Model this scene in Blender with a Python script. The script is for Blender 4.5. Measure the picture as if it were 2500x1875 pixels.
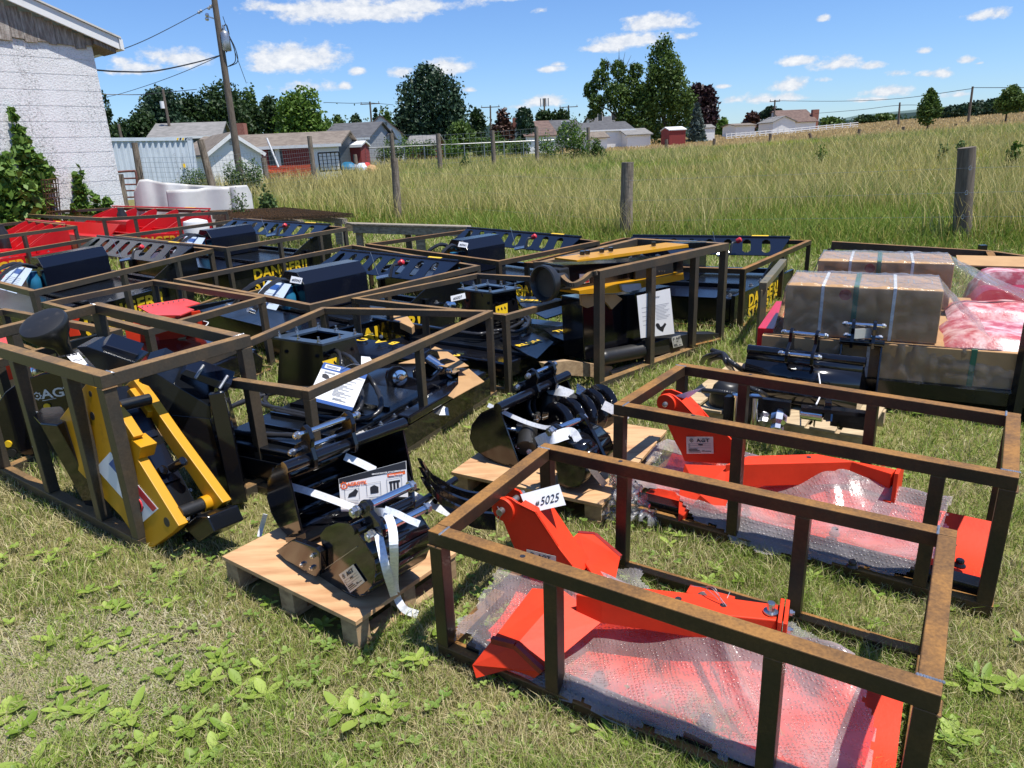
import bpy, math, random
import numpy as np
from mathutils import Vector, Matrix
rnd = random.Random(7); rs = np.random.RandomState(11)
scene = bpy.context.scene
for o in list(bpy.data.objects): bpy.data.objects.remove(o, do_unlink=True)
COL = scene.collection
R_ = math.radians

# ---------------------------------------------------------------- camera
EYE = 1.65; FPX = 1733.0; CX, CY = 1250.0, 937.5          # pinhole of the 2500 x 1875 photograph
_dn = np.array([1480-CX, 6200-CY, FPX]); _dn /= np.linalg.norm(_dn)
_up = -_dn; _fw = np.array([0, 0, 1.0]); _fw = _fw-_up*_fw.dot(_up); _fw /= np.linalg.norm(_fw)
_rt = np.cross(_fw, _up); RW = np.array([_rt, _fw, _up])    # world = RW @ cam(x right, y down, z forward)
cam_d = bpy.data.cameras.new('camera'); cam = bpy.data.objects.new('camera', cam_d); COL.objects.link(cam)
_m = RW @ np.diag([1, -1, -1])
cam.matrix_world = Matrix([[*_m[0], 0], [*_m[1], 0], [*_m[2], EYE], [0, 0, 0, 1]])
cam_d.sensor_width = 36; cam_d.lens = FPX/2500*36; cam_d.clip_start = .05; cam_d.clip_end = 6000
scene.camera = cam
def ray(px, py): return RW @ np.array([px-CX, py-CY, FPX])
def az(px, py=360):
    v = ray(px, py); return v[0]/v[1]
def U(px, py, z=0.0):                                        # photo point -> world point at height z
    v = ray(px, py); t = (z-EYE)/v[2]; return Vector((v[0]*t, v[1]*t, z))
def UY(px, py, Y):
    v = ray(px, py); t = Y/v[1]; return Vector((v[0]*t, Y, EYE+v[2]*t))
def UP(px, py, p, n):                                        # photo point -> point on plane (p, n)
    v = Vector(ray(px, py)); e = Vector((0, 0, EYE)); n = Vector(n)
    return e+v*((Vector(p)-e).dot(n)/v.dot(n))

# ---------------------------------------------------------------- light
SUN_EL, SUN_AZ = 70.0, 118.0                                  # azimuth clockwise from +Y
sx = math.sin(R_(SUN_AZ))*math.cos(R_(SUN_EL)); sy = math.cos(R_(SUN_AZ))*math.cos(R_(SUN_EL)); sz = math.sin(R_(SUN_EL))
sun_d = bpy.data.lights.new('sun', 'SUN'); sun_d.energy = 4.6; sun_d.angle = R_(.53); sun_d.color = (1, .955, .88)
sun = bpy.data.objects.new('sun', sun_d); COL.objects.link(sun)
sun.rotation_euler = Vector((sx, sy, sz)).to_track_quat('Z', 'Y').to_euler()
world = bpy.data.worlds.new('World'); scene.world = world; world.use_nodes = True
scene.view_settings.view_transform = 'Standard'; scene.view_settings.look = 'None'
scene.view_settings.exposure = 0.5; scene.view_settings.gamma = 1
scene.render.engine = 'CYCLES'
scene.cycles.max_bounces = 8; scene.cycles.transparent_max_bounces = 16; scene.cycles.caustics_reflective = False; scene.cycles.caustics_refractive = False

wn, wl = world.node_tree.nodes, world.node_tree.links
for n in list(wn): wn.remove(n)
def WN(t, **k):
    n = wn.new(t)
    for a, b in k.items(): setattr(n, a, b)
    return n
def wmath(op, a, b=None, c=None, clamp=False):
    n = WN('ShaderNodeMath', operation=op, use_clamp=clamp)
    for i, v in enumerate((a, b, c)):
        if v is None: continue
        if isinstance(v, (int, float)): n.inputs[i].default_value = v
        else: wl.new(v, n.inputs[i])
    return n.outputs[0]
sky = WN('ShaderNodeTexSky', sky_type='NISHITA', sun_disc=False, sun_elevation=R_(SUN_EL), sun_rotation=R_(SUN_AZ), altitude=100, air_density=1.0, dust_density=.15, ozone_density=2.2)
tc = WN('ShaderNodeTexCoord'); sep = WN('ShaderNodeSeparateXYZ'); wl.new(tc.outputs['Generated'], sep.inputs[0])
# cumulus: each cloud a soft lobe at an azimuth/elevation (in tangent units), broken up by noise
ny = wmath('MAXIMUM', sep.outputs[1], .02)
ax = wmath('DIVIDE', sep.outputs[0], ny)
hyp = wmath('SQRT', wmath('ADD', wmath('MULTIPLY', sep.outputs[0], sep.outputs[0]), wmath('MULTIPLY', sep.outputs[1], sep.outputs[1])))
el = wmath('DIVIDE', sep.outputs[2], wmath('MAXIMUM', hyp, .02))
comb = WN('ShaderNodeCombineXYZ'); wl.new(ax, comb.inputs[0]); wl.new(wmath('MULTIPLY', el, 1.7), comb.inputs[1])
def wnoise(scale, detail, rough=.55, vec=None, dist=0.0):
    n = WN('ShaderNodeTexNoise'); n.inputs['Scale'].default_value = scale; n.inputs['Detail'].default_value = detail
    n.inputs['Roughness'].default_value = rough; n.inputs['Distortion'].default_value = dist
    wl.new(vec or comb.outputs[0], n.inputs['Vector']); return n.outputs['Fac']
n1 = wnoise(22, 7, .6); n2 = wnoise(75, 5, .62)
# (px, py, halfwidth px, halfheight px, density)
CLOUDS = [(720,148,112,42,1.15),(645,165,60,20,.8),(300,150,45,20,.7),(410,145,95,34,.9),(350,165,110,24,.8),(310,175,80,14,.7),(870,30,200,40,1.05),(980,20,170,30,.9),(700,20,140,22,.7),(1250,-8,120,20,.75),(745,215,90,26,.75),
 (980,180,38,20,.9),(1095,165,55,28,1.0),(875,175,26,16,.85),(840,212,22,14,.6),(1145,220,22,12,.7),(1320,25,34,20,.6),(1345,170,46,14,.75),(1360,158,36,10,.5),
 (1590,62,95,32,.85),(1480,118,75,18,.8),(1560,100,110,30,.85),(1660,90,45,16,.65),(2008,47,20,12,.85),(2400,40,60,20,.8),(1950,150,60,15,.8),(2040,160,62,24,1.0),
 (2130,162,42,14,.8),(2190,180,48,16,.8),(2260,182,50,18,.7),(2300,182,40,18,.8),(1925,208,55,24,.95),(2010,195,40,14,.65),(1800,245,60,14,.75),(1850,245,55,20,.85),(1920,238,60,16,.7),(2170,225,60,20,.85),(2130,243,65,10,.6),(2260,125,26,12,.65),(2360,148,34,14,.65),(1760,212,30,9,.6),(1330,250,64,20,.9),(1270,262,50,12,.7),(2340,232,50,12,.5),(2390,155,20,8,.4),(140,-40,160,30,.5),(560,-30,260,30,.8)]
acc = None
for cx_, cy_, hw, hh, dn in CLOUDS:
    a0 = az(cx_, cy_); v = ray(cx_, cy_); e0 = v[2]/math.hypot(v[0], v[1])
    v1 = ray(cx_+hw, cy_); wx = abs(v1[0]/v1[1]-a0); v2 = ray(cx_, cy_-hh); wy = abs(v2[2]/math.hypot(v2[0], v2[1])-e0)
    dx = wmath('MULTIPLY', wmath('SUBTRACT', ax, float(a0)), float(1/wx))
    dy = wmath('MULTIPLY', wmath('SUBTRACT', el, float(e0)), float(1/wy))
    # flatter base: lower half falls off faster
    dy2 = wmath('MULTIPLY', dy, wmath('ADD', 1.0, wmath('MULTIPLY', wmath('LESS_THAN', dy, 0.0), .55)))
    d2 = wmath('ADD', wmath('MULTIPLY', dx, dx), wmath('MULTIPLY', dy2, dy2))
    b = wmath('MULTIPLY', wmath('SUBTRACT', 1.0, wmath('SQRT', d2)), 1.0)
    b = wmath('ADD', b, dn-1.0)
    acc = b if acc is None else wmath('MAXIMUM', acc, b)
dens = wmath('ADD', acc, wmath('MULTIPLY', wmath('SUBTRACT', n1, .44), 2.5))
dens = wmath('ADD', dens, wmath('MULTIPLY', wmath('SUBTRACT', n2, .5), 1.0))
fac = wmath('MULTIPLY', wmath('SUBTRACT', dens, .02), 1.7, clamp=True)
front = wmath('GREATER_THAN', sep.outputs[1], .05)
fac = wmath('MULTIPLY', wmath('MULTIPLY', fac, front), .93)
shade = wmath('MULTIPLY', wmath('SUBTRACT', n2, .36), 2.6, clamp=True)
thick = wmath('MULTIPLY', dens, .7, clamp=True)
ccol = WN('ShaderNodeMix', data_type='RGBA'); ccol.inputs['A'].default_value = (4.3, 4.8, 5.7, 1); ccol.inputs['B'].default_value = (7.2, 7.2, 7.2, 1)
wl.new(wmath('MULTIPLY', wmath('ADD', shade, thick), .62, clamp=True), ccol.inputs['Factor'])
tint = WN('ShaderNodeMix', data_type='RGBA', blend_type='MULTIPLY'); tint.inputs['Factor'].default_value = 1; tint.inputs['B'].default_value = (.60, .79, 1.10, 1)
wl.new(sky.outputs[0], tint.inputs['A'])
mixc = WN('ShaderNodeMix', data_type='RGBA'); wl.new(fac, mixc.inputs['Factor']); wl.new(tint.outputs['Result'], mixc.inputs['A']); wl.new(ccol.outputs['Result'], mixc.inputs['B'])
bg = WN('ShaderNodeBackground'); bg.inputs['Strength'].default_value = .1; wl.new(mixc.outputs['Result'], bg.inputs['Color'])
wo = WN('ShaderNodeOutputWorld'); wl.new(bg.outputs[0], wo.inputs[0])
world.cycles.sampling_method = 'MANUAL'; world.cycles.sample_map_resolution = 512

# ---------------------------------------------------------------- terrain height
def sstep(a, b, x):
    t = np.clip((x-a)/(b-a), 0, 1); return t*t*(3-2*t)
def g(x, y):
    x = np.asarray(x, float); y = np.asarray(y, float)
    d = np.hypot(x, y); a = np.where(y > .3, x/np.maximum(y, .3), np.sign(x)*2)
    k = .0155+.0135*sstep(.15, .75, a)
    return k*np.clip(d-8, 0, 150)*sstep(6, 14, d)
def gz(x, y): return float(g(x, y))
def at_px(px, Y):                                            # ground point under photo column px at depth Y
    a = az(px, 380); return Vector((a*Y, Y, gz(a*Y, Y)))

# ---------------------------------------------------------------- materials
def mat(name, col, rough=.6, metal=0.0, spec=.5, noise=None, bump=None, alpha=None, coat=0.0, trans=0.0):
    """noise=(scale, other colour, lo, hi[, stretch]) mottles the colour; bump=(scale, strength, dist)"""
    m = bpy.data.materials.new(name); m.use_nodes = True; nt = m.node_tree; N = nt.nodes; L = nt.links; b = N['Principled BSDF']
    b.inputs['Base Color'].default_value = (*col, 1); b.inputs['Roughness'].default_value = rough; b.inputs['Metallic'].default_value = metal
    b.inputs['Specular IOR Level'].default_value = spec; b.inputs['Coat Weight'].default_value = coat; b.inputs['Coat Roughness'].default_value = .08
    if trans: b.inputs['Transmission Weight'].default_value = trans
    if alpha is not None: b.inputs['Alpha'].default_value = alpha
    t = N.new('ShaderNodeTexCoord')
    def nz(scale, det=4, stretch=None):
        n = N.new('ShaderNodeTexNoise'); n.inputs['Scale'].default_value = scale; n.inputs['Detail'].default_value = det; n.inputs['Roughness'].default_value = .6
        if stretch:
            mp = N.new('ShaderNodeMapping'); mp.inputs['Scale'].default_value = stretch; L.new(t.outputs['Object'], mp.inputs[0]); L.new(mp.outputs[0], n.inputs['Vector'])
        else: L.new(t.outputs['Object'], n.inputs['Vector'])
        return n.outputs['Fac']
    if noise:
        f = nz(noise[0], 6, noise[4] if len(noise) > 4 else None)
        mr = N.new('ShaderNodeMapRange'); mr.inputs['From Min'].default_value = noise[2]; mr.inputs['From Max'].default_value = noise[3]; L.new(f, mr.inputs['Value'])
        mx = N.new('ShaderNodeMix'); mx.data_type = 'RGBA'; mx.inputs['A'].default_value = (*col, 1); mx.inputs['B'].default_value = (*noise[1], 1)
        L.new(mr.outputs[0], mx.inputs['Factor']); L.new(mx.outputs['Result'], b.inputs['Base Color'])
    if bump:
        bp = N.new('ShaderNodeBump'); bp.inputs['Strength'].default_value = bump[1]; bp.inputs['Distance'].default_value = bump[2] if len(bump) > 2 else .01
        L.new(nz(bump[0]), bp.inputs['Height']); L.new(bp.outputs[0], b.inputs['Normal'])
    return m
def nodes(m): return m.node_tree.nodes, m.node_tree.links, m.node_tree.nodes['Principled BSDF']

def leafy(name, c1, c2, scale=2.0, trans=.25, rough=.55):
    """leaf material: colour attribute 'Col' (x varies c1..c2)"""
    m = bpy.data.materials.new(name); m.use_nodes = True; N, L, b = nodes(m)
    at = N.new('ShaderNodeAttribute'); at.attribute_name = 'Col'
    mx = N.new('ShaderNodeMix'); mx.data_type = 'RGBA'; mx.inputs['A'].default_value = (*c1, 1); mx.inputs['B'].default_value = (*c2, 1)
    L.new(at.outputs['Fac'], mx.inputs['Factor']); L.new(mx.outputs['Result'], b.inputs['Base Color'])
    b.inputs['Roughness'].default_value = rough; b.inputs['Specular IOR Level'].default_value = .35
    tr = N.new('ShaderNodeBsdfTranslucent'); L.new(mx.outputs['Result'], tr.inputs['Color'])
    ms = N.new('ShaderNodeMixShader'); ms.inputs[0].default_value = trans
    L.new(b.outputs[0], ms.inputs[1]); L.new(tr.outputs[0], ms.inputs[2]); L.new(ms.outputs[0], N['Material Output'].inputs[0])
    return m
def grassmat(name, trans=.3):
    m = bpy.data.materials.new(name); m.use_nodes = True; N, L, b = nodes(m)
    at = N.new('ShaderNodeAttribute'); at.attribute_name = 'Col'
    L.new(at.outputs['Color'], b.inputs['Base Color']); b.inputs['Roughness'].default_value = .5; b.inputs['Specular IOR Level'].default_value = .35
    tr = N.new('ShaderNodeBsdfTranslucent'); L.new(at.outputs['Color'], tr.inputs['Color'])
    ms = N.new('ShaderNodeMixShader'); ms.inputs[0].default_value = trans
    L.new(b.outputs[0], ms.inputs[1]); L.new(tr.outputs[0], ms.inputs[2]); L.new(ms.outputs[0], N['Material Output'].inputs[0])
    return m

def steel_mat(name, steel, rust, topbias, seed):
    """bare square tube: grey-brown mill scale, rust bloom that has settled on upward faces"""
    m = bpy.data.materials.new(name); m.use_nodes = True; N, L, b = nodes(m)
    t = N.new('ShaderNodeTexCoord'); ge = N.new('ShaderNodeNewGeometry'); sp = N.new('ShaderNodeSeparateXYZ'); L.new(ge.outputs['True Normal'], sp.inputs[0])
    def nz(scale, det, off=0, lo=.4, hi=.6):
        mp = N.new('ShaderNodeMapping'); mp.inputs['Location'].default_value = (seed+off, seed*.7, off); L.new(t.outputs['Object'], mp.inputs[0])
        n = N.new('ShaderNodeTexNoise'); n.inputs['Scale'].default_value = scale; n.inputs['Detail'].default_value = det; n.inputs['Roughness'].default_value = .65; L.new(mp.outputs[0], n.inputs['Vector'])
        r = N.new('ShaderNodeMapRange'); r.inputs['From Min'].default_value = lo; r.inputs['From Max'].default_value = hi; L.new(n.outputs['Fac'], r.inputs['Value']); return r.outputs[0], n.outputs['Fac']
    def mth(op, a, bb, cl=False):
        n = N.new('ShaderNodeMath'); n.operation = op; n.use_clamp = cl
        for i, v in enumerate((a, bb)):
            if isinstance(v, (int, float)): n.inputs[i].default_value = v
            else: L.new(v, n.inputs[i])
        return n.outputs[0]
    big, _ = nz(5, 5, 0, .38, .62); fine, fr = nz(90, 6, 9, .35, .65)
    up = mth('MULTIPLY', mth('MAXIMUM', sp.outputs[2], 0.0), topbias)
    f = mth('MULTIPLY', mth('ADD', up, mth('MULTIPLY', big, .12)), mth('ADD', .45, mth('ADD', mth('MULTIPLY', fine, .18), mth('MULTIPLY', big, .4))), True)
    mx = N.new('ShaderNodeMix'); mx.data_type = 'RGBA'; mx.inputs['A'].default_value = (*steel, 1); mx.inputs['B'].default_value = (*rust, 1); L.new(f, mx.inputs['Factor'])
    dk = N.new('ShaderNodeMix'); dk.data_type = 'RGBA'; dk.blend_type = 'MULTIPLY'; dk.inputs['B'].default_value = (.45, .42, .4, 1); L.new(mx.outputs['Result'], dk.inputs['A'])
    L.new(mth('MULTIPLY', mth('SUBTRACT', 1.0, fine), .45), dk.inputs['Factor'])
    L.new(dk.outputs['Result'], b.inputs['Base Color']); b.inputs['Metallic'].default_value = .25
    rr = N.new('ShaderNodeMapRange'); rr.inputs['To Min'].default_value = .38; rr.inputs['To Max'].default_value = .75; L.new(f, rr.inputs['Value']); L.new(rr.outputs[0], b.inputs['Roughness'])
    bp = N.new('ShaderNodeBump'); bp.inputs['Strength'].default_value = .25; bp.inputs['Distance'].default_value = .002; L.new(fr, bp.inputs['Height']); L.new(bp.outputs[0], b.inputs['Normal'])
    return m

M = {}
M['steelA'] = steel_mat('rusty_tube', (.034, .026, .020), (.36, .175, .045), 1.0, 1.3)
M['steelB'] = steel_mat('brown_tube', (.045, .038, .029), (.34, .18, .06), 1.0, 4.1)
M['steelC'] = steel_mat('grey_tube', (.070, .063, .052), (.36, .21, .08), .95, 7.7)
M['black'] = mat('black_gloss_paint', (.006, .006, .008), .12, 0, .5, bump=(60, .05, .003), coat=.4)
M['black2'] = mat('black_satin_paint', (.006, .007, .009), .2, 0, .45, noise=(3, (.03, .03, .03), .6, .9), bump=(40, .06, .003))
M['navy'] = mat('blue_black_sheet_paint', (.006, .008, .016), .2, 0, .45, noise=(2.5, (.03, .03, .034), .62, .95))
M['rubber'] = mat('black_rubber', (.02, .02, .02), .5, 0, .4, bump=(200, .2, .002))
M['plastic'] = mat('black_cast_steel', (.018, .018, .018), .38, 0, .5, noise=(12, (.07, .06, .05), .6, .85), bump=(25, .1, .004))
M['orange'] = mat('orange_red_paint', (.74, .05, .016), .5, 0, .2, noise=(5.0, (.60, .036, .012), .45, .75), bump=(70, .25, .002))
M['maroon'] = mat('masked_maroon_edge', (.20, .012, .012), .4, noise=(9, (.32, .02, .012), .4, .7))
M['red'] = mat('bright_red_paint', (.55, .010, .016), .3, 0, .5, noise=(3, (.42, .01, .015), .5, .8), coat=.15)
M['pink'] = mat('sun_bleached_red_plate', (.75, .07, .06), .4, noise=(4, (.6, .05, .045), .45, .7))
M['yellow'] = mat('yellow_paint', (.56, .27, .008), .38, 0, .4, noise=(9, (.36, .17, .01), .58, .8), bump=(60, .05, .002), coat=.1)
M['flange'] = mat('black_enamel_painted_sky_tint', (.035, .055, .085), .3, 0, 1)  # black flange enamel with the blue-grey sky reflection painted into its base colour
M['decal'] = mat('yellow_decal', (.85, .55, .02), .4, noise=(60, (.6, .38, .02), .6, .7))
M['decalR'] = mat('yellow_orange_decal', (.8, .42, .02), .4)
M['zinc'] = mat('zinc_plated', (.62, .63, .64), .24, .95, noise=(40, (.42, .43, .42), .45, .7))
M['zincd'] = mat('dull_zinc', (.45, .46, .47), .35, .8, noise=(30, (.25, .25, .24), .45, .7))
M['white'] = mat('white_paper', (.80, .80, .80), .5)
M['whitep'] = mat('white_paint', (.78, .78, .77), .55, noise=(3, (.62, .62, .6), .55, .8))
M['strap'] = mat('white_polyester_strap', (.80, .82, .85), .4, noise=(70, (.62, .64, .68), .45, .65))
M['blue'] = mat('print_blue', (.03, .10, .34), .4)
M['orangep'] = mat('print_orange', (.85, .15, .03), .4)
M['ink'] = mat('print_black', (.02, .02, .025), .5)
M['greyp'] = mat('print_grey', (.33, .34, .36), .5)
M['redp'] = mat('print_red', (.6, .03, .04), .4)
M['plate'] = mat('aluminium_name_plate', (.72, .70, .66), .4, .35)
M['ply'] = mat('plywood', (.60, .37, .19), .6, noise=(3.2, (.40, .20, .09), .42, .72, (1, 7, 7)), bump=(30, .15, .003))
M['wood'] = mat('rough_pallet_wood', (.42, .29, .16), .8, noise=(4, (.24, .15, .08), .4, .7, (1, 8, 8)), bump=(35, .3, .004))
M['woodp'] = mat('pale_pallet_wood', (.52, .40, .24), .8, noise=(4, (.34, .24, .14), .4, .7, (1, 8, 8)), bump=(35, .3, .004))
M['oldwood'] = mat('weathered_grey_wood', (.27, .22, .17), .9, noise=(3, (.10, .075, .055), .4, .62, (14, 14, 1)), bump=(18, .7, .012))
M['polewood'] = mat('utility_pole_wood', (.17, .135, .105), .9, noise=(3, (.09, .07, .055), .4, .65, (10, 10, 1)))
M['greyboard'] = mat('weathered_plywood', (.34, .29, .22), .85, noise=(5, (.17, .14, .10), .4, .65, (2, 8, 8)), bump=(20, .6, .012))
M['card'] = mat('cardboard', (.47, .28, .125), .75, noise=(6, (.40, .23, .10), .4, .7))
M['olive'] = mat('olive_bare_steel', (.16, .145, .095), .5, .2, noise=(7, (.28, .20, .09), .5, .72))
M['hose'] = mat('hose_rubber', (.022, .022, .024), .3, 0, .5)
M['glass'] = mat('window_glass', (.05, .06, .07), .08, 0, .8)
M['chrome'] = mat('bright_steel', (.75, .76, .78), .14, 1)

# ---------------------------------------------------------------- mesh builder
def wloc(o):
    v = Vector((0, 0, 0))
    while o is not None: v = v+o.location; o = o.parent
    return v
class MB:
    def __init__(s): s.v = []; s.f = []
    def add(s, vs, fs):
        k = len(s.v); s.v += [tuple(p) for p in vs]; s.f += [tuple(i+k for i in f) for f in fs]; return s
    def box(s, x0, x1, y0, y1, z0, z1, T=None):
        vs = [Vector((x, y, z)) for z in (z0, z1) for y in (y0, y1) for x in (x0, x1)]
        if T is not None: vs = [T @ p for p in vs]
        return s.add(vs, [(0, 2, 3, 1), (4, 5, 7, 6), (0, 1, 5, 4), (2, 6, 7, 3), (0, 4, 6, 2), (1, 3, 7, 5)])
    def bar(s, a, b, w, h, up=(0, 0, 1), ext=0.0):
        a = Vector(a); b = Vector(b); d = (b-a).normalized(); a = a-d*ext; b = b+d*ext; up = Vector(up)
        sd = d.cross(up)
        if sd.length < 1e-4: sd = d.cross(Vector((0, 1, 0)))
        sd.normalize(); u = sd.cross(d)
        vs = [p+sd*(i*w/2)+u*(j*h/2) for p in (a, b) for i, j in ((-1, -1), (1, -1), (1, 1), (-1, 1))]
        return s.add(vs, [(3, 2, 1, 0), (4, 5, 6, 7), (0, 1, 5, 4), (1, 2, 6, 5), (2, 3, 7, 6), (3, 0, 4, 7)])
    def prism(s, pts, vec):
        pts = [Vector(p) for p in pts]; vec = Vector(vec); n = len(pts)
        vs = pts+[p+vec for p in pts]
        return s.add(vs, [tuple(reversed(range(n))), tuple(range(n, 2*n))]+[(i, (i+1) % n, n+(i+1) % n, n+i) for i in range(n)])
    def cyl(s, a, b, r0, r1=None, n=16, caps=True):
        return s.tube([a, b], [r0, r0 if r1 is None else r1], n, caps)
    def tube(s, pts, r, n=8, caps=True):
        pts = [Vector(p) for p in pts]; m = len(pts)
        if not isinstance(r, (list, tuple)): r = [r]*m
        up = None; vs = []
        for i, p in enumerate(pts):
            d = (pts[min(i+1, m-1)]-pts[max(i-1, 0)])
            if d.length < 1e-9: d = Vector((0, 0, 1))
            d.normalize()
            if up is None:
                up = d.orthogonal().normalized()
            up = (up-d*up.dot(d))
            if up.length < 1e-6: up = d.orthogonal()
            up.normalize(); sd = d.cross(up)
            for k in range(n):
                t = 2*math.pi*k/n; vs.append(p+(up*math.cos(t)+sd*math.sin(t))*r[i])
        fs = [(i*n+k, i*n+(k+1) % n, (i+1)*n+(k+1) % n, (i+1)*n+k) for i in range(m-1) for k in range(n)]
        if caps: fs += [tuple(reversed(range(n))), tuple((m-1)*n+k for k in range(n))]
        return s.add(vs, fs)
    def lathe(s, p, axis, prof, n=24):                          # prof: (radius, height along axis)
        p = Vector(p); ax = Vector(axis).normalized()
        return s.tube_prof([(p+ax*h, r) for r, h in prof], ax, n)
    def tube_prof(s, pr, ax, n):
        u = ax.orthogonal().normalized(); w = ax.cross(u); vs = []
        for c, r in pr:
            for k in range(n):
                t = 2*math.pi*k/n; vs.append(c+(u*math.cos(t)+w*math.sin(t))*max(r, 1e-4))
        m = len(pr)
        fs = [(i*n+k, i*n+(k+1) % n, (i+1)*n+(k+1) % n, (i+1)*n+k) for i in range(m-1) for k in range(n)]
        fs += [tuple(reversed(range(n))), tuple((m-1)*n+k for k in range(n))]
        return s.add(vs, fs)
    def bolt(s, p, axis, r=.012, h=.01):
        p = Vector(p); ax = Vector(axis).normalized(); s.cyl(p, p+ax*.002, r*1.6, n=14); s.cyl(p+ax*.002, p+ax*(.002+h), r, n=6); return s.cyl(p+ax*(.002+h), p+ax*(.002+h*1.6), r*.55, n=8)
    def build(s, name, m, parent=None, smooth=False, bevel=0.0, seg=2, T=None):
        off = wloc(parent) if parent is not None else Vector((0, 0, 0))
        me = bpy.data.meshes.new(name)
        vs = s.v if T is None else [T @ Vector(p) for p in s.v]
        me.from_pydata([tuple(Vector(p)-off) for p in vs], [], s.f); me.validate(); me.update()
        me.materials.append(M[m] if isinstance(m, str) else m)
        if smooth:
            me.shade_smooth(); me.set_sharp_from_angle(angle=R_(38))
        o = bpy.data.objects.new(name, me); COL.objects.link(o)
        if parent is not None: o.parent = parent
        if bevel:
            md = o.modifiers.new('b', 'BEVEL'); md.width = bevel; md.segments = seg; md.limit_method = 'ANGLE'; md.angle_limit = R_(35); md.harden_normals = False
        return o
def tag(o, label=None, cat=None, group=None, kind=None):
    if label: o['label'] = label
    if cat: o['category'] = cat
    if group: o['group'] = group
    if kind: o['kind'] = kind
    return o
def thing(name, label, cat, loc=(0, 0, 0), group=None):
    o = bpy.data.objects.new(name, None); o.empty_display_size = .1; COL.objects.link(o); o.location = loc
    return tag(o, label, cat, group)
def text(s, size, org, xd, yd, m, parent, name='lettering', bold=0.0, align='LEFT', lift=.002, sx=1.0, ext=.0006, space=1.0, shear=0.0):
    """flat lettering with its own small thickness; xd/yd directions of writing and of up"""
    cu = bpy.data.curves.new(name, 'FONT'); cu.body = s; cu.size = size; cu.offset = bold*size; cu.extrude = ext; cu.align_x = align; cu.space_character = space; cu.shear = shear; cu.resolution_u = 3
    o = bpy.data.objects.new(name, cu); COL.objects.link(o)
    dg = bpy.context.evaluated_depsgraph_get(); me = bpy.data.meshes.new_from_object(o.evaluated_get(dg))
    bpy.data.objects.remove(o, do_unlink=True); bpy.data.curves.remove(cu)
    xd = Vector(xd).normalized(); yd = Vector(yd); yd = (yd-xd*yd.dot(xd)).normalized(); zd = xd.cross(yd); org = Vector(org)+zd*lift-(wloc(parent) if parent else Vector((0, 0, 0)))
    T = Matrix(((xd.x*sx, yd.x, zd.x, org.x), (xd.y*sx, yd.y, zd.y, org.y), (xd.z*sx, yd.z, zd.z, org.z), (0, 0, 0, 1)))
    me.transform(T); me.name = name; me.materials.clear(); me.materials.append(M[m] if isinstance(m, str) else m)
    o = bpy.data.objects.new(name, me); COL.objects.link(o)
    if parent: o.parent = parent
    return o
def mesh_np(name, verts, faces, m, parent=None, col=None, colname='Col'):
    """verts (n,3) float, faces: list of (k, m) int arrays; col (n,3)"""
    me = bpy.data.meshes.new(name)
    nl = sum(f.size for f in faces); nf = sum(len(f) for f in faces)
    me.vertices.add(len(verts)); me.vertices.foreach_set('co', np.ascontiguousarray(verts, dtype=np.float32).ravel())
    me.loops.add(nl); me.loops.foreach_set('vertex_index', np.concatenate([f.ravel() for f in faces]).astype(np.int32))
    me.polygons.add(nf); st = []; k = 0
    for f in faces: st.append(k+np.arange(len(f))*f.shape[1]); k += f.size
    me.polygons.foreach_set('loop_start', np.concatenate(st).astype(np.int32)); me.update(calc_edges=True)
    if col is not None:
        a = me.color_attributes.new(colname, 'FLOAT_COLOR', 'POINT'); c = np.ones((len(verts), 4), np.float32); c[:, :3] = col; a.data.foreach_set('color', c.ravel())
    me.materials.append(M[m] if isinstance(m, str) else m)
    o = bpy.data.objects.new(name, me); COL.objects.link(o)
    if parent is not None: o.parent = parent
    return o
def copy_tree(o, parent=None):
    c = o.copy(); COL.objects.link(c); c.parent = parent
    for ch in list(o.children): copy_tree(ch, c)
    return c
def lerp(a, b, t): return Vector(a)*(1-t)+Vector(b)*t
def bez(pts, n=24):                                            # Catmull-Rom through the points
    P = [Vector(p) for p in pts]; P = [P[0]*2-P[1]]+P+[P[-1]*2-P[-2]]; out = []
    segs = len(P)-3
    for i in range(segs):
        for k in range(n//segs+1):
            t = k/(n//segs+1); a, b, c, d = P[i:i+4]
            out.append(.5*((2*b)+(c-a)*t+(2*a-5*b+4*c-d)*t*t+(3*b-a-3*c+d)*t**3))
    out.append(P[-2]); return out
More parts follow.
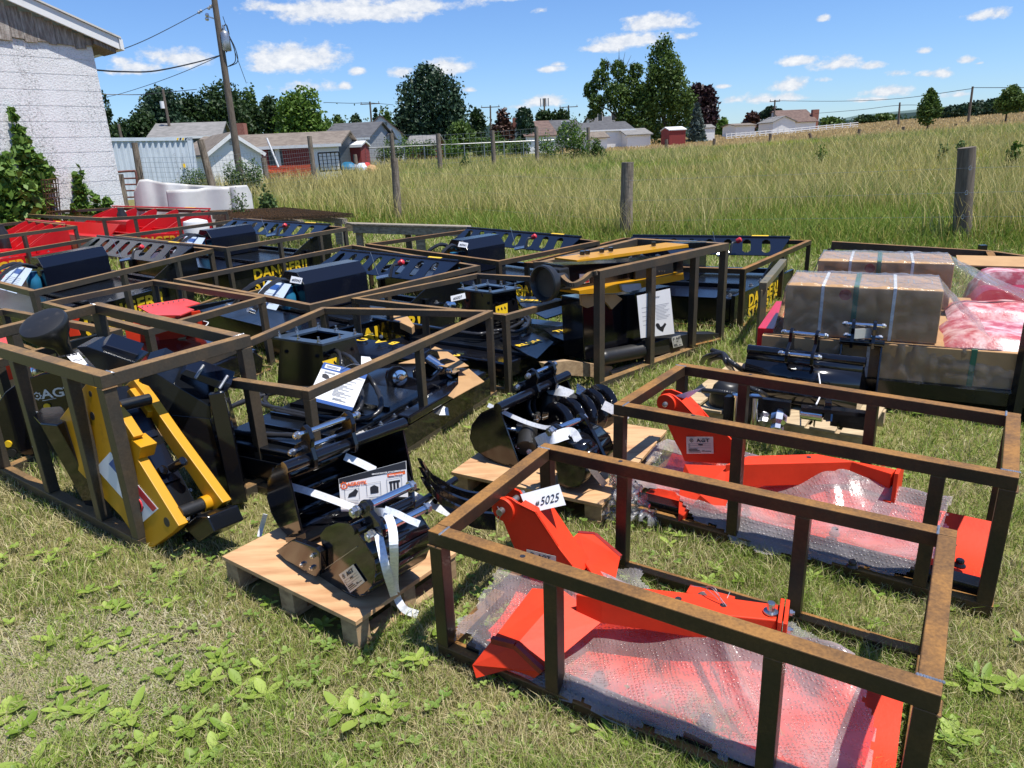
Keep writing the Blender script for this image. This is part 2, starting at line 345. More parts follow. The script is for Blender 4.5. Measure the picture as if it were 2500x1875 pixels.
# ================================================================ GROUND, LAWN, FIELD
FL = [U(2500, 640, .0), Vector((6.6, 10.27, 0)), Vector((2.05, 12.4, 0)), Vector((-2.4, 16.3, 0)), Vector((-7.5, 20.5, 0)), Vector((-14, 30, 0))]
def field_side(x, y, off=0.0):
    """>0 beyond the wire fence"""
    return y-np.interp(x, [-30, -14, -7.5, -2.4, 2.05, 6.6, 12, 40], [46, 30, 20.5, 15.2, 11.4, 9.4, 7.4, -4])-off
def ground():
    rr = np.concatenate([[0], np.geomspace(.6, 400, 150), [700, 1500, 3000, 5000]]); na = 240; th = np.linspace(0, 2*np.pi, na, endpoint=False)
    Rr, Th = np.meshgrid(rr, th, indexing='ij'); X = Rr*np.sin(Th); Y = Rr*np.cos(Th); Z = g(X, Y)
    Z = Z+np.where(Rr < 30, .012*np.sin(X*1.7+.4)*np.sin(Y*1.3), 0)-.012
    V = np.stack([X, Y, Z], -1).reshape(-1, 3); i = np.arange(len(rr)-1)[:, None]*na; j = np.arange(na)[None, :]; j2 = (j+1) % na
    Q = np.stack([i+j, i+j2, i+na+j2, i+na+j], -1).reshape(-1, 4)
    m = bpy.data.materials.new('soil_and_turf'); m.use_nodes = True; N, L, b = nodes(m); t = N.new('ShaderNodeTexCoord')
    at = N.new('ShaderNodeAttribute'); at.attribute_name = 'Col'
    n = N.new('ShaderNodeTexNoise'); n.inputs['Scale'].default_value = 9; n.inputs['Detail'].default_value = 10; n.inputs['Roughness'].default_value = .75; L.new(t.outputs['Object'], n.inputs['Vector'])
    r = N.new('ShaderNodeMapRange'); r.inputs['From Min'].default_value = .35; r.inputs['From Max'].default_value = .68; r.inputs['To Min'].default_value = .45; r.inputs['To Max'].default_value = 1.25; L.new(n.outputs['Fac'], r.inputs['Value'])
    mu = N.new('ShaderNodeVectorMath'); mu.operation = 'SCALE'; L.new(at.outputs['Color'], mu.inputs[0]); L.new(r.outputs[0], mu.inputs['Scale'])
    L.new(mu.outputs[0], b.inputs['Base Color']); b.inputs['Roughness'].default_value = 1; b.inputs['Specular IOR Level'].default_value = .1
    d = np.hypot(V[:, 0], V[:, 1]); fs = field_side(V[:, 0], V[:, 1])
    lawn = np.array([.20, .19, .07]); tall = np.array([.16, .17, .06]); tan = np.array([.42, .32, .15]); far = np.array([.11, .14, .05])
    c = np.where((fs > 0)[:, None], tall, lawn)
    tf = sstep(58, 66, d)*(V[:, 1] > 0)*sstep(.02, .12, V[:, 0]/np.maximum(V[:, 1], 1)); c = c*(1-tf[:, None])+tan*tf[:, None]
    ff = sstep(150, 240, d); c = c*(1-ff[:, None])+far*ff[:, None]
    o = mesh_np('ground', V, [Q[::1, ::-1]], m, col=c); tag(o, 'grassy farm ground rising gently to the horizon on the right', 'ground', kind='structure')
    return o
ground()

def vnoise(x, y, s, seed=0):
    """smooth value noise, vectorised"""
    x = x/s+seed*17.3; y = y/s+seed*5.1; xi = np.floor(x).astype(int); yi = np.floor(y).astype(int); fx = x-xi; fy = y-yi
    fx = fx*fx*(3-2*fx); fy = fy*fy*(3-2*fy)
    def h(a, b): return (np.sin(a*127.1+b*311.7+seed*74.7)*43758.5453) % 1.0
    return (h(xi, yi)*(1-fx)+h(xi+1, yi)*fx)*(1-fy)+(h(xi, yi+1)*(1-fx)+h(xi+1, yi+1)*fx)*fy
def blades(x, y, h, w, lean, col, z=None, face=None, droop=.5):
    n = len(x); z = g(x, y)-.012 if z is None else z
    a = rs.uniform(0, 2*np.pi, n) if face is None else face
    la = rs.uniform(0, 2*np.pi, n); lx = np.cos(la)*lean; ly = np.sin(la)*lean
    dx = np.cos(a)*w/2; dy = np.sin(a)*w/2
    V = np.empty((n, 5, 3))
    hm = h*.55
    V[:, 0] = np.stack([x-dx, y-dy, z], -1); V[:, 1] = np.stack([x+dx, y+dy, z], -1)
    mx, my = x+lx*h*.35, y+ly*h*.35
    V[:, 2] = np.stack([mx+dx*.8, my+dy*.8, z+hm], -1); V[:, 3] = np.stack([mx-dx*.8, my-dy*.8, z+hm], -1)
    V[:, 4] = np.stack([x+lx*h, y+ly*h, z+h*(1-droop*lean*lean*.6)], -1)
    b = np.arange(n)[:, None]*5
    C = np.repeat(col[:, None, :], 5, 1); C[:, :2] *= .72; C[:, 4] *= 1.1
    return V.reshape(-1, 3), b+np.array([[0, 1, 2, 3]]), b+np.array([[3, 2, 4]]), C.reshape(-1, 3)
def wedge(n, r0, r1, amax, power=1.0, amin=None):
    """points spread over the ground ahead with density falling with distance (finer near by)"""
    u = rs.uniform(0, 1, n); r = r0*(r1/r0)**u if power == 0 else (r0**power+u*(r1**power-r0**power))**(1/power)
    a = rs.uniform(-amax if amin is None else amin, amax, n); return r*np.sin(a), r*np.cos(a), r
M['grass'] = grassmat('grass_blades', .3); M['tgrass'] = grassmat('tall_grass_blades', .3)
def mixc(a, b, t): t = np.clip(t, 0, 1)[:, None]; return np.array(a)*(1-t)+np.array(b)*t
# keep-out footprints filled in by the objects file: list of convex polygons
KEEP = []
def lawn(n=470000):
    x, y, r = wedge(n, 1.15, 17, R_(52), 0)
    m = (field_side(x, y) < .6)
    for poly in KEEP:
        ins = np.ones(len(x), bool); k = len(poly)
        for i in range(k):
            ax_, ay_ = poly[i]; bx, by = poly[(i+1) % k]; ins &= ((bx-ax_)*(y-ay_)-(by-ay_)*(x-ax_)) > 0
        m &= ~ins
    x, y, r = x[m], y[m], r[m]; n = len(x)
    p = vnoise(x, y, .45, 1)*.6+vnoise(x, y, .17, 2)*.4; q = vnoise(x, y, 1.3, 3)
    dry = np.clip((p*.55+q*.45-.44)*3.6, 0, 1)
    leftb = sstep(-.2, -1.6, x)*(y < 3.2)*.12; dry = np.clip(dry+leftb, 0, 1)*sstep(7, 3.5, r)
    tall_ = sstep(4.2, 6.5, r)
    h = rs.uniform(.028, .066, n)*(1+.5*(vnoise(x, y, .3, 5) > .6))*(1+.9*tall_)*(1-.25*dry)
    w = np.maximum(.0026, r*.001)*rs.uniform(.7, 1.3, n)
    lean = rs.uniform(.15, 1.2, n)
    c = mixc((.175, .27, .035), (.33, .40, .085), rs.uniform(0, 1, n)); dryc = mixc((.66, .58, .32), (.44, .37, .19), rs.uniform(0, 1, n))
    k = (rs.uniform(0, 1, n) < (.26+.6*dry))[:, None]; c = np.where(k, dryc, c)
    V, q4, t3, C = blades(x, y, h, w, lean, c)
    o = mesh_np('lawn', V, [q4, t3], 'grass', col=C); tag(o, 'mown lawn with green blades and dry straw patches between the crates', 'grass', kind='stuff')
def weeds():
    """broad-leaved weeds lying in the lawn: rosettes of ovate leaves"""
    Vs, Fs, Cs = [], [], []; k = 0
    def leaf(x, y, z, a, L_, W, tilt, col):
        nonlocal k
        ts = [0, .25, .55, .85, 1]; ws = [.12, .75, 1, .6, .02]; d = np.array([math.cos(a), math.sin(a)]); pn = np.array([-d[1], d[0]])
        up = math.sin(tilt); fw = math.cos(tilt); row = []
        for t, w in zip(ts, ws):
            zz = z+L_*t*up-(L_*.35)*t*t*.8*abs(up); c = np.array([x, y])+d*L_*t*fw
            for sgn in (-1, 0, 1):
                q = c+pn*sgn*W*w/2; row.append((q[0], q[1], max(zz-(0 if sgn else .15*W*w), g(q[0], q[1])+.004)))
        Vs.extend(row); Cs.extend([col]*15)
        for i in range(4):
            for j in range(2): Fs.append((k+i*3+j, k+i*3+j+1, k+i*3+j+4, k+i*3+j+3))
        k += 15
    pats = [(260, 1560, 12, .1), (60, 1830, 12, .13), (250, 1780, 14, .14), (490, 1680, 12, .13), (120, 1640, 12, .12), (600, 1820, 18, .15), (440, 1850, 14, .14), (930, 1640, 10, .08), (1000, 1720, 12, .1), (1120, 1460, 16, .1), (1180, 1400, 16, .09), (1250, 1350, 12, .08), (1090, 1530, 14, .1), (1190, 1720, 14, .09), (1320, 1800, 16, .1), (1450, 1840, 10, .08), (60, 1330, 14, .08), (180, 1390, 16, .08), (330, 1480, 12, .08), (30, 1420, 12, .08), (1560, 1400, 14, .09), (1640, 1330, 12, .08), (1600, 1500, 12, .08), (2000, 1450, 10, .08), (2030, 1560, 10, .1), (2250, 1620, 12, .1), (2420, 1650, 14, .12), (2350, 1750, 14, .12), (2440, 1380, 10, .1), (2200, 1080, 10, .1), (2150, 1150, 12, .1), (1130, 1010, 14, .1), (1080, 1040, 14, .1), (1290, 890, 12, .1), (2000, 900, 12, .1), (1940, 850, 14, .1), (1850, 830, 12, .1), (2300, 960, 12, .1), (2420, 1010, 12, .1), (650, 1000, 12, .08), (750, 690, 14, .1), (700, 700, 14, .1), (480, 745, 12, .1), (860, 1780, 8, .1), (730, 1540, 7, .09), (700, 1700, 8, .09), (330, 1640, 8, .1)]
    for px, py, n, L_ in pats:
        p = U(px, py)
        for _ in range(int(n*.6)):
            cx = p.x+rnd.gauss(0, .16+.03*p.y); cy = p.y+rnd.gauss(0, .12+.05*p.y); nl = rnd.randint(3, 6); a0 = rnd.uniform(0, 6.28); big = L_*rnd.uniform(.3, .75)
            for i in range(nl):
                c = rnd.uniform(0, 1); colr = tuple(np.array((.17, .27, .03))*(1-c)+np.array((.36, .46, .09))*c)
                leaf(cx, cy, gz(cx, cy)+.012, a0+i*6.28/nl+rnd.uniform(-.3, .3), big*rnd.uniform(.6, 1.1), big*rnd.uniform(.3, .46), rnd.uniform(.1, .6), colr)
    for _ in range(3800):                                        # clover and small leaves everywhere
        x, y, r = [float(v[0]) for v in wedge(1, 1.3, 11, R_(48), 0)]
        if field_side(x, y) > 0: continue
        if vnoise(np.array([x]), np.array([y]), .7, 9)[0] < .5: continue
        c = rnd.uniform(0, 1); L_ = rnd.uniform(.008, .019)*(1+r*.16)
        for i in range(3): leaf(x, y, gz(x, y)+.02, i*2.1+c*6, L_, L_*.8, rnd.uniform(.1, .5), tuple(np.array((.15, .25, .04))*(1-c)+np.array((.28, .37, .09))*c))
    o = mesh_np('lawn_weeds', np.array(Vs), [np.array(Fs)], 'grass', col=np.array(Cs)); tag(o, 'broad leaved plantain, dock and clover growing through the lawn', 'weeds', kind='stuff')
def dead_leaves():
    n = 26000; cx, cy = U(150, 1660).x, U(150, 1660).y
    x = cx+rs.normal(0, .2, n); y = cy+rs.normal(0, .16, n); h = rs.uniform(.02, .05, n)
    V, q4, t3, C = blades(x, y, h, rs.uniform(.003, .008, n), rs.uniform(1.2, 2.6, n), mixc((.40, .35, .22), (.52, .48, .33), rs.uniform(0, 1, n)))
    o = mesh_np('mown_clippings', V[:], [q4, t3], 'grass', col=C); tag(o, 'patch of dried pale grass clippings on the lawn', 'clippings', kind='stuff')
def tallgrass():
    parts = []
    n = 380000; x, y, r = wedge(n, 8.5, 62, R_(42), 0, amin=-R_(34)); fsd = field_side(x, y)
    m = (fsd > -.3) & ~((x/y < -.14) & (y > 24) & (x/y < -.05)) ; x, y, r, fsd = x[m], y[m], r[m], fsd[m]; n = len(x)
    pat = vnoise(x, y, 4.0, 21)*.5+vnoise(x, y, 9, 22)*.5
    near = sstep(7.0, 1.0, fsd)
    dry = np.clip((pat-.26)*2.1, 0, 1)*(1-near*.8)
    h = rs.uniform(.32, .62, n)*(1-.25*near); lift = sstep(-.3, 1.2, fsd); h = h*(.35+.65*lift)
    w = np.maximum(.005, r*.0009)*rs.uniform(.7, 1.4, n); lean = rs.uniform(.15, .75, n)
    c = mixc((.155, .265, .03), (.31, .37, .07), rs.uniform(0, 1, n)); dc = mixc((.54, .43, .14), (.38, .34, .09), rs.uniform(0, 1, n))
    k = (rs.uniform(0, 1, n) < (.10+.6*dry))[:, None]; c = np.where(k, dc, c)
    bright = (vnoise(x, y, 2.2, 31) > .80)[:, None]; c = np.where(bright, c*np.array([1.35, 1.25, .7]), c)
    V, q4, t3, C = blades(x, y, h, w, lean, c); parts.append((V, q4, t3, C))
    # seed heads: thin tall pale stems
    n = 60000; x, y, r = wedge(n, 9.5, 60, R_(42), 0, amin=-R_(30)); fsd = field_side(x, y); m = (fsd > .6) & (vnoise(x, y, 3.0, 41) > .36-.1*(fsd > 4)); x, y, r = x[m], y[m], r[m]; n = len(x)
    h = rs.uniform(.6, .98, n); w = np.maximum(.003, r*.0007)*rs.uniform(.7, 1.2, n)
    V, q4, t3, C = blades(x, y, h, w, rs.uniform(.15, .7, n), mixc((.60, .50, .20), (.44, .39, .13), rs.uniform(0, 1, n))); parts.append((V, q4, t3, C))
    off = 0; VV, Q, T3, CC = [], [], [], []
    for V, q4, t3, C in parts: VV.append(V); Q.append(q4+off); T3.append(t3+off); CC.append(C); off += len(V)
    o = mesh_np('tall_grass', np.concatenate(VV), [np.concatenate(Q), np.concatenate(T3)], 'tgrass', col=np.concatenate(CC)); tag(o, 'tall uncut pasture grass with straw coloured seed heads behind the wire fence', 'grass', kind='stuff')
    n = 60000; r = rs.uniform(60, 170, n); a = rs.uniform(R_(4), R_(42), n); x, y = r*np.sin(a), r*np.cos(a)
    V, q4, t3, C = blades(x, y, rs.uniform(.15, .45, n), r*.0016, rs.uniform(.1, .5, n), mixc((.62, .47, .24), (.46, .35, .16), rs.uniform(0, 1, n)))
    o = mesh_np('dry_stubble', V, [q4, t3], 'tgrass', col=C); tag(o, 'far strip of dry golden hay field under the skyline', 'grass', kind='stuff')
# ================================================================ STEEL CRATES
# corners as photo points of the top outer ring, order N (nearest), R, F, L ; top height
def ringpts(z, pts): return [U(x, y, z) for x, y in pts]
def fix(P):                                                      # close the parallelogram gently: average towards a rectangle-like shape
    return [Vector(p) for p in P]
CR = {}
def crate(key, z, P, label, m='steelA', t=.042, posts=((.33, .67), (), (.33, .67), ()), zb=None, bottom=True, group='square tube steel crates standing on the lawn', skip=(), tw=None):
    """P: 4 xy corners N,R,F,L ; posts: fractions along N-R, R-F, F-L, L-N"""
    P = [Vector((p[0], p[1], 0)) for p in P]; c = sum(P, Vector())/4
    zb = gz(c.x, c.y) if zb is None else zb
    T = thing('steel_crate', label, 'crate', (P[0].x, P[0].y, zb), group)
    CR[key] = dict(P=P, zb=zb, zt=z, T=T)
    # pull corners in by half a tube
    Q = []
    for i in range(4):
        a = (P[(i+1) % 4]-P[i]).normalized(); b = (P[(i-1) % 4]-P[i]).normalized(); Q.append(P[i]+(a+b)*t/2)
    zt = z-t/2; zo = zb+t/2; bv = .003 if P[0].length < 4.5 else 0
    for i in range(4):
        if i in skip: continue
        a, b = Q[i], Q[(i+1) % 4]; d = (b-a).normalized(); e = t/2 if i % 2 == 0 else -t/2-.0015
        MB().bar(Vector((a.x, a.y, zt))-d*e, Vector((b.x, b.y, zt))+d*e, t, t).build('top_rail', m, T, bevel=bv)
        if bottom: MB().bar(Vector((a.x, a.y, zo))-d*e, Vector((b.x, b.y, zo))+d*e, t, t*.9).build('bottom_rail', m, T, bevel=bv)
        for f in (0,)+tuple(posts[i]):
            p = a.lerp(b, f); x = rnd.uniform(-.006, .006)
            MB().bar((p.x+x, p.y, zb+t*.97), (p.x, p.y, z-t-.001), t*.98 if f == 0 else t*.93, t*.98 if f == 0 else t*.93, up=tuple(d.cross(Vector((0, 0, 1))))).build('post', m, T, bevel=bv)
    return T
def frame(key):
    """local frame of a crate: origin N at ground, u along N-R, v along N-L"""
    c = CR[key]; P = c['P']; a = (P[1]-P[0]); b = (P[3]-P[0]); return Vector((P[0].x, P[0].y, c['zb'])), a.normalized(), b.normalized(), a.length, b.length
def welds(key, t):
    c = CR[key]; P = c['P']; T = c['T']
    for i in range(4):
        p = P[i]; a = (P[(i+1) % 4]-p).normalized(); b = (P[i-1]-p).normalized()
        for q0, d in ((p+a*t, b), ):
            mb = MB()
            for k in range(9): q = q0+d*(t*k/8); mb.lathe((q.x, q.y, c['zt']-.003), (rnd.uniform(-.2, .2), 0, 1), [(.0035, 0), (.005, .003), (.003, .0055)], 6)
            mb.build('weld_bead', 'zincd', T, smooth=True)
        mb = MB()
        for k in range(9): q = p+a*(t*k/8)-b*.001; mb.lathe((q.x, q.y, c['zt']-t-.002), (0, 0, -1), [(.004, -.002), (.006, .001), (.003, .005)], 6)
        mb.build('weld_bead', 'steelB', T, smooth=True)
rA = ringpts(.49, [(1044, 1295), (2300, 1700), (2338, 1294), (1329, 1080)])
crate('A', .49, rA, 'rusty tube crate nearest the camera, round the orange blade tagged 5025', 'steelA', .05, ((.31, .765), (), (.29, .755), ()))
rB = ringpts(.55, [(1497, 986), (2489, 1167), (2493, 1010), (1661, 885)])
crate('B', .55, rB, 'rusty tube crate second from the camera on the right, round the other orange blade', 'steelA', .05, ((.37, .86), (), (.36, .77), ()))
n_, r_, f_ = ringpts(.83, [(243, 919), (610, 818), (240, 737)]); l_ = n_+(f_-r_)
lb = U(13, 1168, 0); l_ = Vector((lb.x-.05, lb.y+.03, 0))
crate('C', .83, [n_, r_, f_, l_], 'tall grey brown tube crate at left front holding the yellow hydraulic breaker', 'steelC', .058, ((), (), (.35, .7), (.4, .78)))
rD = ringpts(.62, [(753, 955), (1205, 757), (785, 749), (418, 905)])
crate('D', .62, rD, 'tube crate in the middle foreground round the black mower with the hanging leaflet', 'steelC', .045, ((.52,), (), (), ()))
rE = ringpts(.58, [(1235, 770), (1540, 687), (1163, 667), (856, 728)])
crate('E', .58, rE, 'tube crate left of the tall crate, round the black mower tagged 5007', 'steelC', .042, ((.5,), (), (), (.5,)))
rF = ringpts(.85, [(1464, 662), (1781, 593), (1551, 581), (1304, 641)])
crate('F', .85, rF, 'tall narrow tube crate in the centre round the black and yellow breaker lying flat', 'steelC', .056, ((.37, .73), (), (.5,), ()), skip=(3,))
rG = ringpts(.6, [(755, 745), (1172, 648), (862, 597), (424, 681)])
crate('G', .6, rG, 'tube crate left of centre round the black brush cutter', 'steelC', .045, ((.4,), (), (), ()))
n_, r_ = ringpts(.68, [(78, 711), (519, 607)]); n2, f_ = ringpts(.68, [(78, 711), (235, 578)]); l_ = n_+(f_-r_)
crate('H', .68, [n_, r_, f_, l_], 'tube crate at the left edge round the black brush cutter', 'steelC', .05, ((.42, .75), (), (), ()), zb=.05)
crate('I', .63, ringpts(.63, [(359, 805), (646, 724), (377, 682), (100, 738)]), 'small tube crate round the orange mount with the pale red top plate', 'steelC', .046, ((), (), (), (.5,)))
n_, f_ = ringpts(.62, [(297, 803), (13, 752)]); l_ = U(0, 878, .62); l_ = n_+(l_-n_).normalized()*.8
crate('J', .62, [l_, n_, f_, f_+(l_-n_)], 'small tube crate at the left edge behind the black bell shaped cone', 'steelC', .046, ((), (.5,), (), ()))
kN, kR = ringpts(.57, [(1819, 657), (1982, 586)]); kl = U(1684, 653, .57); kd = (kl-kN).normalized(); kL = kN+kd*2.15
crate('K', .57, [kN, kR, kR+kd*2.15, kL], 'tube crate round the black brush cutter nearest the wrapped cartons', 'steelA', .045, ((.55,), (), (), (.3,)))
rL = ringpts(.62, [(1217, 638), (1464, 588), (1168, 556), (891, 595)])
crate('L', .62, rL, 'tube crate at the back centre in front of the weathered plywood table', 'steelB', .045, ((), (), (), ()))
rM = ringpts(.7, [(551, 605), (847, 555), (600, 532), (278, 575)])
crate('M', .7, rM, 'tube crate at the back left, between the red machines and the plywood table', 'steelC', .05, ((.4, .75), (), (), (.5,)), zb=.08)
crate('P', .83, ringpts(.83, [(250, 532), (557, 515), (290, 506), (10, 520)]), 'farthest tube crate at left, round the red machine below the white wall', 'steelC', .055, ((.25, .6), (), (.5,), (.5,)), zb=.12)
qn, qr, qf = ringpts(.8, [(0, 575), (187, 551), (0, 531)]); qd = (qf-qr).normalized(); qn = qr+(qn-qr).normalized()*2.4
crate('Q', .8, [qn, qr, qr+qd*2.6, qn+qd*2.6], 'tube crate at the far left edge round a red machine, in front of the vines', 'steelC', .05, ((.2,.62), (.3, .7), (), ()), zb=.1)
for k_ in 'AB': welds(k_, .05)
welds('C', .058)
for k_, x, y, z in (('A', 1276, 1358, .49), ('A', 1515, 1126, .49), ('B', 1692, 1014, .55), ('B', 1832, 914, .55)):
    h_ = U(x, y, z); MB().cyl(h_, h_+Vector((0, 0, .0008)), .0085, n=16).build('bolt_hole', 'ink', CR[k_]['T'])
# ================================================================ TRACING HELPERS
ZF = {'z0': (0, 480, .31646), 'z6': (600, 480, .31646), 'z12': (1200, 480, .31646), 'z18': (1800, 480, .31646), 'y': (0, 700, .42194), 's': (500, 800, .42194), 'm': (1000, 800, .31646),
      'a': (1000, 1100, .46705), 'b': (1600, 1100, .46705), 'r': (1400, 750, .49729), 'h': (1080, 1160, .31352), 'k': (1460, 920, .36166), 'w': (1400, 1380, .27125), 'p': (1080, 840, .26520), 't': (1680, 780, .25316), 'x': (1840, 580, .29837)}
def ZP(k, pts):
    ox, oy, f = ZF[k]; return [(ox+x*f, oy+y*f) for x, y in pts]
def onplane(k, pts, p, n): return [UP(x, y, p, n) for x, y in ZP(k, pts)]
def atz(k, pts, z): return [U(x, y, z) for x, y in ZP(k, pts)]
UPV = Vector((0, 0, 1))
def plate(name, m, parent, pts, vec, bevel=.0015, smooth=False):
    return MB().prism(pts, vec).build(name, m, parent, bevel=bevel, smooth=smooth)
def sheet(name, m, parent, pts, off=.0):                         # polygon with hair thickness
    n = (Vector(pts[1])-Vector(pts[0])).cross(Vector(pts[2])-Vector(pts[0])).normalized()
    return MB().prism([Vector(p)+n*off for p in pts], n*.0015).build(name, m, parent)
def facing(n, p):
    n = Vector(n).normalized(); e = Vector((0, 0, EYE))-Vector(p); return n if n.dot(e) > 0 else -n
def quad_frame(pts):                                             # TL TR BR BL -> origin, x, y, w, h
    tl, tr, br, bl = [Vector(p) for p in pts]; return bl, (br-bl), (tl-bl)
def in_quad(pts, u, v):                                          # u right, v down in 0..1
    tl, tr, br, bl = [Vector(p) for p in pts]; return (tl*(1-u)+tr*u)*(1-v)+(bl*(1-u)+br*u)*v
def qtext(s, pts, u, v, h, m, parent, **k):                      # text placed in a quad; v = baseline from the top, h letter height fraction
    tl, tr, br, bl = [Vector(p) for p in pts]; xd = (tr-tl+br-bl)/2; yd = (tl-bl+tr-br)/2
    return text(s, h*yd.length*1.38, in_quad(pts, u, v), xd, yd, m, parent, **k)
def qlines(pts, rows, m, parent, name='print_lines', lift=.0022):    # rows of (u0,u1,v,h) thin printed bars
    tl, tr, br, bl = [Vector(p) for p in pts]; n = (tr-tl).cross(bl-tl).normalized()*-1; mb = MB()
    for u0, u1, v, h in rows:
        q = [in_quad(pts, *c)+n*lift for c in ((u0, v), (u1, v), (u1, v+h), (u0, v+h))]; mb.prism(list(reversed(q)), n*.0003)
    return mb.build(name, m, parent)
def logo_ring(c, n, r, m, parent, xd=None):
    """the small gear-and-ring mark beside the lettering"""
    c = Vector(c); n = Vector(n).normalized(); u = Vector(xd or n.orthogonal()).normalized(); w = n.cross(u); mb = MB(); N = 24
    for i in range(8):
        t = i/8*2*math.pi; d = u*math.cos(t)+w*math.sin(t); s = n.cross(d)
        mb.prism([c+d*r*.78-s*r*.16, c+d*r*1.05-s*r*.12, c+d*r*1.05+s*r*.12, c+d*r*.78+s*r*.16], n*.0006)
    for i in range(N):
        a, b = i/N*2*math.pi, (i+1)/N*2*math.pi
        p = [c+(u*math.cos(t)+w*math.sin(t))*rr for t, rr in ((a, r*.62), (a, r*.85), (b, r*.85), (b, r*.62))]; mb.prism(p, n*.0006)
    mb.cyl(c, c+n*.0007, r*.25, n=10)
    return mb.build('emblem', m, parent)
def name_plate(parent, pts, brand='AGT', ce=True):
    n = facing((Vector(pts[1])-Vector(pts[0])).cross(Vector(pts[3])-Vector(pts[0])), pts[0])
    pts = [Vector(p)+n*.0015 for p in pts]
    pl = MB().prism([pts[3], pts[2], pts[1], pts[0]], n*.001).build('name_plate', 'plate', parent)
    pts = [p+n*.0008 for p in pts]
    H = (pts[0]-pts[3]).length
    qtext(brand, pts, .40, .30, .2, 'ink', pl, bold=.02, space=1.15, sx=1.25)
    logo_ring(in_quad(pts, .2, .2)+n*.002, n, H*.11, 'ink', pl, pts[1]-pts[0])
    qlines(pts, [(.08, .92, .40, .012), (.08, .92, .52, .012), (.08, .92, .64, .012), (.45, .62, .43, .06), (.08, .42, .70, .05), (.08, .5, .79, .04), (.70, .92, .84, .03), (.08, .55, .88, .03), (.08, .12, .45, .04), (.08, .12, .57, .04)], 'ink', pl)
    if ce: qtext('CE', pts, .58, .88, .10, 'ink', pl)
    return pl
def wavy(p, amp, seed=0):
    return (vnoise(np.array([p[0]]), np.array([p[1]]), .13, seed)[0]-.5)*amp
def hexnut(mb, p, ax, r=.016, h=.014): ax = Vector(ax).normalized(); mb.cyl(p, Vector(p)+ax*h, r, n=6); mb.cyl(Vector(p)+ax*h, Vector(p)+ax*(h+.006), r*.55, n=10); return mb
def pin_with_nuts(parent, a, b, r, name='pin'):
    a, b = Vector(a), Vector(b); d = (b-a).normalized()
    o = MB().cyl(a, b, r, n=20).build(name, 'chrome', parent, smooth=True)
    mb = MB(); mb.cyl(a-d*.004, a+d*.004, r*1.45, n=20); hexnut(mb, a-d*.004, -d, r*1.35, r*1.1); mb.build('nut', 'zinc', o)
    mb = MB(); mb.cyl(b-d*.004, b+d*.004, r*1.45, n=20); hexnut(mb, b+d*.004, d, r*1.35, r*.9); mb.build('nut', 'zinc', o)
    return o

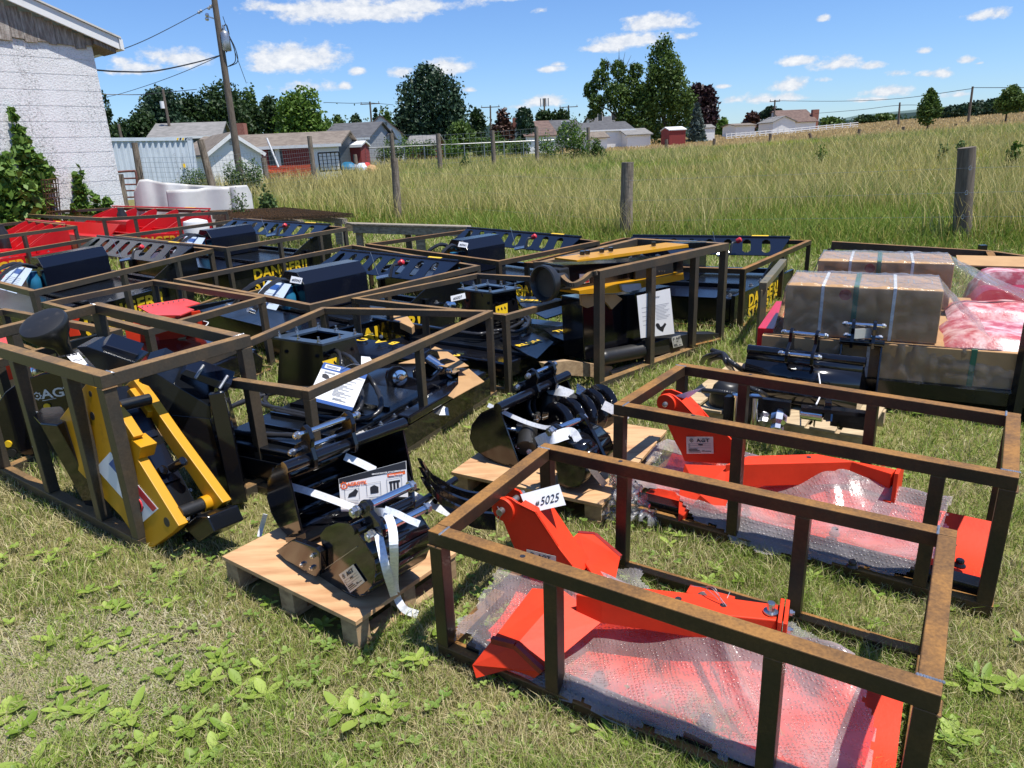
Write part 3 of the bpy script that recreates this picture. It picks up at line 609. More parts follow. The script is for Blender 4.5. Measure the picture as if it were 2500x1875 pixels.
# film materials ------------------------------------------------------------
def film(name, fac, col, rough, bub=None, wr=18):
    m = bpy.data.materials.new(name); m.use_nodes = True; N, L, b = nodes(m); t = N.new('ShaderNodeTexCoord')
    b.inputs['Base Color'].default_value = (*col, 1); b.inputs['Roughness'].default_value = rough; b.inputs['Specular IOR Level'].default_value = 1.0
    nz = N.new('ShaderNodeTexNoise'); nz.inputs['Scale'].default_value = wr; nz.inputs['Detail'].default_value = 5; nz.inputs['Distortion'].default_value = 1.5; L.new(t.outputs['Object'], nz.inputs['Vector'])
    bp = N.new('ShaderNodeBump'); bp.inputs['Strength'].default_value = .5; bp.inputs['Distance'].default_value = .010; L.new(nz.outputs['Fac'], bp.inputs['Height']); last = bp
    if bub:
        v = N.new('ShaderNodeTexVoronoi'); v.inputs['Scale'].default_value = bub; v.inputs['Randomness'].default_value = .25; L.new(t.outputs['Object'], v.inputs['Vector'])
        r = N.new('ShaderNodeMapRange'); r.interpolation_type = 'SMOOTHSTEP'; r.inputs['From Min'].default_value = .25; r.inputs['From Max'].default_value = .42; r.inputs['To Min'].default_value = 1; r.inputs['To Max'].default_value = 0; L.new(v.outputs['Distance'], r.inputs['Value'])
        b2 = N.new('ShaderNodeBump'); b2.inputs['Strength'].default_value = .7; b2.inputs['Distance'].default_value = .004; L.new(r.outputs[0], b2.inputs['Height']); L.new(bp.outputs[0], b2.inputs['Normal']); last = b2
    L.new(last.outputs[0], b.inputs['Normal'])
    tr = N.new('ShaderNodeBsdfTransparent'); lw = N.new('ShaderNodeLayerWeight'); lw.inputs['Blend'].default_value = .35; L.new(last.outputs[0], lw.inputs['Normal'])
    mr = N.new('ShaderNodeMapRange'); mr.inputs['To Min'].default_value = fac; mr.inputs['To Max'].default_value = min(1, fac+.38); L.new(lw.outputs['Facing'], mr.inputs['Value'])
    n2 = N.new('ShaderNodeTexNoise'); n2.inputs['Scale'].default_value = 4; n2.inputs['Detail'].default_value = 3; L.new(t.outputs['Object'], n2.inputs['Vector'])
    m2 = N.new('ShaderNodeMapRange'); m2.inputs['From Min'].default_value = .35; m2.inputs['From Max'].default_value = .65; m2.inputs['To Min'].default_value = .55; m2.inputs['To Max'].default_value = 1.35; L.new(n2.outputs['Fac'], m2.inputs['Value'])
    mu = N.new('ShaderNodeMath'); mu.operation = 'MULTIPLY'; mu.use_clamp = True; L.new(mr.outputs[0], mu.inputs[0]); L.new(m2.outputs[0], mu.inputs[1])
    tl = N.new('ShaderNodeBsdfTranslucent'); tl.inputs[0].default_value = (*col, 1); ma = N.new('ShaderNodeMixShader'); ma.inputs[0].default_value = .5; L.new(b.outputs[0], ma.inputs[1]); L.new(tl.outputs[0], ma.inputs[2])
    gl = N.new('ShaderNodeBsdfGlossy'); gl.inputs['Roughness'].default_value = rough; L.new(last.outputs[0], gl.inputs['Normal'])
    fr = N.new('ShaderNodeFresnel'); fr.inputs['IOR'].default_value = 1.5 if bub else 1.3; L.new(last.outputs[0], fr.inputs['Normal'])
    ms = N.new('ShaderNodeMixShader'); L.new(mu.outputs[0], ms.inputs[0]); L.new(tr.outputs[0], ms.inputs[1]); L.new(ma.outputs[0], ms.inputs[2])
    ms2 = N.new('ShaderNodeMixShader'); L.new(fr.outputs[0], ms2.inputs[0]); L.new(ms.outputs[0], ms2.inputs[1]); L.new(gl.outputs[0], ms2.inputs[2])
    L.new(ms2.outputs[0], N['Material Output'].inputs[0]); return m
M['bubble'] = film('bubble_wrap', .30, (.97, .88, .88), .16, bub=78, wr=7)
M['stretch'] = film('stretch_film', .09, (.82, .78, .74), .12, wr=34)
M['clear'] = film('clear_plastic_sheet', .26, (.75, .75, .76), .15, wr=40)
def draped(name, key_or_fn, nu, nv, m, label, cat, group=None, mask=None):
    """grid sheet: fn(s,t) -> Vector (s,t in 0..1); mask(s,t) keeps a cell"""
    idx = {}; vs = []; fs = []
    for i in range(nu+1):
        for j in range(nv+1): vs.append(key_or_fn(i/nu, j/nv))
    for i in range(nu):
        for j in range(nv):
            if mask and not mask((i+.5)/nu, (j+.5)/nv): continue
            a = i*(nv+1)+j; fs.append((a, a+nv+1, a+nv+2, a+1))
    mb = MB(); used = sorted({k for f in fs for k in f}); mp = {k: i for i, k in enumerate(used)}
    mb.v = [tuple(vs[k]) for k in used]; mb.f = [tuple(mp[k] for k in f) for f in fs]
    o = mb.build(name, m); o.data.shade_smooth(); return tag(o, label, cat, group)
def inpoly(x, y, P):
    c = False; j = len(P)-1
    for i in range(len(P)):
        if (P[i][1] > y) != (P[j][1] > y) and x < (P[j][0]-P[i][0])*(y-P[i][1])/(P[j][1]-P[i][1]+1e-12)+P[i][0]: c = not c
        j = i
    return c
def vn(x, y, s, seed): return float(vnoise(np.array([x]), np.array([y]), s, seed)[0])

# ================================================================ ORANGE REAR BLADES (crates A and B)
def cyl_between(name, m, parent, a, b, r, n=20): return MB().cyl(a, b, r, n=n).build(name, m, parent, smooth=True)
def blade_A():
    O, u, v, a, b = frame('A')
    def L(uu, vv, z): return O+u*uu+v*vv+UPV*z
    T = thing('rear_grader_blade', 'orange tractor blade with clevis mast and the number tag, in the nearest crate', 'grader blade', tuple(L(.4, .3, 0)), 'orange tractor grader blades')
    # mouldboard: curved sheet lying on its back, cutting edge towards the camera side
    mb = MB(); th = .008; prof = []
    for i in range(15):
        t = i/14; vv = .05+.42*t; z = .055-.045*math.sin(t*math.pi)*.9+.07*t**2.2; prof.append((vv, z))
    pts = [L(.10, p[0], p[1]) for p in prof]+[L(.10, p[0], p[1]-th) for p in reversed(prof)]
    mb.prism(pts, u*1.29); mb.build('mouldboard', 'orange', T, smooth=True)
    MB().prism([L(.10, -.0+.03, .062), L(.10, .085, .066), L(.10, .085, .036), L(.10, .03, .034)], u*1.27).build('cutting_edge', 'black2', T, bevel=.003)
    for uu in (.107, .56, .905):
        q = MB(); q.lathe(L(uu, .128, .028), UPV, [(.028, 0), (.028, .01), (.02, .02), (.018, .038), (.014, .042)], 18); q.build('carriage_bolt', 'black2', T, smooth=True)
    # hub wings: folded plate running across the blade
    z0 = .2
    lowL = atz('h', [(395, 1275)], .15)[0]; lowM = atz('h', [(575, 1320)], .155)[0]; lowR = atz('h', [(785, 1520)], .10)[0]
    topL = atz('h', [(700, 880)], .215)[0]; topM = atz('h', [(945, 900)], .22)[0]; topR = atz('h', [(1255, 1130)], .16)[0]
    dn = Vector((0, 0, -.008))
    MB().add([lowL, lowM, topM, topL], [(0, 1, 2, 3)]).add([lowM, lowR, topR, topM], [(0, 1, 2, 3)]).build('lower_wing', 'orange', T).modifiers.new('s', 'SOLIDIFY').thickness = .008
    eL, eM, eR = atz('h', [(240, 1470)], .07)[0], atz('h', [(270, 1570)], .03)[0], atz('h', [(700, 1590)], .045)[0]
    ms = MB().add([lowL, lowM, lowR, eR, atz('h', [(500, 1510)], .05)[0], eM, eL], [(0, 1, 2, 3, 4, 5, 6)]).build('wing_end_plate', 'orange', T); ms.modifiers.new('s', 'SOLIDIFY').thickness = .007
    for A_, B_ in ((lowL, lowM), (lowM, lowR)):
        d = (B_-A_).normalized(); MB().bar(A_+UPV*.001-v*.006, B_+UPV*.001-v*.006, .016, .02, ext=.0).build('masked_edge', 'maroon', T)
    MB().cyl(lerp(lowL, lowM, .2)+Vector((0, 0, .003)), lerp(lowL, lowM, .2)+Vector((0, 0, .006)), .011, n=16).build('weld_plug', 'orange', T)
    # far wing
    f = [atz('h', [p], z)[0] for p, z in (((990, 520), .20), ((1050, 465), .2), ((1180, 475), .19), ((1380, 650), .15), ((1340, 835), .16), ((1160, 780), .21))]
    MB().add(f, [tuple(range(6))]).build('far_wing', 'orange', T).modifiers.new('s', 'SOLIDIFY').thickness = .008
    for A_, B_ in ((f[1], f[2]), (f[2], f[3])): MB().bar(A_+v*.008, B_+v*.008, .016, .02).build('masked_edge', 'maroon', T)
    # mast: side plates with clevis ends and a folded top
    n = v; pN = L(0, .375, 0); pF = L(0, .47, 0)
    near = onplane('h', [(412, 245), (425, 205), (455, 178), (495, 170), (535, 183), (580, 215), (640, 245), (720, 285), (900, 560), (1010, 700), (950, 880), (820, 870), (690, 850), (675, 790), (600, 660), (560, 570), (480, 380), (440, 290)], pN, n)
    plate('mast_side', 'orange', T, near, v*.01, .002)
    far = onplane('h', [(478, 140), (510, 112), (560, 108), (600, 125), (650, 200), (800, 280), (990, 520), (1150, 760), (1000, 840), (700, 850), (500, 300)], pF, n)
    plate('mast_side', 'orange', T, far, v*.01, .002)
    t1 = onplane('h', [(600, 232)], pN, n)[0]; t2 = onplane('h', [(900, 560)], pN, n)[0]; t3 = onplane('h', [(1030, 730)], pN, n)[0]
    w = v*.105
    top = onplane('h', [(600, 232), (720, 285), (900, 560), (1060, 790)], pN, n)
    mb = MB()
    for i in range(3): mb.add([top[i], top[i+1], top[i+1]+w, top[i]+w], [(0, 1, 2, 3)])
    mb.build('mast_top', 'orange', T).modifiers.new('s', 'SOLIDIFY').thickness = .007
    c = onplane('h', [(480, 262)], pN, n)[0]
    MB().lathe(c-v*.012, v, [(.045, 0), (.047, .004), (.047, .014)], 28).build('boss', 'orange', T, smooth=True)
    pin = MB().cyl(c-v*.035, c+v*.14, .013, n=20).build('clevis_pin', 'zincd', T, smooth=True)
    mb = MB(); p0 = c-v*.028; mb.tube([p0+UPV*.02-u*.01, p0, p0-UPV*.03-u*.004, p0-UPV*.045-u*.01, p0-UPV*.035-u*.018, p0-UPV*.018-u*.012], .0016, 6); mb.tube([p0+UPV*.02+u*.006, p0, p0-UPV*.02], .0016, 6); mb.build('split_pin', 'zincd', pin)
    # name plate
    npq = onplane('h', [(657, 575), (886, 630), (886, 760), (657, 705)], pN-v*.001, n); name_plate(T, npq)
    # box arm to the right with tapering box section and mounting stub
    at = [U(*ZP('w', [p])[0], .25) for p in ((60, 265), (480, 180), (1010, 235), (1340, 290), (1845, 355), (1915, 345), (1910, 520), (1830, 500), (1370, 450), (900, 380))]
    P1 = U(1462, 1408, .25); P2 = U(1900, 1474, .25); P3 = U(1893, 1514, .25); P4 = U(1412, 1452, .25)
    arm = [P4, U(1535, 1430, .25), P2, P3]
    bm = MB(); lo = -.10
    q = [U(1405, 1450, .25), U(1500, 1428, .25), U(1700, 1449, .25), U(1902, 1476, .25), U(1897, 1515, .25), U(1690, 1494, .25), U(1470, 1462, .25)]
    bm.prism(list(reversed([p+Vector((0, 0, -.095)) for p in q])), (0, 0, .095)); bm.build('box_arm', 'orange', T, bevel=.004)
    e1, e2 = U(1910, 1472, .255), U(1903, 1524, .255)
    d = (e1-e2).normalized(); ax = Vector((d.y, -d.x, 0)); ax = ax if ax.x > 0 else -ax
    for k, s_ in ((0, .012), (.016, .012)): MB().box(-.006, .006, -.065, .065, -.115, .012, Matrix.Translation(lerp(e1, e2, .5)+ax*(k)) @ Matrix(((ax.x, d.x, 0, 0), (ax.y, d.y, 0, 0), (0, 0, 1, 0), (0, 0, 0, 1)))).build('end_flange', 'orange', T, bevel=.002)
    for sgn in (-1, 1):
        for zz in (-.02, -.085):
            mb = MB(); hexnut(mb, lerp(e1, e2, .5)+d*sgn*.045+ax*.024+UPV*zz, ax, .011, .009); mb.build('flange_bolt', 'zinc', T)
    h = U(*ZP('w', [(1775, 425)])[0], .252); mb = MB(); mb.lathe(h, UPV, [(.022, 0), (.023, .003), (.022, .006), (.012, .007), (.012, .034), (.011, .036)], 24); mb.build('hitch_pin', 'zinc', T, smooth=True)
    for p in ((945, 300), (1350, 358)):
        c2 = U(*ZP('w', [p])[0], .251); MB().cyl(c2-UPV*.0005, c2+UPV*.0008, .0105, n=18).build('bolt_hole', 'ink', T)
    p0 = U(*ZP('w', [(1350, 360)])[0], .252); p1 = U(*ZP('w', [(1190, 200)])[0], .28)
    mb = MB(); mb.tube(bez([p0, lerp(p0, p1, .5)+UPV*.03, p1, p1+u*.03-UPV*.02, p1+u*.06-UPV*.04, p0+v*.08]), .0012, 5); mb.tube(bez([p0+u*.01, lerp(p0, p1, .6)+UPV*.02, p1, p1-u*.05-UPV*.01]), .0012, 5); mb.build('tie_wire', 'zincd', T)
    MB().bar(U(1680, 1445, .17), U(1790, 1475, .17), .05, .03).build('rear_bracket', 'orange', T, bevel=.002)
    # price tag
    q = onplane('h', [(608, 150), (908, 70), (962, 232), (668, 298)], pF-v*.06+UPV*.42, v-UPV*.7); n_t = (v-UPV*.7).normalized()
    tg = thing('number_tag', 'white paper tag handwritten 5025, tied to the orange mast', 'tag', tuple(q[3]))
    MB().prism([q[3], q[2], q[1], q[0]], -n_t*.001).build('card', 'white', tg)
    q2 = [p-n_t*.0015 for p in q]
    qtext('#', q2, .26, .74, .24, 'ink', tg, shear=.2, name='handwriting'); qtext('5025', q2, .38, .76, .38, 'ink', tg, shear=.35, sx=.9, bold=-.008, space=1.0, name='handwriting')
    MB().cyl(in_quad(q2, .12, .72), in_quad(q2, .12, .72)-v*.001, .004, n=12).build('eyelet', 'ink', tg)
    # bubble wrap
    def ht(uu, vv):
        t = (vv-.05)/.42; z = .092-.03*math.sin(max(0, min(1, t))*math.pi)+.10*max(0, min(1.0, t))**2
        if vv < .04: z = .085-(.04-vv)*1.1
        if vv > .47: z = max(.05, .175-(vv-.47)*1.1)
        rg = math.exp(-((uu-.80)**2+(vv-.34)**2)/.018)*.05; z += rg
        z += (vn(uu, vv, .22, 3)-.5)*.045+(vn(uu, vv, .09, 4)-.5)*.012+abs(vn(uu*1.5+vv, vv, .2, 6)-.5)*.04
        s_ = ((uu-.74)*.36-(vv-.52)*.30)/.2196**.5; w_ = ((uu-.74)*.30+(vv-.52)*.36)
        e_ = abs((uu-.74)*.77+(vv-.52)*.64); z += .05*math.exp(-(e_/.022)**2)*max(0, min(1, 6*s_*1.0+.5))*max(0, min(1, (.5-s_)*6))
        return max(z, .03)
    out = [(.02, .42), (.02, .12), (.05, .02), (.12, .05), (.2, .01), (.6, .005), (1.0, .012), (1.25, .02), (1.32, .12), (1.33, .25), (1.28, .38), (1.22, .62), (1.05, .72), (.9, .66), (.78, .52), (.62, .56), (.45, .74), (.3, .7), (.22, .62), (.12, .56)]
    def mask(s, t):
        uu, vv = s*1.36, -.02+t*.78; j = (vn(s*9, t*9, .35, 8)-.5)*.03; return inpoly(uu+j, vv+j, out)
    draped('bubble_wrap', lambda s, t: L(s*1.36, -.02+t*.78, ht(s*1.36, -.02+t*.78)), 150, 90, 'bubble', 'crumpled bubble wrap over the orange blade in the nearest crate', 'bubble wrap', 'bubble wrap over the grader blades', mask)
blade_A()

def blade_B():
    O, u, v, a, b = frame('B')
    def L(uu, vv, z): return O+u*uu+v*vv+UPV*z
    T = thing('rear_grader_blade', 'orange tractor blade in the second right hand crate, mast carrying a silver maker plate', 'grader blade', tuple(L(.4, .3, 0)), 'orange tractor grader blades')
    mb = MB(); th = .008; prof = []
    for i in range(15):
        t = i/14; prof.append((.08+.4*t, .075-.045*math.sin(t*math.pi)*.9+.07*t**2.2))
    pts = [L(.08, p[0], p[1]) for p in prof]+[L(.08, p[0], p[1]-th) for p in reversed(prof)]
    mb.prism(pts, u*1.38); mb.build('mouldboard', 'orange', T, smooth=True)
    MB().prism([L(.08, .05, .085), L(.08, .115, .088), L(.08, .115, .05), L(.08, .05, .05)], u*1.38).build('cutting_edge', 'black2', T, bevel=.003)
    for px, py in ((1592, 1190), (1822, 1255), (2037, 1305), (2080, 1385), (2255, 1360), (2342, 1382)):
        c = U(px, py, .07); mb = MB(); mb.lathe(c, UPV, [(.022, 0), (.022, .006), (.015, .014), (.015, .026), (.012, .03)], 16); mb.build('carriage_bolt', 'black2', T, smooth=True)
    z = .17
    # lower wing
    A1, A2, A3, A4, A5 = [atz('k', [p], zz)[0] for p, zz in (((585, 590), .27), ((865, 600), .26), ((930, 660), .235), ((845, 922), .1), ((690, 800), .15))]
    A6 = atz('k', [(552, 740)], .17)[0]
    MB().add([A1, A6, A5, A2], [(0, 1, 2, 3)]).add([A2, A5, A4, A3], [(0, 1, 2, 3)]).build('lower_wing', 'orange', T).modifiers.new('s', 'SOLIDIFY').thickness = .008
    E1, E2, E3 = atz('k', [(540, 985)], .04)[0], atz('k', [(640, 930)], .055)[0], atz('k', [(840, 925)], .09)[0]
    MB().add([A6, E1, E2, E3, A4, A5], [(0, 1, 2, 3, 4, 5)]).build('wing_end_plate', 'orange', T).modifiers.new('s', 'SOLIDIFY').thickness = .008
    n = v; pN = L(0, .33, 0); pF = L(0, .42, 0)
    near = onplane('k', [(405, 175), (412, 145), (440, 118), (475, 112), (510, 125), (555, 160), (645, 255), (700, 345), (870, 392), (942, 470), (932, 590), (585, 572), (560, 510), (520, 440), (465, 320), (430, 215)], pN, n)
    plate('mast_side', 'orange', T, near, v*.01, .002)
    far = onplane('k', [(420, 115), (450, 88), (495, 85), (560, 110), (680, 200), (770, 300), (900, 380), (930, 560), (700, 560), (600, 400), (450, 200)], pF, n)
    plate('mast_side', 'orange', T, far, v*.01, .002)
    top = onplane('k', [(560, 165), (645, 255), (700, 345), (870, 392)], pN, n); mb = MB(); w = v*.1
    for i in range(3): mb.add([top[i], top[i+1], top[i+1]+w, top[i]+w], [(0, 1, 2, 3)])
    mb.build('mast_top', 'orange', T).modifiers.new('s', 'SOLIDIFY').thickness = .007
    c = onplane('k', [(465, 178)], pN, n)[0]
    MB().lathe(c-v*.014, v, [(.046, 0), (.048, .004), (.048, .014)], 28).build('boss', 'orange', T, smooth=True)
    pin = MB(); pin.lathe(c-v*.032, v, [(.006, 0), (.012, .004), (.013, .02), (.013, .15)], 18); pin.build('clevis_pin', 'zincd', T, smooth=True)
    name_plate(T, onplane('k', [(597, 403), (777, 405), (782, 517), (600, 518)], pN-v*.001, n))
    q = [U(*ZP('k', [p])[0], .28) for p in ((930, 560), (1016, 533), (1500, 520), (1900, 600), (2025, 620), (2015, 660), (1900, 655), (1300, 615), (930, 600))]
    q = [U(*ZP('k', [p])[0], .275) for p in ((870, 595), (1016, 533), (1480, 520), (1990, 628), (1985, 672), (1715, 573), (1016, 590))]
    q = [U(*ZP('k', [p])[0], .275) for p in ((860, 592), (1016, 533), (1480, 520), (2015, 625), (1980, 655), (1715, 573), (1016, 590))]
    MB().prism(list(reversed([p-UPV*.11 for p in q])), (0, 0, .11)).build('box_arm', 'orange', T, bevel=.003)
    e = lerp(q[3], q[4], .5); d = u; MB().bar(e-UPV*.12-v*.09, e-UPV*.12+v*.09, .03, .04).build('end_flange', 'orange', T, bevel=.002)
    MB().box(-.008, .008, -.085, .085, -.13, .03, Matrix.Translation(e+u*.02) @ Matrix(((u.x, v.x, 0, 0), (u.y, v.y, 0, 0), (0, 0, 1, 0), (0, 0, 0, 1)))).build('end_flange', 'orange', T, bevel=.002)
    mb = MB(); mb.lathe(e+v*.05-u*.05+UPV*.002, UPV, [(.02, 0), (.02, .005), (.012, .006), (.012, .03)], 18); mb.build('hitch_pin', 'zinc', T, smooth=True)
    c2 = U(*ZP('k', [(1423, 542)])[0], .276); MB().cyl(c2-UPV*.0005, c2+UPV*.0008, .0105, n=18).build('bolt_hole', 'ink', T)
    k = U(*ZP('k', [(1650, 715)])[0], .12); mb = MB(); mb.tube([k+u*.02*math.cos(t)+UPV*.02*math.sin(t) for t in [i*.6 for i in range(12)]], .003, 6); mb.tube([k-UPV*.02-u*.006, k-UPV*.09-u*.008], .004, 6); mb.tube([k-UPV*.02+u*.006, k-UPV*.09+u*.008], .004, 6); mb.build('shackle', 'zincd', T)
    tq = onplane('k', [(520, 130), (600, 148), (700, 75), (730, 55)], pF, n)
    # leaning blank tag at the clevis
    tg = thing('number_tag', 'blank curled tag wired to the mast of the second orange blade', 'tag', tuple(tq[0]))
    a_, b_, c_, d_ = onplane('k', [(520, 128), (640, 90), (705, 75), (600, 150)], pF-v*.02, n); MB().prism([d_, c_, b_, a_], -v*.0012).build('card', 'white', tg)
    MB().tube(bez([c_, onplane('k', [(735, 60)], pF, n)[0]]), .0012, 5).build('wire', 'zincd', tg)
    def ht(uu, vv):
        t = (vv-.08)/.4; z = .115-.03*math.sin(max(0, min(1, t))*math.pi)+.10*max(0, min(1.0, t))**2
        if vv < .06: z = max(.02, .10-(.06-vv)*.9)
        if vv > .48: z = max(.05, .2-(vv-.48)*1.1)
        z += math.exp(-((uu-.85)**2+(vv-.38)**2)/.02)*.05
        z += (vn(uu, vv, .22, 13)-.5)*.045+(vn(uu, vv, .09, 14)-.5)*.012+abs(vn(uu*1.5+vv, vv, .2, 16)-.5)*.04
        return max(z, .03)
    out = [(.0, .42), (.0, .12), (.06, .07), (.25, .1), (.42, .02), (.7, -.03), (1.0, -.0), (1.22, .03), (1.30, .12), (1.33, .25), (1.30, .4), (1.27, .62), (1.1, .7), (.9, .66), (.75, .62), (.5, .72), (.3, .7), (.15, .6)]
    def mask(s, t):
        uu, vv = s*1.42, -.05+t*.82; j = (vn(s*9, t*9, .35, 18)-.5)*.03; return inpoly(uu+j, vv+j, out)
    draped('bubble_wrap', lambda s, t: L(s*1.42, -.05+t*.82, ht(s*1.42, -.05+t*.82)), 150, 90, 'bubble', 'crumpled bubble wrap over the orange blade in the second right hand crate', 'bubble wrap', 'bubble wrap over the grader blades', mask)
    # clear film hanging off the left corner
    q = [U(*ZP('k', [p])[0], zz) for p, zz in (((95, 600), .3), ((225, 700), .2), ((430, 980), .03), ((40, 960), .02))]
    def fn(s, t):
        p = (q[0]*(1-s)+q[1]*s)*(1-t)+(q[3]*(1-s)+q[2]*s)*t
        return p+v*(vn(s*3, t*3, .3, 5)-.5)*.12+UPV*(vn(s*4, t*4, .4, 9)-.5)*.05
    draped('torn_film', fn, 26, 30, 'clear', 'torn clear plastic film hanging from the left end of the second crate', 'plastic film', None, lambda s, t: vn(s*5, t*5, .5, 2) > .22)
blade_B()
# ================================================================ PALLETS AND BUCKET SETS
def pallet(name, label, corners, ztop, m_top, m_w, slats=0, group='pallets carrying attachment sets', thick=.018):
    """corners xy: N(near), R, F, L at the top surface"""
    P = [Vector((c[0], c[1], 0)) for c in corners]
    T = thing(name, label, 'pallet', (P[0].x, P[0].y, 0), group); e1, e2 = (P[1]-P[0]), (P[3]-P[0])
    if slats:
        for k in range(slats):
            t0 = (k+.06)/slats; t1 = (k+.90)/slats; q = [P[0]+e2*t0, P[0]+e2*t0+e1, P[0]+e2*t1+e1, P[0]+e2*t1]
            MB().prism([p+UPV*(ztop-thick+rnd.uniform(-.002, .002)) for p in q], UPV*thick).build('deck_board', m_w, T, bevel=.002)
        for t in (.02, .47, .92):
            MB().prism([p+UPV*(ztop-thick-.095) for p in (P[0]+e1*t, P[0]+e1*(t+.06), P[0]+e1*(t+.06)+e2, P[0]+e1*t+e2)], UPV*.093).build('bearer', m_w, T, bevel=.002)
    else:
        MB().prism([p+UPV*(ztop-thick) for p in P], UPV*thick).build('plywood_top', m_top, T, bevel=.0015)
        for i in (.0, .44, .88):
            for j in (.0, .44, .88):
                q = [P[0]+e1*(i+.008)+e2*(j+.008), P[0]+e1*(i+.12)+e2*(j+.008), P[0]+e1*(i+.12)+e2*(j+.11), P[0]+e1*(i+.008)+e2*(j+.11)]
                MB().prism([p+UPV*.018 for p in q], UPV*(ztop-thick-.020)).build('block', m_w, T, bevel=.002)
        for j in (.0, .44, .88):
            q = [P[0]+e1*.004+e2*(j+.01), P[0]+e1*1.0+e2*(j+.01), P[0]+e1*1.0+e2*(j+.11), P[0]+e1*.004+e2*(j+.11)]
            MB().prism([p+UPV*.002 for p in q], UPV*.0155).build('skid_board', m_w, T, bevel=.0015)
    KEEP.append([(p.x, p.y) for p in P]); return T
def bucket(label, org, wdir, fdir, W, prof, tr=.025, group=None, ears=None, holes=True, name='excavator_bucket', earh=.13):
    """prof: (f,z) closed side outline starting at the top tube, going round the belly to the lip; ears: list of w positions"""
    w = Vector(wdir).normalized(); f = Vector(fdir).normalized(); org = Vector(org)
    T = thing(name, label, 'bucket', tuple(org), group)
    def Pt(ww, ff, z): return org+w*ww+f*ff+UPV*z
    mb = MB(); n = len(prof)
    outer = [(p[0], p[1]) for p in prof]
    for i in range(n-1):
        a, b = outer[i], outer[i+1]; mb.add([Pt(0, *a), Pt(W, *a), Pt(W, *b), Pt(0, *b)], [(0, 1, 2, 3)])
    sh = mb.build('shell', 'black', T, smooth=True); sm = sh.modifiers.new('s', 'SOLIDIFY'); sm.thickness = .008; sm.offset = -1
    for ww in (0, W-.01): MB().prism([Pt(ww, *p) for p in prof], w*.01).build('side_plate', 'black', T, bevel=.001)
    MB().cyl(Pt(-.008, *prof[0]), Pt(W+.008, *prof[0]), tr, n=24).build('top_tube', 'black', T, smooth=True)
    a, b = prof[-1], prof[-2]; d = Vector((a[0]-b[0], a[1]-b[1])).normalized()
    MB().prism([Pt(.0, a[0]-d.x*.07, a[1]-d.y*.07-.004), Pt(0, a[0]+d.x*.03, a[1]+d.y*.03-.002), Pt(0, a[0]+d.x*.03, a[1]+d.y*.03+.006), Pt(0, a[0]-d.x*.07, a[1]-d.y*.07+.012)], w*W).build('cutting_edge', 'black2', T)
    if ears:
        c = prof[0]
        for e in ears:
            out = [(c[0]-.06, c[1]-.05), (c[0]+.04, c[1]-.03), (c[0]+.05, c[1]+.01), (c[0]+.035, c[1]+earh*.5), (c[0]+.045, c[1]+earh*.85), (c[0]+.03, c[1]+earh+.02), (c[0], c[1]+earh+.03), (c[0]-.03, c[1]+earh+.01), (c[0]-.035, c[1]+earh*.6), (c[0]-.09, c[1]+earh*.35), (c[0]-.11, c[1]+.02), (c[0]-.1, c[1]-.03)]
            MB().prism([Pt(e, *p) for p in out], w*.02).build('ear', 'black', T, bevel=.003)
        e0, e1 = min(ears), max(ears)+.02
        pin_with_nuts(T, Pt(e0-.03, c[0]+.005, c[1]+earh), Pt(e1+.03, c[0]+.005, c[1]+earh), .011)
        pin_with_nuts(T, Pt(e0-.02, c[0]-.075, c[1]+.02), Pt(e1+.02, c[0]-.075, c[1]+.02), .011)
    return T, Pt
def strap(name, label, pts, w, side, group='white straps round the attachment sets'):
    """flat webbing along pts (world) with width vector(s) side"""
    P = bez(pts, max(24, 6*len(pts))); mb = MB(); vs = []
    for i, p in enumerate(P):
        s = (P[min(i+1, len(P)-1)]-P[max(i-1, 0)]).cross(Vector((.1*math.sin(i*.7), 0, EYE))-p).normalized(); vs += [p-s*w/2, p+s*w/2]
    mb.add(vs, [(2*i, 2*i+1, 2*i+3, 2*i+2) for i in range(len(P)-1)])
    o = mb.build(name, 'strap'); o.modifiers.new('s', 'SOLIDIFY').thickness = .0016; return tag(o, label, 'strap', group)
# ---- pallet 1
p1 = [U(868, 1518, .13), U(1114, 1348, .13), U(639, 1306, .13), U(542, 1358, .13)]
e_r = p1[1]-p1[0]; e_l = p1[3]-p1[0]; p1 = [p1[0], p1[1], p1[1]+e_l, p1[3]]
pallet('plywood_pallet', 'plywood topped pallet in the centre foreground under black buckets', p1, .13, 'ply', 'wood')
w1 = Vector((.69, .724, 0)); f1 = Vector((.724, -.69, 0)); lip = U(732, 1322, .145)
B1, Pt1 = bucket('wide black excavator bucket standing on the centre foreground pallet', lip-UPV*0, w1, f1, .60,
       [(-.02, .33), (-.07, .335), (-.13, .30), (-.20, .22), (-.235, .13), (-.22, .06), (-.17, .01), (-.10, -.01), (-.02, -.005), (.03, .01)], .027, 'black excavator buckets on pallets', ears=[.10, .30], earh=.12)
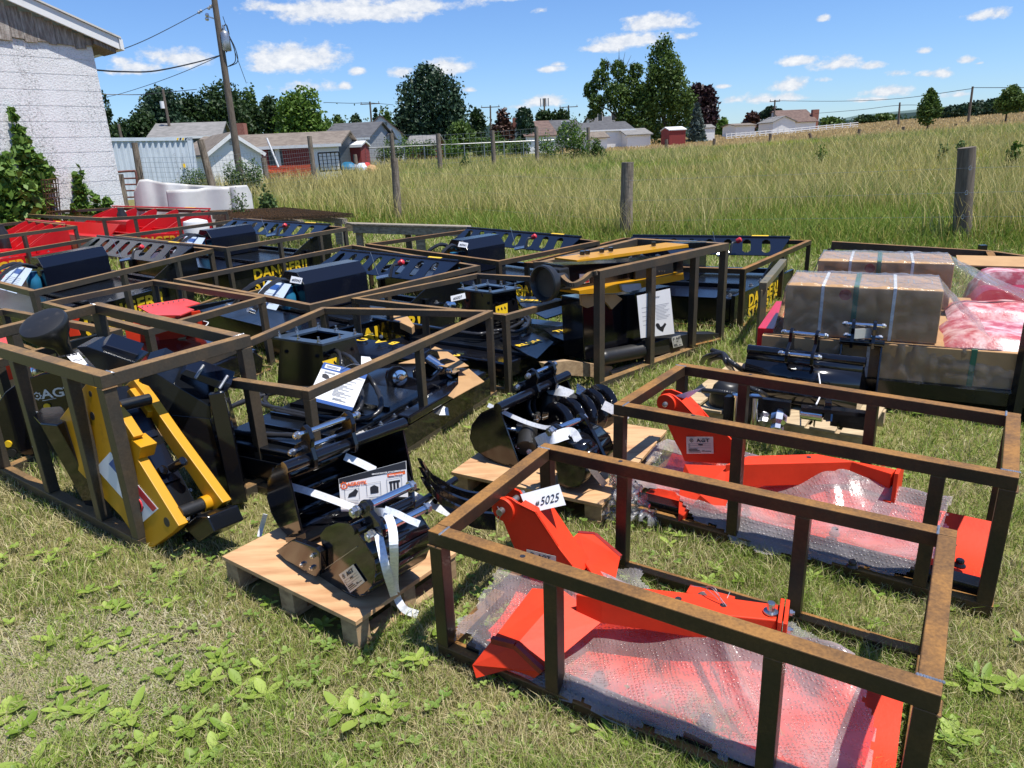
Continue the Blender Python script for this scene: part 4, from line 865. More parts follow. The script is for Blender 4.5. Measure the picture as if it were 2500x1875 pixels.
# small bucket in front
nn = w1; p0 = U(859, 1456, .135)
side = onplane('s', [(680, 1270), (665, 1200), (700, 1155), (770, 1128), (850, 1135), (885, 1165), (890, 1200), (925, 1250), (980, 1340), (988, 1420), (965, 1495), (920, 1540), (870, 1552), (760, 1500), (655, 1440), (655, 1340)], p0, nn)
T = thing('excavator_bucket', 'narrow black digging bucket with a silver maker plate, at the front of the centre pallet', 'bucket', tuple(p0), 'black excavator buckets on pallets'); W2 = .24
MB().prism(side, w1*.012).build('side_plate', 'black', T, bevel=.001)
MB().prism([p+w1*W2 for p in side], w1*.012).build('side_plate', 'black', T, bevel=.001)
mb = MB()
for i in range(5, 15): mb.add([side[i], side[i]+w1*W2, side[i+1]+w1*W2, side[i+1]], [(0, 1, 2, 3)])
mb.build('shell', 'black', T, smooth=True).modifiers.new('s', 'SOLIDIFY').thickness = .008
MB().cyl(onplane('s', [(860, 1165)], p0, nn)[0]-w1*.01, onplane('s', [(860, 1165)], p0, nn)[0]+w1*(W2+.02), .02, n=20).build('top_tube', 'black', T, smooth=True)
name_plate(T, onplane('s', [(778, 1428), (862, 1368), (930, 1468), (845, 1533)], p0-w1*.003, nn))
# seam line across the side plate
a_, b_ = onplane('s', [(690, 1400), (880, 1268)], p0-w1*.002, nn); MB().bar(a_, b_, .0025, .002, up=w1).build('seam', 'zincd', T)
# side cutter with three bolts
pc = p0-w1*.03
MB().prism(onplane('s', [(410, 1292), (500, 1230), (520, 1232), (640, 1275), (665, 1300), (668, 1400), (640, 1445), (560, 1405), (470, 1350)], pc, nn), w1*.028).build('side_cutter', 'black', T, bevel=.004)
for q in ((628, 1318), (568, 1367), (625, 1387)):
    c = onplane('s', [q], pc, nn)[0]; mb = MB(); hexnut(mb, c, -w1, .0105, .008); mb.build('bolt', 'zinc', T)
for k in range(3):
    c = onplane('s', [(560+k*25, 1230-k*22)], p0+w1*(.05+k*.075), nn)[0]; d = (onplane('s', [(410, 1292)], p0, nn)[0]-onplane('s', [(640, 1275)], p0, nn)[0]).normalized()
    MB().prism([c-w1*.022, c+w1*.022, c+w1*.014+d*.12, c-w1*.014+d*.12], UPV*.028).build('tooth', 'black', T, bevel=.003)
# ears and two pins
for off in (0.03, .20):
    e = onplane('s', [(880, 1030), (900, 1003), (935, 1003), (955, 1030), (955, 1065), (1005, 1130), (1025, 1170), (1028, 1215), (1005, 1235), (985, 1240), (930, 1235), (900, 1210), (930, 1160), (925, 1110), (885, 1070)], p0+w1*off, nn)
    MB().prism(e, w1*.018).build('ear', 'black', T, bevel=.003)
A_ = onplane('s', [(880, 1062)], p0+w1*.02, nn)[0]; B_ = A_+w1*.235; pin_with_nuts(T, A_, B_, .0145)
A_ = onplane('s', [(970, 1200)], p0+w1*.02, nn)[0]; B_ = A_+w1*.235; pin_with_nuts(T, A_, B_, .0145)
# tines (rake) at the right of the pallet
T = thing('excavator_rake', 'black curved tine rake at the right end of the centre foreground pallet', 'rake', tuple(U(1100, 1300, .14)))
def arc_t(pts, z0s, off):
    q = [U(x, y, z)+off for (x, y), z in zip(ZP('s', pts), z0s)]
    return bez(q, 20)
for k in range(3):
    off = w1*(.0)+Vector((.07, -.045, 0))*k*1.0
    base = [(1240, 755), (1300, 830), (1400, 900), (1520, 945), (1640, 960)]; zs = [.42, .33, .26, .22, .20]
    c = [U(x, y, z)-f1*(-.075*k)-w1*.055*k for (x, y), z in zip(ZP('s', base), zs)]; c = bez(c, 22); mb = MB(); n_ = len(c)
    for i in range(n_-1):
        h0 = .008+.07*min(1, i/(n_*.7)); h1 = .008+.07*min(1, (i+1)/(n_*.7)); t = w1*.012
        t = (c[min(i+1, n_-1)]-c[i]).cross(UPV).normalized()*.009
        mb.add([c[i]-t, c[i]+t, c[i+1]+t, c[i+1]-t, c[i]-t-UPV*h0, c[i]+t-UPV*h0, c[i+1]+t-UPV*h1, c[i+1]-t-UPV*h1], [(0, 1, 2, 3), (7, 6, 5, 4), (0, 4, 5, 1), (1, 5, 6, 2), (2, 6, 7, 3), (3, 7, 4, 0)])
    mb.build('tine', 'black', T)
for (x0, y0), (x1, y1), z in (((1150, 1080), (1450, 880), .24), ((1330, 1000), (1400, 960), .2)):
    A_, B_ = atz('s', [(x0, y0), (x1, y1)], z); MB().cyl(A_, B_, .017, n=18).build('cross_tube', 'black', T, smooth=True)
A_, B_ = atz('s', [(1290, 1210), (1450, 1100)], .2); pin_with_nuts(T, A_, B_, .014)
A_, B_ = atz('s', [(1215, 1250), (1320, 1310)], .16); MB().box(-.05, .05, -.03, .03, -.03, .05, Matrix.Translation(A_)).build('tooth', 'black', T, bevel=.006)
MB().prism(atz('s', [(1140, 830), (1170, 815), (1215, 960), (1230, 1110), (1200, 1150), (1160, 1060)], .22), UPV*.02).build('ear', 'black', T, bevel=.003)
# leaflet
pl = onplane('s', [(775, 875), (1165, 770), (1182, 1070), (790, 1062)], Pt1(.2, .03, .1), (-.25, -1, .35))
L_ = thing('product_leaflet', 'laminated attachment set leaflet with bucket pictures, tied to the wide bucket', 'leaflet', tuple(pl[3]))
n = facing((pl[1]-pl[0]).cross(pl[3]-pl[0]), pl[0]); MB().prism([pl[3], pl[2], pl[1], pl[0]], n*.0015).build('page', 'white', L_)
q = [p+n*.0016 for p in pl]; MB().prism([in_quad(q, *c) for c in ((.005, .16), (.995, .16), (.995, .005), (.005, .005))], n*.0004).build('dark_band', 'ink', L_)
q = [p+n*.0008 for p in q]
logo_ring(in_quad(q, .075, .24)+n*.001, n, .017, 'orangep', L_, pl[1]-pl[0]); qtext('AGROTK', q, .13, .275, .085, 'orangep', L_, bold=.03, space=1.0, sx=1.05); qtext('MINI EXCAVATOR ATTACHMENT SET 5', q, .50, .12, .035, 'white', L_, bold=.02)
MB().prism([in_quad(q, *c) for c in ((.72, .245), (.98, .245), (.98, .175), (.72, .175))], n*.0004).build('orange_band', 'orangep', L_); qtext('MODEL: 1753 SET5', [p+n*.0006 for p in q], .745, .23, .032, 'white', L_, bold=.02)
for x0, x1, y0, y1 in ((.08, .30, .34, .66), (.41, .62, .30, .60), (.71, .93, .27, .58)):
    qlines(q, [(x0, x1, y0, .006), (x0, x1, y1, .006), (x0, x0+.005, y0, y1-y0), (x1-.005, x1, y0, y1-y0)], 'greyp', L_)
for pts in (((.12, .60), (.24, .58), (.28, .45), (.24, .38), (.2, .44), (.14, .5)), ((.46, .56), (.58, .55), (.58, .42), (.52, .36), (.46, .4)), ((.75, .54), (.78, .54), (.78, .36), (.75, .36)), ((.8, .54), (.83, .54), (.83, .36), (.8, .36)), ((.85, .54), (.88, .54), (.88, .36), (.85, .36)), ((.74, .38), (.9, .38), (.9, .34), (.74, .34))):
    MB().prism([in_quad(q, *c)+n*.0004 for c in reversed(pts)], n*.0004).build('picture', 'ink', L_)
qlines(q, [(.11, .27, .69, .02), (.10, .28, .73, .02), (.44, .6, .64, .02), (.44, .58, .68, .02), (.75, .9, .62, .02), (.76, .88, .66, .02)], 'greyp', L_)
# straps on pallet 1
strap('strap', 'white strap running from the wide bucket rim to the leaflet on the centre pallet', onplane('s', [(415, 895), (640, 960), (860, 1040)], Pt1(.2, .02, .2), (0, -1, .4)), .030, [Vector((.1, -.3, 1))])
strap('strap', 'white strap over the top tube of the wide bucket, beside the leaflet', onplane('s', [(810, 745), (905, 785), (985, 825)], Pt1(.35, .02, .3), (0, -1, .6)), .032, [Vector((.1, -.5, 1))])
strap('strap', 'white strap with ratchet buckle stretched over the rake tines', onplane('s', [(1165, 945), (1250, 990), (1345, 1040), (1435, 1085)], Pt1(.55, .08, .2), (0, -1, .7)), .032, [Vector((.2, -.6, 1))])
bk = onplane('s', [(1200, 965), (1248, 985), (1232, 1015), (1188, 995)], Pt1(.55, .07, .2), (0, -1, .7)); bb = MB()
for i in range(4): bb.tube([bk[i], bk[(i+1) % 4]], .003, 8)
tag(bb.build('strap_buckle', 'zinc'), 'small wire buckle on the strap above the rake tines', 'buckle')
gz_ = U(885+20, 1500, 0)
strap('strap', 'long white strap tail falling from the narrow bucket over the pallet edge to the grass', [onplane('s', [(960, 1065)], p0+w1*.1, nn)[0], onplane('s', [(1045, 1075)], p0+w1*.05, nn)[0], onplane('s', [(1085, 1160)], p0+w1*.0, nn)[0], onplane('s', [(1095, 1300)], p0-w1*.03, nn)[0], U(965, 1440, .15), U(985, 1485, .06), U(1020, 1500, .02)], .028, [Vector((1, .2, .1))])
strap('strap', 'white strap passing down behind the narrow bucket to the pallet top', [onplane('s', [(985, 1100)], p0+w1*.08, nn)[0], onplane('s', [(1010, 1220)], p0+w1*.02, nn)[0], onplane('s', [(1050, 1400)], p0-w1*.01, nn)[0], U(962, 1455, .135)], .028, [Vector((1, .25, .1))])
strap('strap', 'short loose strap end pointing right from the pins of the narrow bucket', onplane('s', [(1040, 1050), (1110, 1075), (1180, 1110), (1240, 1135)], p0+w1*.05, nn), .022, [Vector((0, -.4, 1))])
strap('strap', 'white strap end left of the wide bucket, running down to the grass', [onplane('s', [(350, 1080)], lip, w1)[0], onplane('s', [(330, 1150)], lip, w1)[0], onplane('s', [(315, 1210)], lip-w1*.02, w1)[0]], .02, [Vector((1, .2, .1))])

# ---- pallet 2 (auger set)
p2N, p2L, p2R = U(1470, 1232, .11), U(1101, 1152, .11), U(1628, 1050, .11)
p2 = [p2N, p2R, p2L+(p2R-p2N), p2L]
pallet('plywood_pallet', 'plywood pallet behind the nearest crate, under the auger flights', p2, .11, 'ply', 'wood')
w2 = Vector((.62, .785, 0)).normalized(); f2 = Vector((.785, -.62, 0)).normalized(); lip2 = U(1262, 1140, .125)
B2, Pt2 = bucket('wide black bucket left of the auger on the middle pallet', lip2, w2, f2, .62,
       [(-.10, .30), (-.15, .29), (-.22, .25), (-.29, .17), (-.31, .09), (-.28, .03), (-.2, -.0), (-.1, -.01), (.02, 0)], .026, 'black excavator buckets on pallets', ears=[.28, .44], earh=.10)
T = thing('auger', 'black spiral earth auger lying across the middle pallet', 'auger', tuple(U(1400, 1080, .15)))
ac = U(*ZP('p', [(1040, 760)])[0], .27); ae = U(*ZP('p', [(1480, 560)])[0], .25); ad = (ae-ac).normalized(); Ln = (ae-ac).length
uA = ad.cross(UPV).normalized(); vA = uA.cross(ad); mb = MB(); turns = 4.4; ns = int(turns*28); Rr = .125
vs = []
for i in range(ns+1):
    t = i/ns; th = t*turns*2*math.pi; c = ac+ad*Ln*t; dr = uA*math.cos(th)+vA*math.sin(th); vs += [c+dr*.02, c+dr*Rr]
mb.add(vs, [(2*i, 2*i+1, 2*i+3, 2*i+2) for i in range(ns)]); fl = mb.build('flighting', 'black', T, smooth=False); fl.data.shade_smooth(); fl.modifiers.new('s', 'SOLIDIFY').thickness = .005
MB().cyl(ac-ad*.06, ae+ad*.05, .026, n=20).build('shaft', 'black', T, smooth=True)
T = thing('auger_drive', 'black hydraulic auger motor with silver elbows and hoses behind the auger', 'motor', tuple(U(1340, 1040, .15)))
mc = U(*ZP('p', [(960, 600)])[0], .25); mb = MB(); mb.lathe(mc-UPV*.12, UPV+w2*.2, [(.06, 0), (.075, .02), (.075, .10), (.06, .12), (.055, .2), (.035, .22)], 26); mb.build('housing', 'plastic', T, smooth=True)
for pts in ([(860, 690), (800, 610), (800, 520), (860, 460)], [(880, 680), (840, 560), (870, 440), (930, 380)], [(1060, 560), (1080, 480), (1010, 400), (930, 380)]):
    P = [U(*ZP('p', [p])[0], zz) for p, zz in zip(pts, (.26, .3, .34, .33))]; MB().tube(bez(P), .012, 12).build('hose', 'hose', T, smooth=True)
for p in ((860, 690), (880, 670), (1060, 560)):
    c = U(*ZP('p', [p])[0], .26); MB().lathe(c-UPV*.02, UPV, [(.012, 0), (.016, .005), (.016, .02), (.013, .022), (.013, .045)], 6).build('fitting', 'zinc', T)
T = thing('excavator_bucket', 'small black bucket with two bright pins at the near end of the middle pallet', 'bucket', tuple(U(1360, 1180, .12)), 'black excavator buckets on pallets')
b0 = U(*ZP('p', [(1200, 1340)])[0], .13)
pr = [(0, 0), (.05, -.002), (.11, .02), (.15, .07), (.155, .13), (.13, .19), (.08, .23), (.02, .24), (-.02, .2)]
def Q2(ww, ff, z): return b0+w2*ww+f2*ff*-1+UPV*z
mb = MB()
for i in range(len(pr)-1): mb.add([Q2(0, -pr[i][0]+.08, pr[i][1]), Q2(.26, -pr[i][0]+.08, pr[i][1]), Q2(.26, -pr[i+1][0]+.08, pr[i+1][1]), Q2(0, -pr[i+1][0]+.08, pr[i+1][1])], [(0, 1, 2, 3)])
mb.build('shell', 'black', T, smooth=True).modifiers.new('s', 'SOLIDIFY').thickness = .007
for ww in (0, .25): MB().prism([Q2(ww, -a+.08, z) for a, z in pr], w2*.01).build('side_plate', 'black', T)
for k in (.1, .19):
    MB().cyl(Q2(k, .1, .12)-w2*.0, Q2(k+.008, .1, .12), .12, n=28).build('ring', 'black', T, smooth=True)
p3 = U(*ZP('p', [(1010, 800)])[0], .42); p4 = U(*ZP('p', [(1290, 690)])[0], .42); pin_with_nuts(T, p3, p4, .016)
p5 = U(*ZP('p', [(1190, 945)])[0], .33); p6 = U(*ZP('p', [(1370, 880)])[0], .33); pin_with_nuts(T, p5, p6, .016)
for s_ in (0, 1):
    A_ = p3.lerp(p4, .12+.8*s_); B_ = p5.lerp(p6, .0+.95*s_); d = (p4-p3).normalized(); up = (A_-B_).normalized(); sd = d.cross(up)
    MB().prism([A_+up*.03-sd*.012, A_+up*.03+sd*.012, A_+sd*.03, B_+sd*.035, B_-up*.1+sd*.03, B_-up*.1-sd*.03, B_-sd*.03, A_-sd*.03], d*.022).build('ear', 'black', T, bevel=.003)
T = thing('hydraulic_thumb', 'black cylinder body with gripping pins beside the wide bucket on the middle pallet', 'attachment', tuple(U(1310, 1080, .12)))
a_ = U(*ZP('p', [(790, 780)])[0], .25); b_ = U(*ZP('p', [(770, 960)])[0], .2); MB().cyl(a_, b_, .05, n=26).build('body', 'plastic', T, smooth=True)
a_ = U(*ZP('p', [(570, 775)])[0], .26); b_ = U(*ZP('p', [(680, 790)])[0], .25); MB().cyl(a_, b_, .014, n=14).build('rod', 'zinc', T, smooth=True)
MB().cyl(b_, b_+(b_-a_).normalized()*.03, .05, n=24).build('collar', 'black', T, smooth=True)
for q in ((700, 945), (800, 990)):
    c = U(*ZP('p', [q])[0], .2); mb = MB(); hexnut(mb, c, (0, -1, .3), .015, .014); mb.build('nut', 'zinc', T)
for pts, zz, s_, lab in (([(420, 560), (700, 690), (870, 750), (1000, 770), (1180, 740)], (.42, .33, .3, .3, .33), .022, 'white strap sagging from the wide bucket rim across to the auger'), ([(790, 320), (1000, 375), (1210, 445)], (.42, .4, .36), .022, 'white strap pulled tight over the upper end of the wide bucket to the auger'),
                       ([(960, 425), (1090, 445), (1205, 460)], (.36, .37, .35), .04, 'wide white strap end lying under the tight strap by the auger'), ([(1480, 560), (1600, 620), (1710, 690)], (.34, .3, .25), .05, 'white strap end right of the auger, behind the corner of the second crate'), ([(1340, 1090), (1400, 1180), (1500, 1300)], (.32, .22, .12), .03, 'white strap running down the right side of the small bucket'),
                       ([(870, 910), (950, 870), (1030, 860), (1180, 820), (1240, 900)], (.34, .38, .40, .40, .36), .055, 'broad white strap wound round the pins of the small bucket')):
    P = [U(*ZP('p', [p])[0], z) for p, z in zip(pts, zz)]; strap('strap', lab, P, s_, [Vector((.1, -.45, .9))])
tg = U(*ZP('p', [(1240, 370)])[0], .42); q = [U(*ZP('p', [p])[0], .4) for p in ((1240, 360), (1325, 415), (1260, 470), (1230, 450))]
tag(MB().prism([p for p in q], UPV*.001).build('clear_tag', 'clear'), 'clear plastic label pouch standing at the end of the strap by the auger', 'label')

# ---- pallet 3 (far right, slatted)
q3N, q3R, q3L = U(2121, 1066, .11), U(2198, 936, .11), U(1640, 985, .11)
e2_ = (q3L-q3N); p3c = [q3N, q3R, q3R+e2_, q3L]
pallet('slatted_pallet', 'rough slatted pallet between the second crate and the wrapped cartons', p3c, .11, 'woodp', 'woodp', slats=7)
o3 = U(*ZP('t', [(1640, 700)])[0], .12); w3 = Vector((.93, -.36, 0)).normalized(); f3 = Vector((.36, .93, 0)).normalized()
t0 = U(*ZP('t', [(590, 285)])[0], .42); t1 = U(*ZP('t', [(1700, 410)])[0], .42); W3 = (t1-t0).length; wd = (t1-t0).normalized(); fd = Vector((-wd.y, wd.x, 0))
T, PtQ = bucket('wide black grading bucket seen from its back, on the slatted pallet', t0-UPV*.30, wd, fd, W3, [(0, .30), (-.05, .25), (-.10, .12), (-.10, .03), (-.04, .0), (.1, -.01), (.22, .0), (.26, .02)], .028, 'black excavator buckets on pallets', ears=[W3*.36, W3*.58], earh=.13)
t0 = U(*ZP('t', [(1475, 205)])[0], .46); t1 = U(*ZP('t', [(1880, 235)])[0], .46); W4 = (t1-t0).length; wd = (t1-t0).normalized(); fd = Vector((wd.y, -wd.x, 0))
T, PtR = bucket('narrow black bucket with its open mouth towards the camera, right end of the slatted pallet', t0-UPV*.34, wd, fd, W4, [(0, .34), (.03, .36), (-.10, .33), (-.17, .24), (-.18, .12), (-.13, .04), (0, 0), (.10, 0)], .022, 'black excavator buckets on pallets', ears=[W4*.22, W4*.72], earh=.11)
c_ = PtR(W4*.5, .02, .37); MB().box(-.05, .05, -.003, .003, -.0, .06, Matrix.Translation(c_)).build('name_plate', 'plate', T)
T = thing('hose_bundle', 'bundle of spiral wrapped black hoses heaped at the left end of the slatted pallet', 'hoses', tuple(U(1750, 930, .12)))
for k, (pts, zz) in enumerate((([(130, 420), (160, 370), (230, 340), (330, 330), (370, 420), (420, 480)], (.2, .3, .36, .38, .34, .22)), ([(200, 430), (220, 390), (270, 370), (340, 370), (390, 430), (430, 500)], (.2, .3, .34, .36, .32, .2)), ([(340, 330), (400, 400), (470, 450), (560, 520)], (.38, .36, .34, .25)), ([(520, 590), (600, 660), (690, 700), (750, 740)], (.3, .28, .26, .2)), ([(140, 685), (280, 695), (420, 715), (520, 740)], (.2, .22, .22, .2)), ([(230, 300), (300, 320), (360, 350)], (.34, .36, .36)))):
    P = [U(*ZP('t', [p])[0], z) for p, z in zip(pts, zz)]; B = bez(P, 40); mb = MB(); mb.tube(B, [.017 if i % 2 else .0145 for i in range(len(B))], 10); mb.build('hose', 'hose', T, smooth=True)
T = thing('auger_drive', 'round black hydraulic motor on the slatted pallet below the hoses', 'motor', tuple(U(1770, 980, .12)))
c = U(*ZP('t', [(350, 680)])[0], .2); MB().lathe(c-UPV*.1, UPV+Vector((.1, -.2, 0)), [(.09, 0), (.095, .04), (.085, .12), (.06, .16), (.04, .17)], 24).build('housing', 'plastic', T, smooth=True)
T = thing('quick_hitch', 'black hitch box with two upright bright pins on the near edge of the slatted pallet', 'hitch', tuple(U(1800, 1010, .12)))
q = [U(*ZP('t', [p])[0], .30) for p in ((345, 745), (680, 760), (700, 740), (380, 720))]; MB().prism([p-UPV*.16 for p in q], UPV*.16).build('back_box', 'black2', T, bevel=.003)
q = [U(*ZP('t', [p])[0], .14) for p in ((340, 930), (690, 960), (680, 1000), (350, 975))]; MB().prism([p for p in q], UPV*.02).build('base_plate', 'black', T, bevel=.003)
q = [U(*ZP('t', [p])[0], .31) for p in ((420, 720), (700, 745), (720, 770), (420, 750))]; MB().prism([p for p in q], UPV*.012).build('top_plate', 'black', T, bevel=.003)
for x in (480, 650):
    a_ = U(*ZP('t', [(x, 745)])[0], .31); b_ = Vector((a_.x, a_.y, .15)); mb = MB(); mb.cyl(b_, a_, .019, n=18); mb.lathe(a_, UPV, [(.026, 0), (.026, .012), (.02, .014)], 18); mb.build('pin', 'chrome', T, smooth=True)
T = thing('trencher_arm', 'long black flat bar with bright sleeve and conical digging teeth, on the slatted pallet', 'trencher', tuple(U(1950, 1030, .12)))
a_, b_ = [U(*ZP('t', [p])[0], .25) for p in ((670, 820), (990, 860))]; MB().bar(a_, b_, .04, .085).build('flat_bar', 'black2', T, bevel=.003)
a_, b_ = [U(*ZP('t', [p])[0], .25) for p in ((1380, 930), (1790, 985))]; MB().bar(a_, b_, .05, .095).build('flat_bar', 'black2', T, bevel=.003)
a_, b_ = [U(*ZP('t', [p])[0], .26) for p in ((1095, 895), (1300, 925))]; MB().cyl(a_, b_, .035, n=24).build('sleeve', 'chrome', T, smooth=True)
a_, b_ = [U(*ZP('t', [p])[0], .30) for p in ((1090, 850), (1770, 915))]; MB().bar(a_, b_, .05, .02).build('rear_bar', 'black', T)
q = [U(*ZP('t', [p])[0], .24) for p in ((1310, 880), (1355, 880), (1370, 980), (1300, 970))]; MB().prism(q, UPV*.1).build('lug', 'black', T, bevel=.004)
MB().box(-.02, .02, -.002, .002, -.03, .03, Matrix.Translation(U(*ZP('t', [(1370, 930)])[0], .26))).build('blue_label', 'blue', T)
for x, y in ((1430, 985), (1200, 970)): MB().prism([U(*ZP('t', [p])[0], .2) for p in ((x, y), (x+40, y), (x+20, y+70), (x+6, y+60))], UPV*.03).build('tooth', 'black', T)
for x, y in ((870, 960), (750, 900)):
    c = U(*ZP('t', [(x, y)])[0], .2); mb = MB(); mb.lathe(c, (-.3, -.6, -.6), [(.03, -.05), (.045, -.02), (.045, .02), (.03, .04), (.036, .045), (.036, .07), (.01, .09)], 8); mb.build('carbide_tooth', 'chrome' if x > 800 else 'zincd', T)
tag(MB().tube(bez([U(*ZP('t', [p])[0], .34) for p in ((1255, 500), (1275, 640), (1270, 740), (1235, 820))]), .004, 6).build('cable_tie', 'white'), 'thin white cable tie hanging on the back of the grading bucket', 'cable tie')
# ================================================================ YELLOW BREAKER (crate C)
def breaker_C():
    w2 = Vector((.56, .82, -.08)).normalized(); ax_ = Vector((-.55, .1, .8)); ax_ = (ax_-w2*ax_.dot(w2)).normalized(); w1 = ax_.cross(w2); w1 = w1 if w1.y < 0 else -w1
    P = U(*ZP('y', [(870, 1500)])[0], .02)
    T = thing('hydraulic_breaker', 'yellow hydraulic hammer leaning inside the tall left crate, black cone end up', 'breaker', (P.x, P.y, 0))
    def Q(pts, off): return onplane('y', pts, P+w2*off, w2)
    near = Q([(300, 825), (420, 665), (500, 558), (560, 585), (640, 690), (700, 755), (775, 870), (750, 905), (775, 965), (800, 1005), (1035, 1385), (1000, 1420), (880, 1512), (800, 1480), (700, 1330), (430, 1040)], 0)
    plate('side_plate', 'yellow', T, near, w2*.045, .003)
    hook = Q([(735, 895), (745, 870), (815, 930), (800, 1000), (775, 985)], 0); plate('side_lug', 'yellow', T, hook, w2*.075, .003)
    far = Q([(770, 535), (850, 640), (1000, 855), (1080, 965), (1290, 1250), (1225, 1315), (1170, 1200), (1100, 1090), (1000, 960), (860, 745), (790, 640), (700, 590)], .18)
    plate('side_plate', 'yellow', T, far, w2*.045, .003)
    plate('side_lug', 'yellow', T, Q([(750, 590), (855, 725), (850, 760), (800, 790), (740, 690), (715, 625)], .155), w2*.035, .003)
    body = Q([(470, 620), (575, 605), (690, 765), (765, 900), (1010, 1385), (900, 1450), (600, 1000)], .045)
    plate('body', 'black2', T, body, w2*.135, .004)
    for i, (q, r) in enumerate((((905, 1085), .022), ((1020, 1035), .022))):
        c = Q([q], .08 if i == 0 else .13)[0]+w1*.0; MB().lathe(c, w1+w2*.3, [(r, -.03), (r, .05), (r*.6, .055)], 16).build('port', 'black', T, smooth=True)
    for pts in ([(640, 690), (700, 775), (770, 905), (700, 900)], [(800, 950), (905, 1160), (840, 1160)]): plate('body_block', 'navy', T, Q([(x+14, y-8) for x, y in pts], .055), w2*.11, .003)
    tp = Q([(940, 1245), (985, 1330)], .06); text('00X7096X1A70', .022, tp[0]+w1*.004, w2*1.0+ax_*-.0, ax_, 'white', T, name='stamped_number')
    mb = MB(); a_ = Q([(1040, 1310)], .04)[0]; MB().cyl(a_, a_+w2*.15, .03, n=22).build('cross_pin', 'plastic', T, smooth=True); MB().cyl(a_+w2*.105, a_+w2*.15, .036, n=22).build('boss', 'yellow', T, smooth=True)
    a_ = Q([(690, 690)], .04)[0]; MB().cyl(a_, a_+w2*.14, .026, n=22).build('cross_pin', 'plastic', T, smooth=True)
    bq = Q([(1060, 1390), (1150, 1480), (1240, 1420), (1200, 1330), (1130, 1330)], .08); plate('lower_head', 'black2', T, bq, w2*.15, .006)
    for q in ((1115, 1345), (1090, 1450), (1215, 1395)):
        c = Q([q], .13)[0]; MB().lathe(c, w1, [(.016, -.03), (.024, -.02), (.024, .02), (.013, .022), (.013, .04)], 6).build('bolt', 'black', T)
    for q, r in (((523, 620), .014), ((535, 748), .02), ((332, 870), .012), ((404, 972), .013), ((965, 1362), .022)):
        c = Q([q], 0)[0]; MB().cyl(c-w2*.0012, c+w2*.001, r, n=20).build('bolt_hole', 'ink', T)
    # warning label on the near plate
    lb = [p-w2*.0015 for p in Q([(640, 955), (918, 1285), (832, 1360), (556, 1048)], 0)]
    lq = [lb[0], lb[1], lb[2], lb[3]]; pl = MB().prism([lb[3], lb[2], lb[1], lb[0]], -w2*.0008).build('warning_label', 'white', T)
    lq = [p-w2*.001 for p in lb]
    def patch(c, m, nm='label_print'): 
        MB().prism([in_quad(lq, *k)-w2*.0004 for k in reversed(c)], -w2*.0004).build(nm, m, pl)
    patch([(.50, .03), (.98, .03), (.98, .28), (.50, .28)], 'redp'); patch([(.10, .06), (.42, .06), (.42, .40), (.10, .40)], 'blue')
    cc = in_quad(lq, .78, .60)-w2*.001
    uu = (lb[1]-lb[0]).normalized(); vv = w2.cross(uu)
    mb = MB(); mb.tube([cc+(uu*math.cos(t)+vv*math.sin(t))*.034 for t in [i*2*math.pi/24 for i in range(25)]], .004, 6, False); mb.tube([cc-(uu+vv)*.023, cc+(uu+vv)*.023], .004, 6); mb.build('prohibition_mark', 'redp', pl)
    patch([(.70, .48), (.86, .48), (.88, .62), (.82, .74), (.72, .72)], 'ink')
    qlines([lq[1], lq[0], lq[3], lq[2]], [(.55, .96, .46+i*.05, .02) for i in range(10)]+[(0, 1, 0, .012), (0, 1, .985, .012), (.519, .525, 0, 1)], 'greyp', pl, lift=.0016)
    # bell shaped black cone with neck
    c0 = U(*ZP('z0', [(335, 985)])[0], .86); c1 = U(*ZP('z0', [(520, 1215)])[0], .66); d = (c0-c1).normalized(); ln = (c0-c1).length
    MB().lathe(c1-d*.18, d, [(.035, 0), (.036, .18), (.038, .18+ln*.28), (.055, .18+ln*.42), (.10, .18+ln*.68), (.123, .18+ln*.92), (.125, .18+ln*1.0), (.118, .18+ln*1.06), (.09, .18+ln*1.10), (.03, .18+ln*1.115)], 40).build('chisel_bell', 'plastic', T, smooth=True)
    tp = [U(*ZP('z0', [p])[0], .70) for p in ((510, 1228), (605, 1205), (690, 1312), (600, 1320))]; 
    n = facing((tp[1]-tp[0]).cross(tp[3]-tp[0]), tp[0]); lab = MB().prism([tp[3], tp[2], tp[1], tp[0]], n*.002).build('warning_label', 'white', T)
    q = [p+n*.0025 for p in tp]; qtext('KEEP AWAY', [q[2], q[3], q[0], q[1]], .12, .95, .10, 'ink', lab, bold=.02)
    c = in_quad(q, .5, .5)+n*.001; uu = (q[1]-q[0]).normalized(); vv = n.cross(uu); MB().tube([c+(uu*math.cos(t)+vv*math.sin(t))*.019 for t in [i*math.pi/10 for i in range(21)]], .0015, 5, False).build('prohibition_mark', 'ink', lab)
    hq = [U(*ZP('y', [p])[0], .62) for p in ((400, 500), (500, 400), (620, 480), (560, 590), (480, 600))]; MB().prism([p-UPV*.16 for p in hq], UPV*.16).build('upper_head', 'black2', T, bevel=.005)
    # rear black housing with the white wrapped edge
    q = [U(*ZP('y', [p])[0], .50) for p in ((190, 745), (240, 700), (350, 690), (420, 760), (330, 800), (230, 790))]
    MB().prism([p-UPV*.45+Vector((.12, .0, 0)) for p in q], UPV*.45-Vector((.12, 0, 0))).build('rear_housing', 'black', T, bevel=.006)
    q = [U(*ZP('y', [p])[0], .5) for p in ((186, 712), (250, 735), (316, 742), (318, 775))]
    w = MB(); w.add([q[0], q[1], q[2], q[2]-UPV*.085, q[1]-UPV*.085, q[0]-UPV*.085], [(0, 1, 4, 5), (1, 2, 3, 4)]); w.build('white_tape', 'white', T).modifiers.new('s', 'SOLIDIFY').thickness = .002
breaker_C()
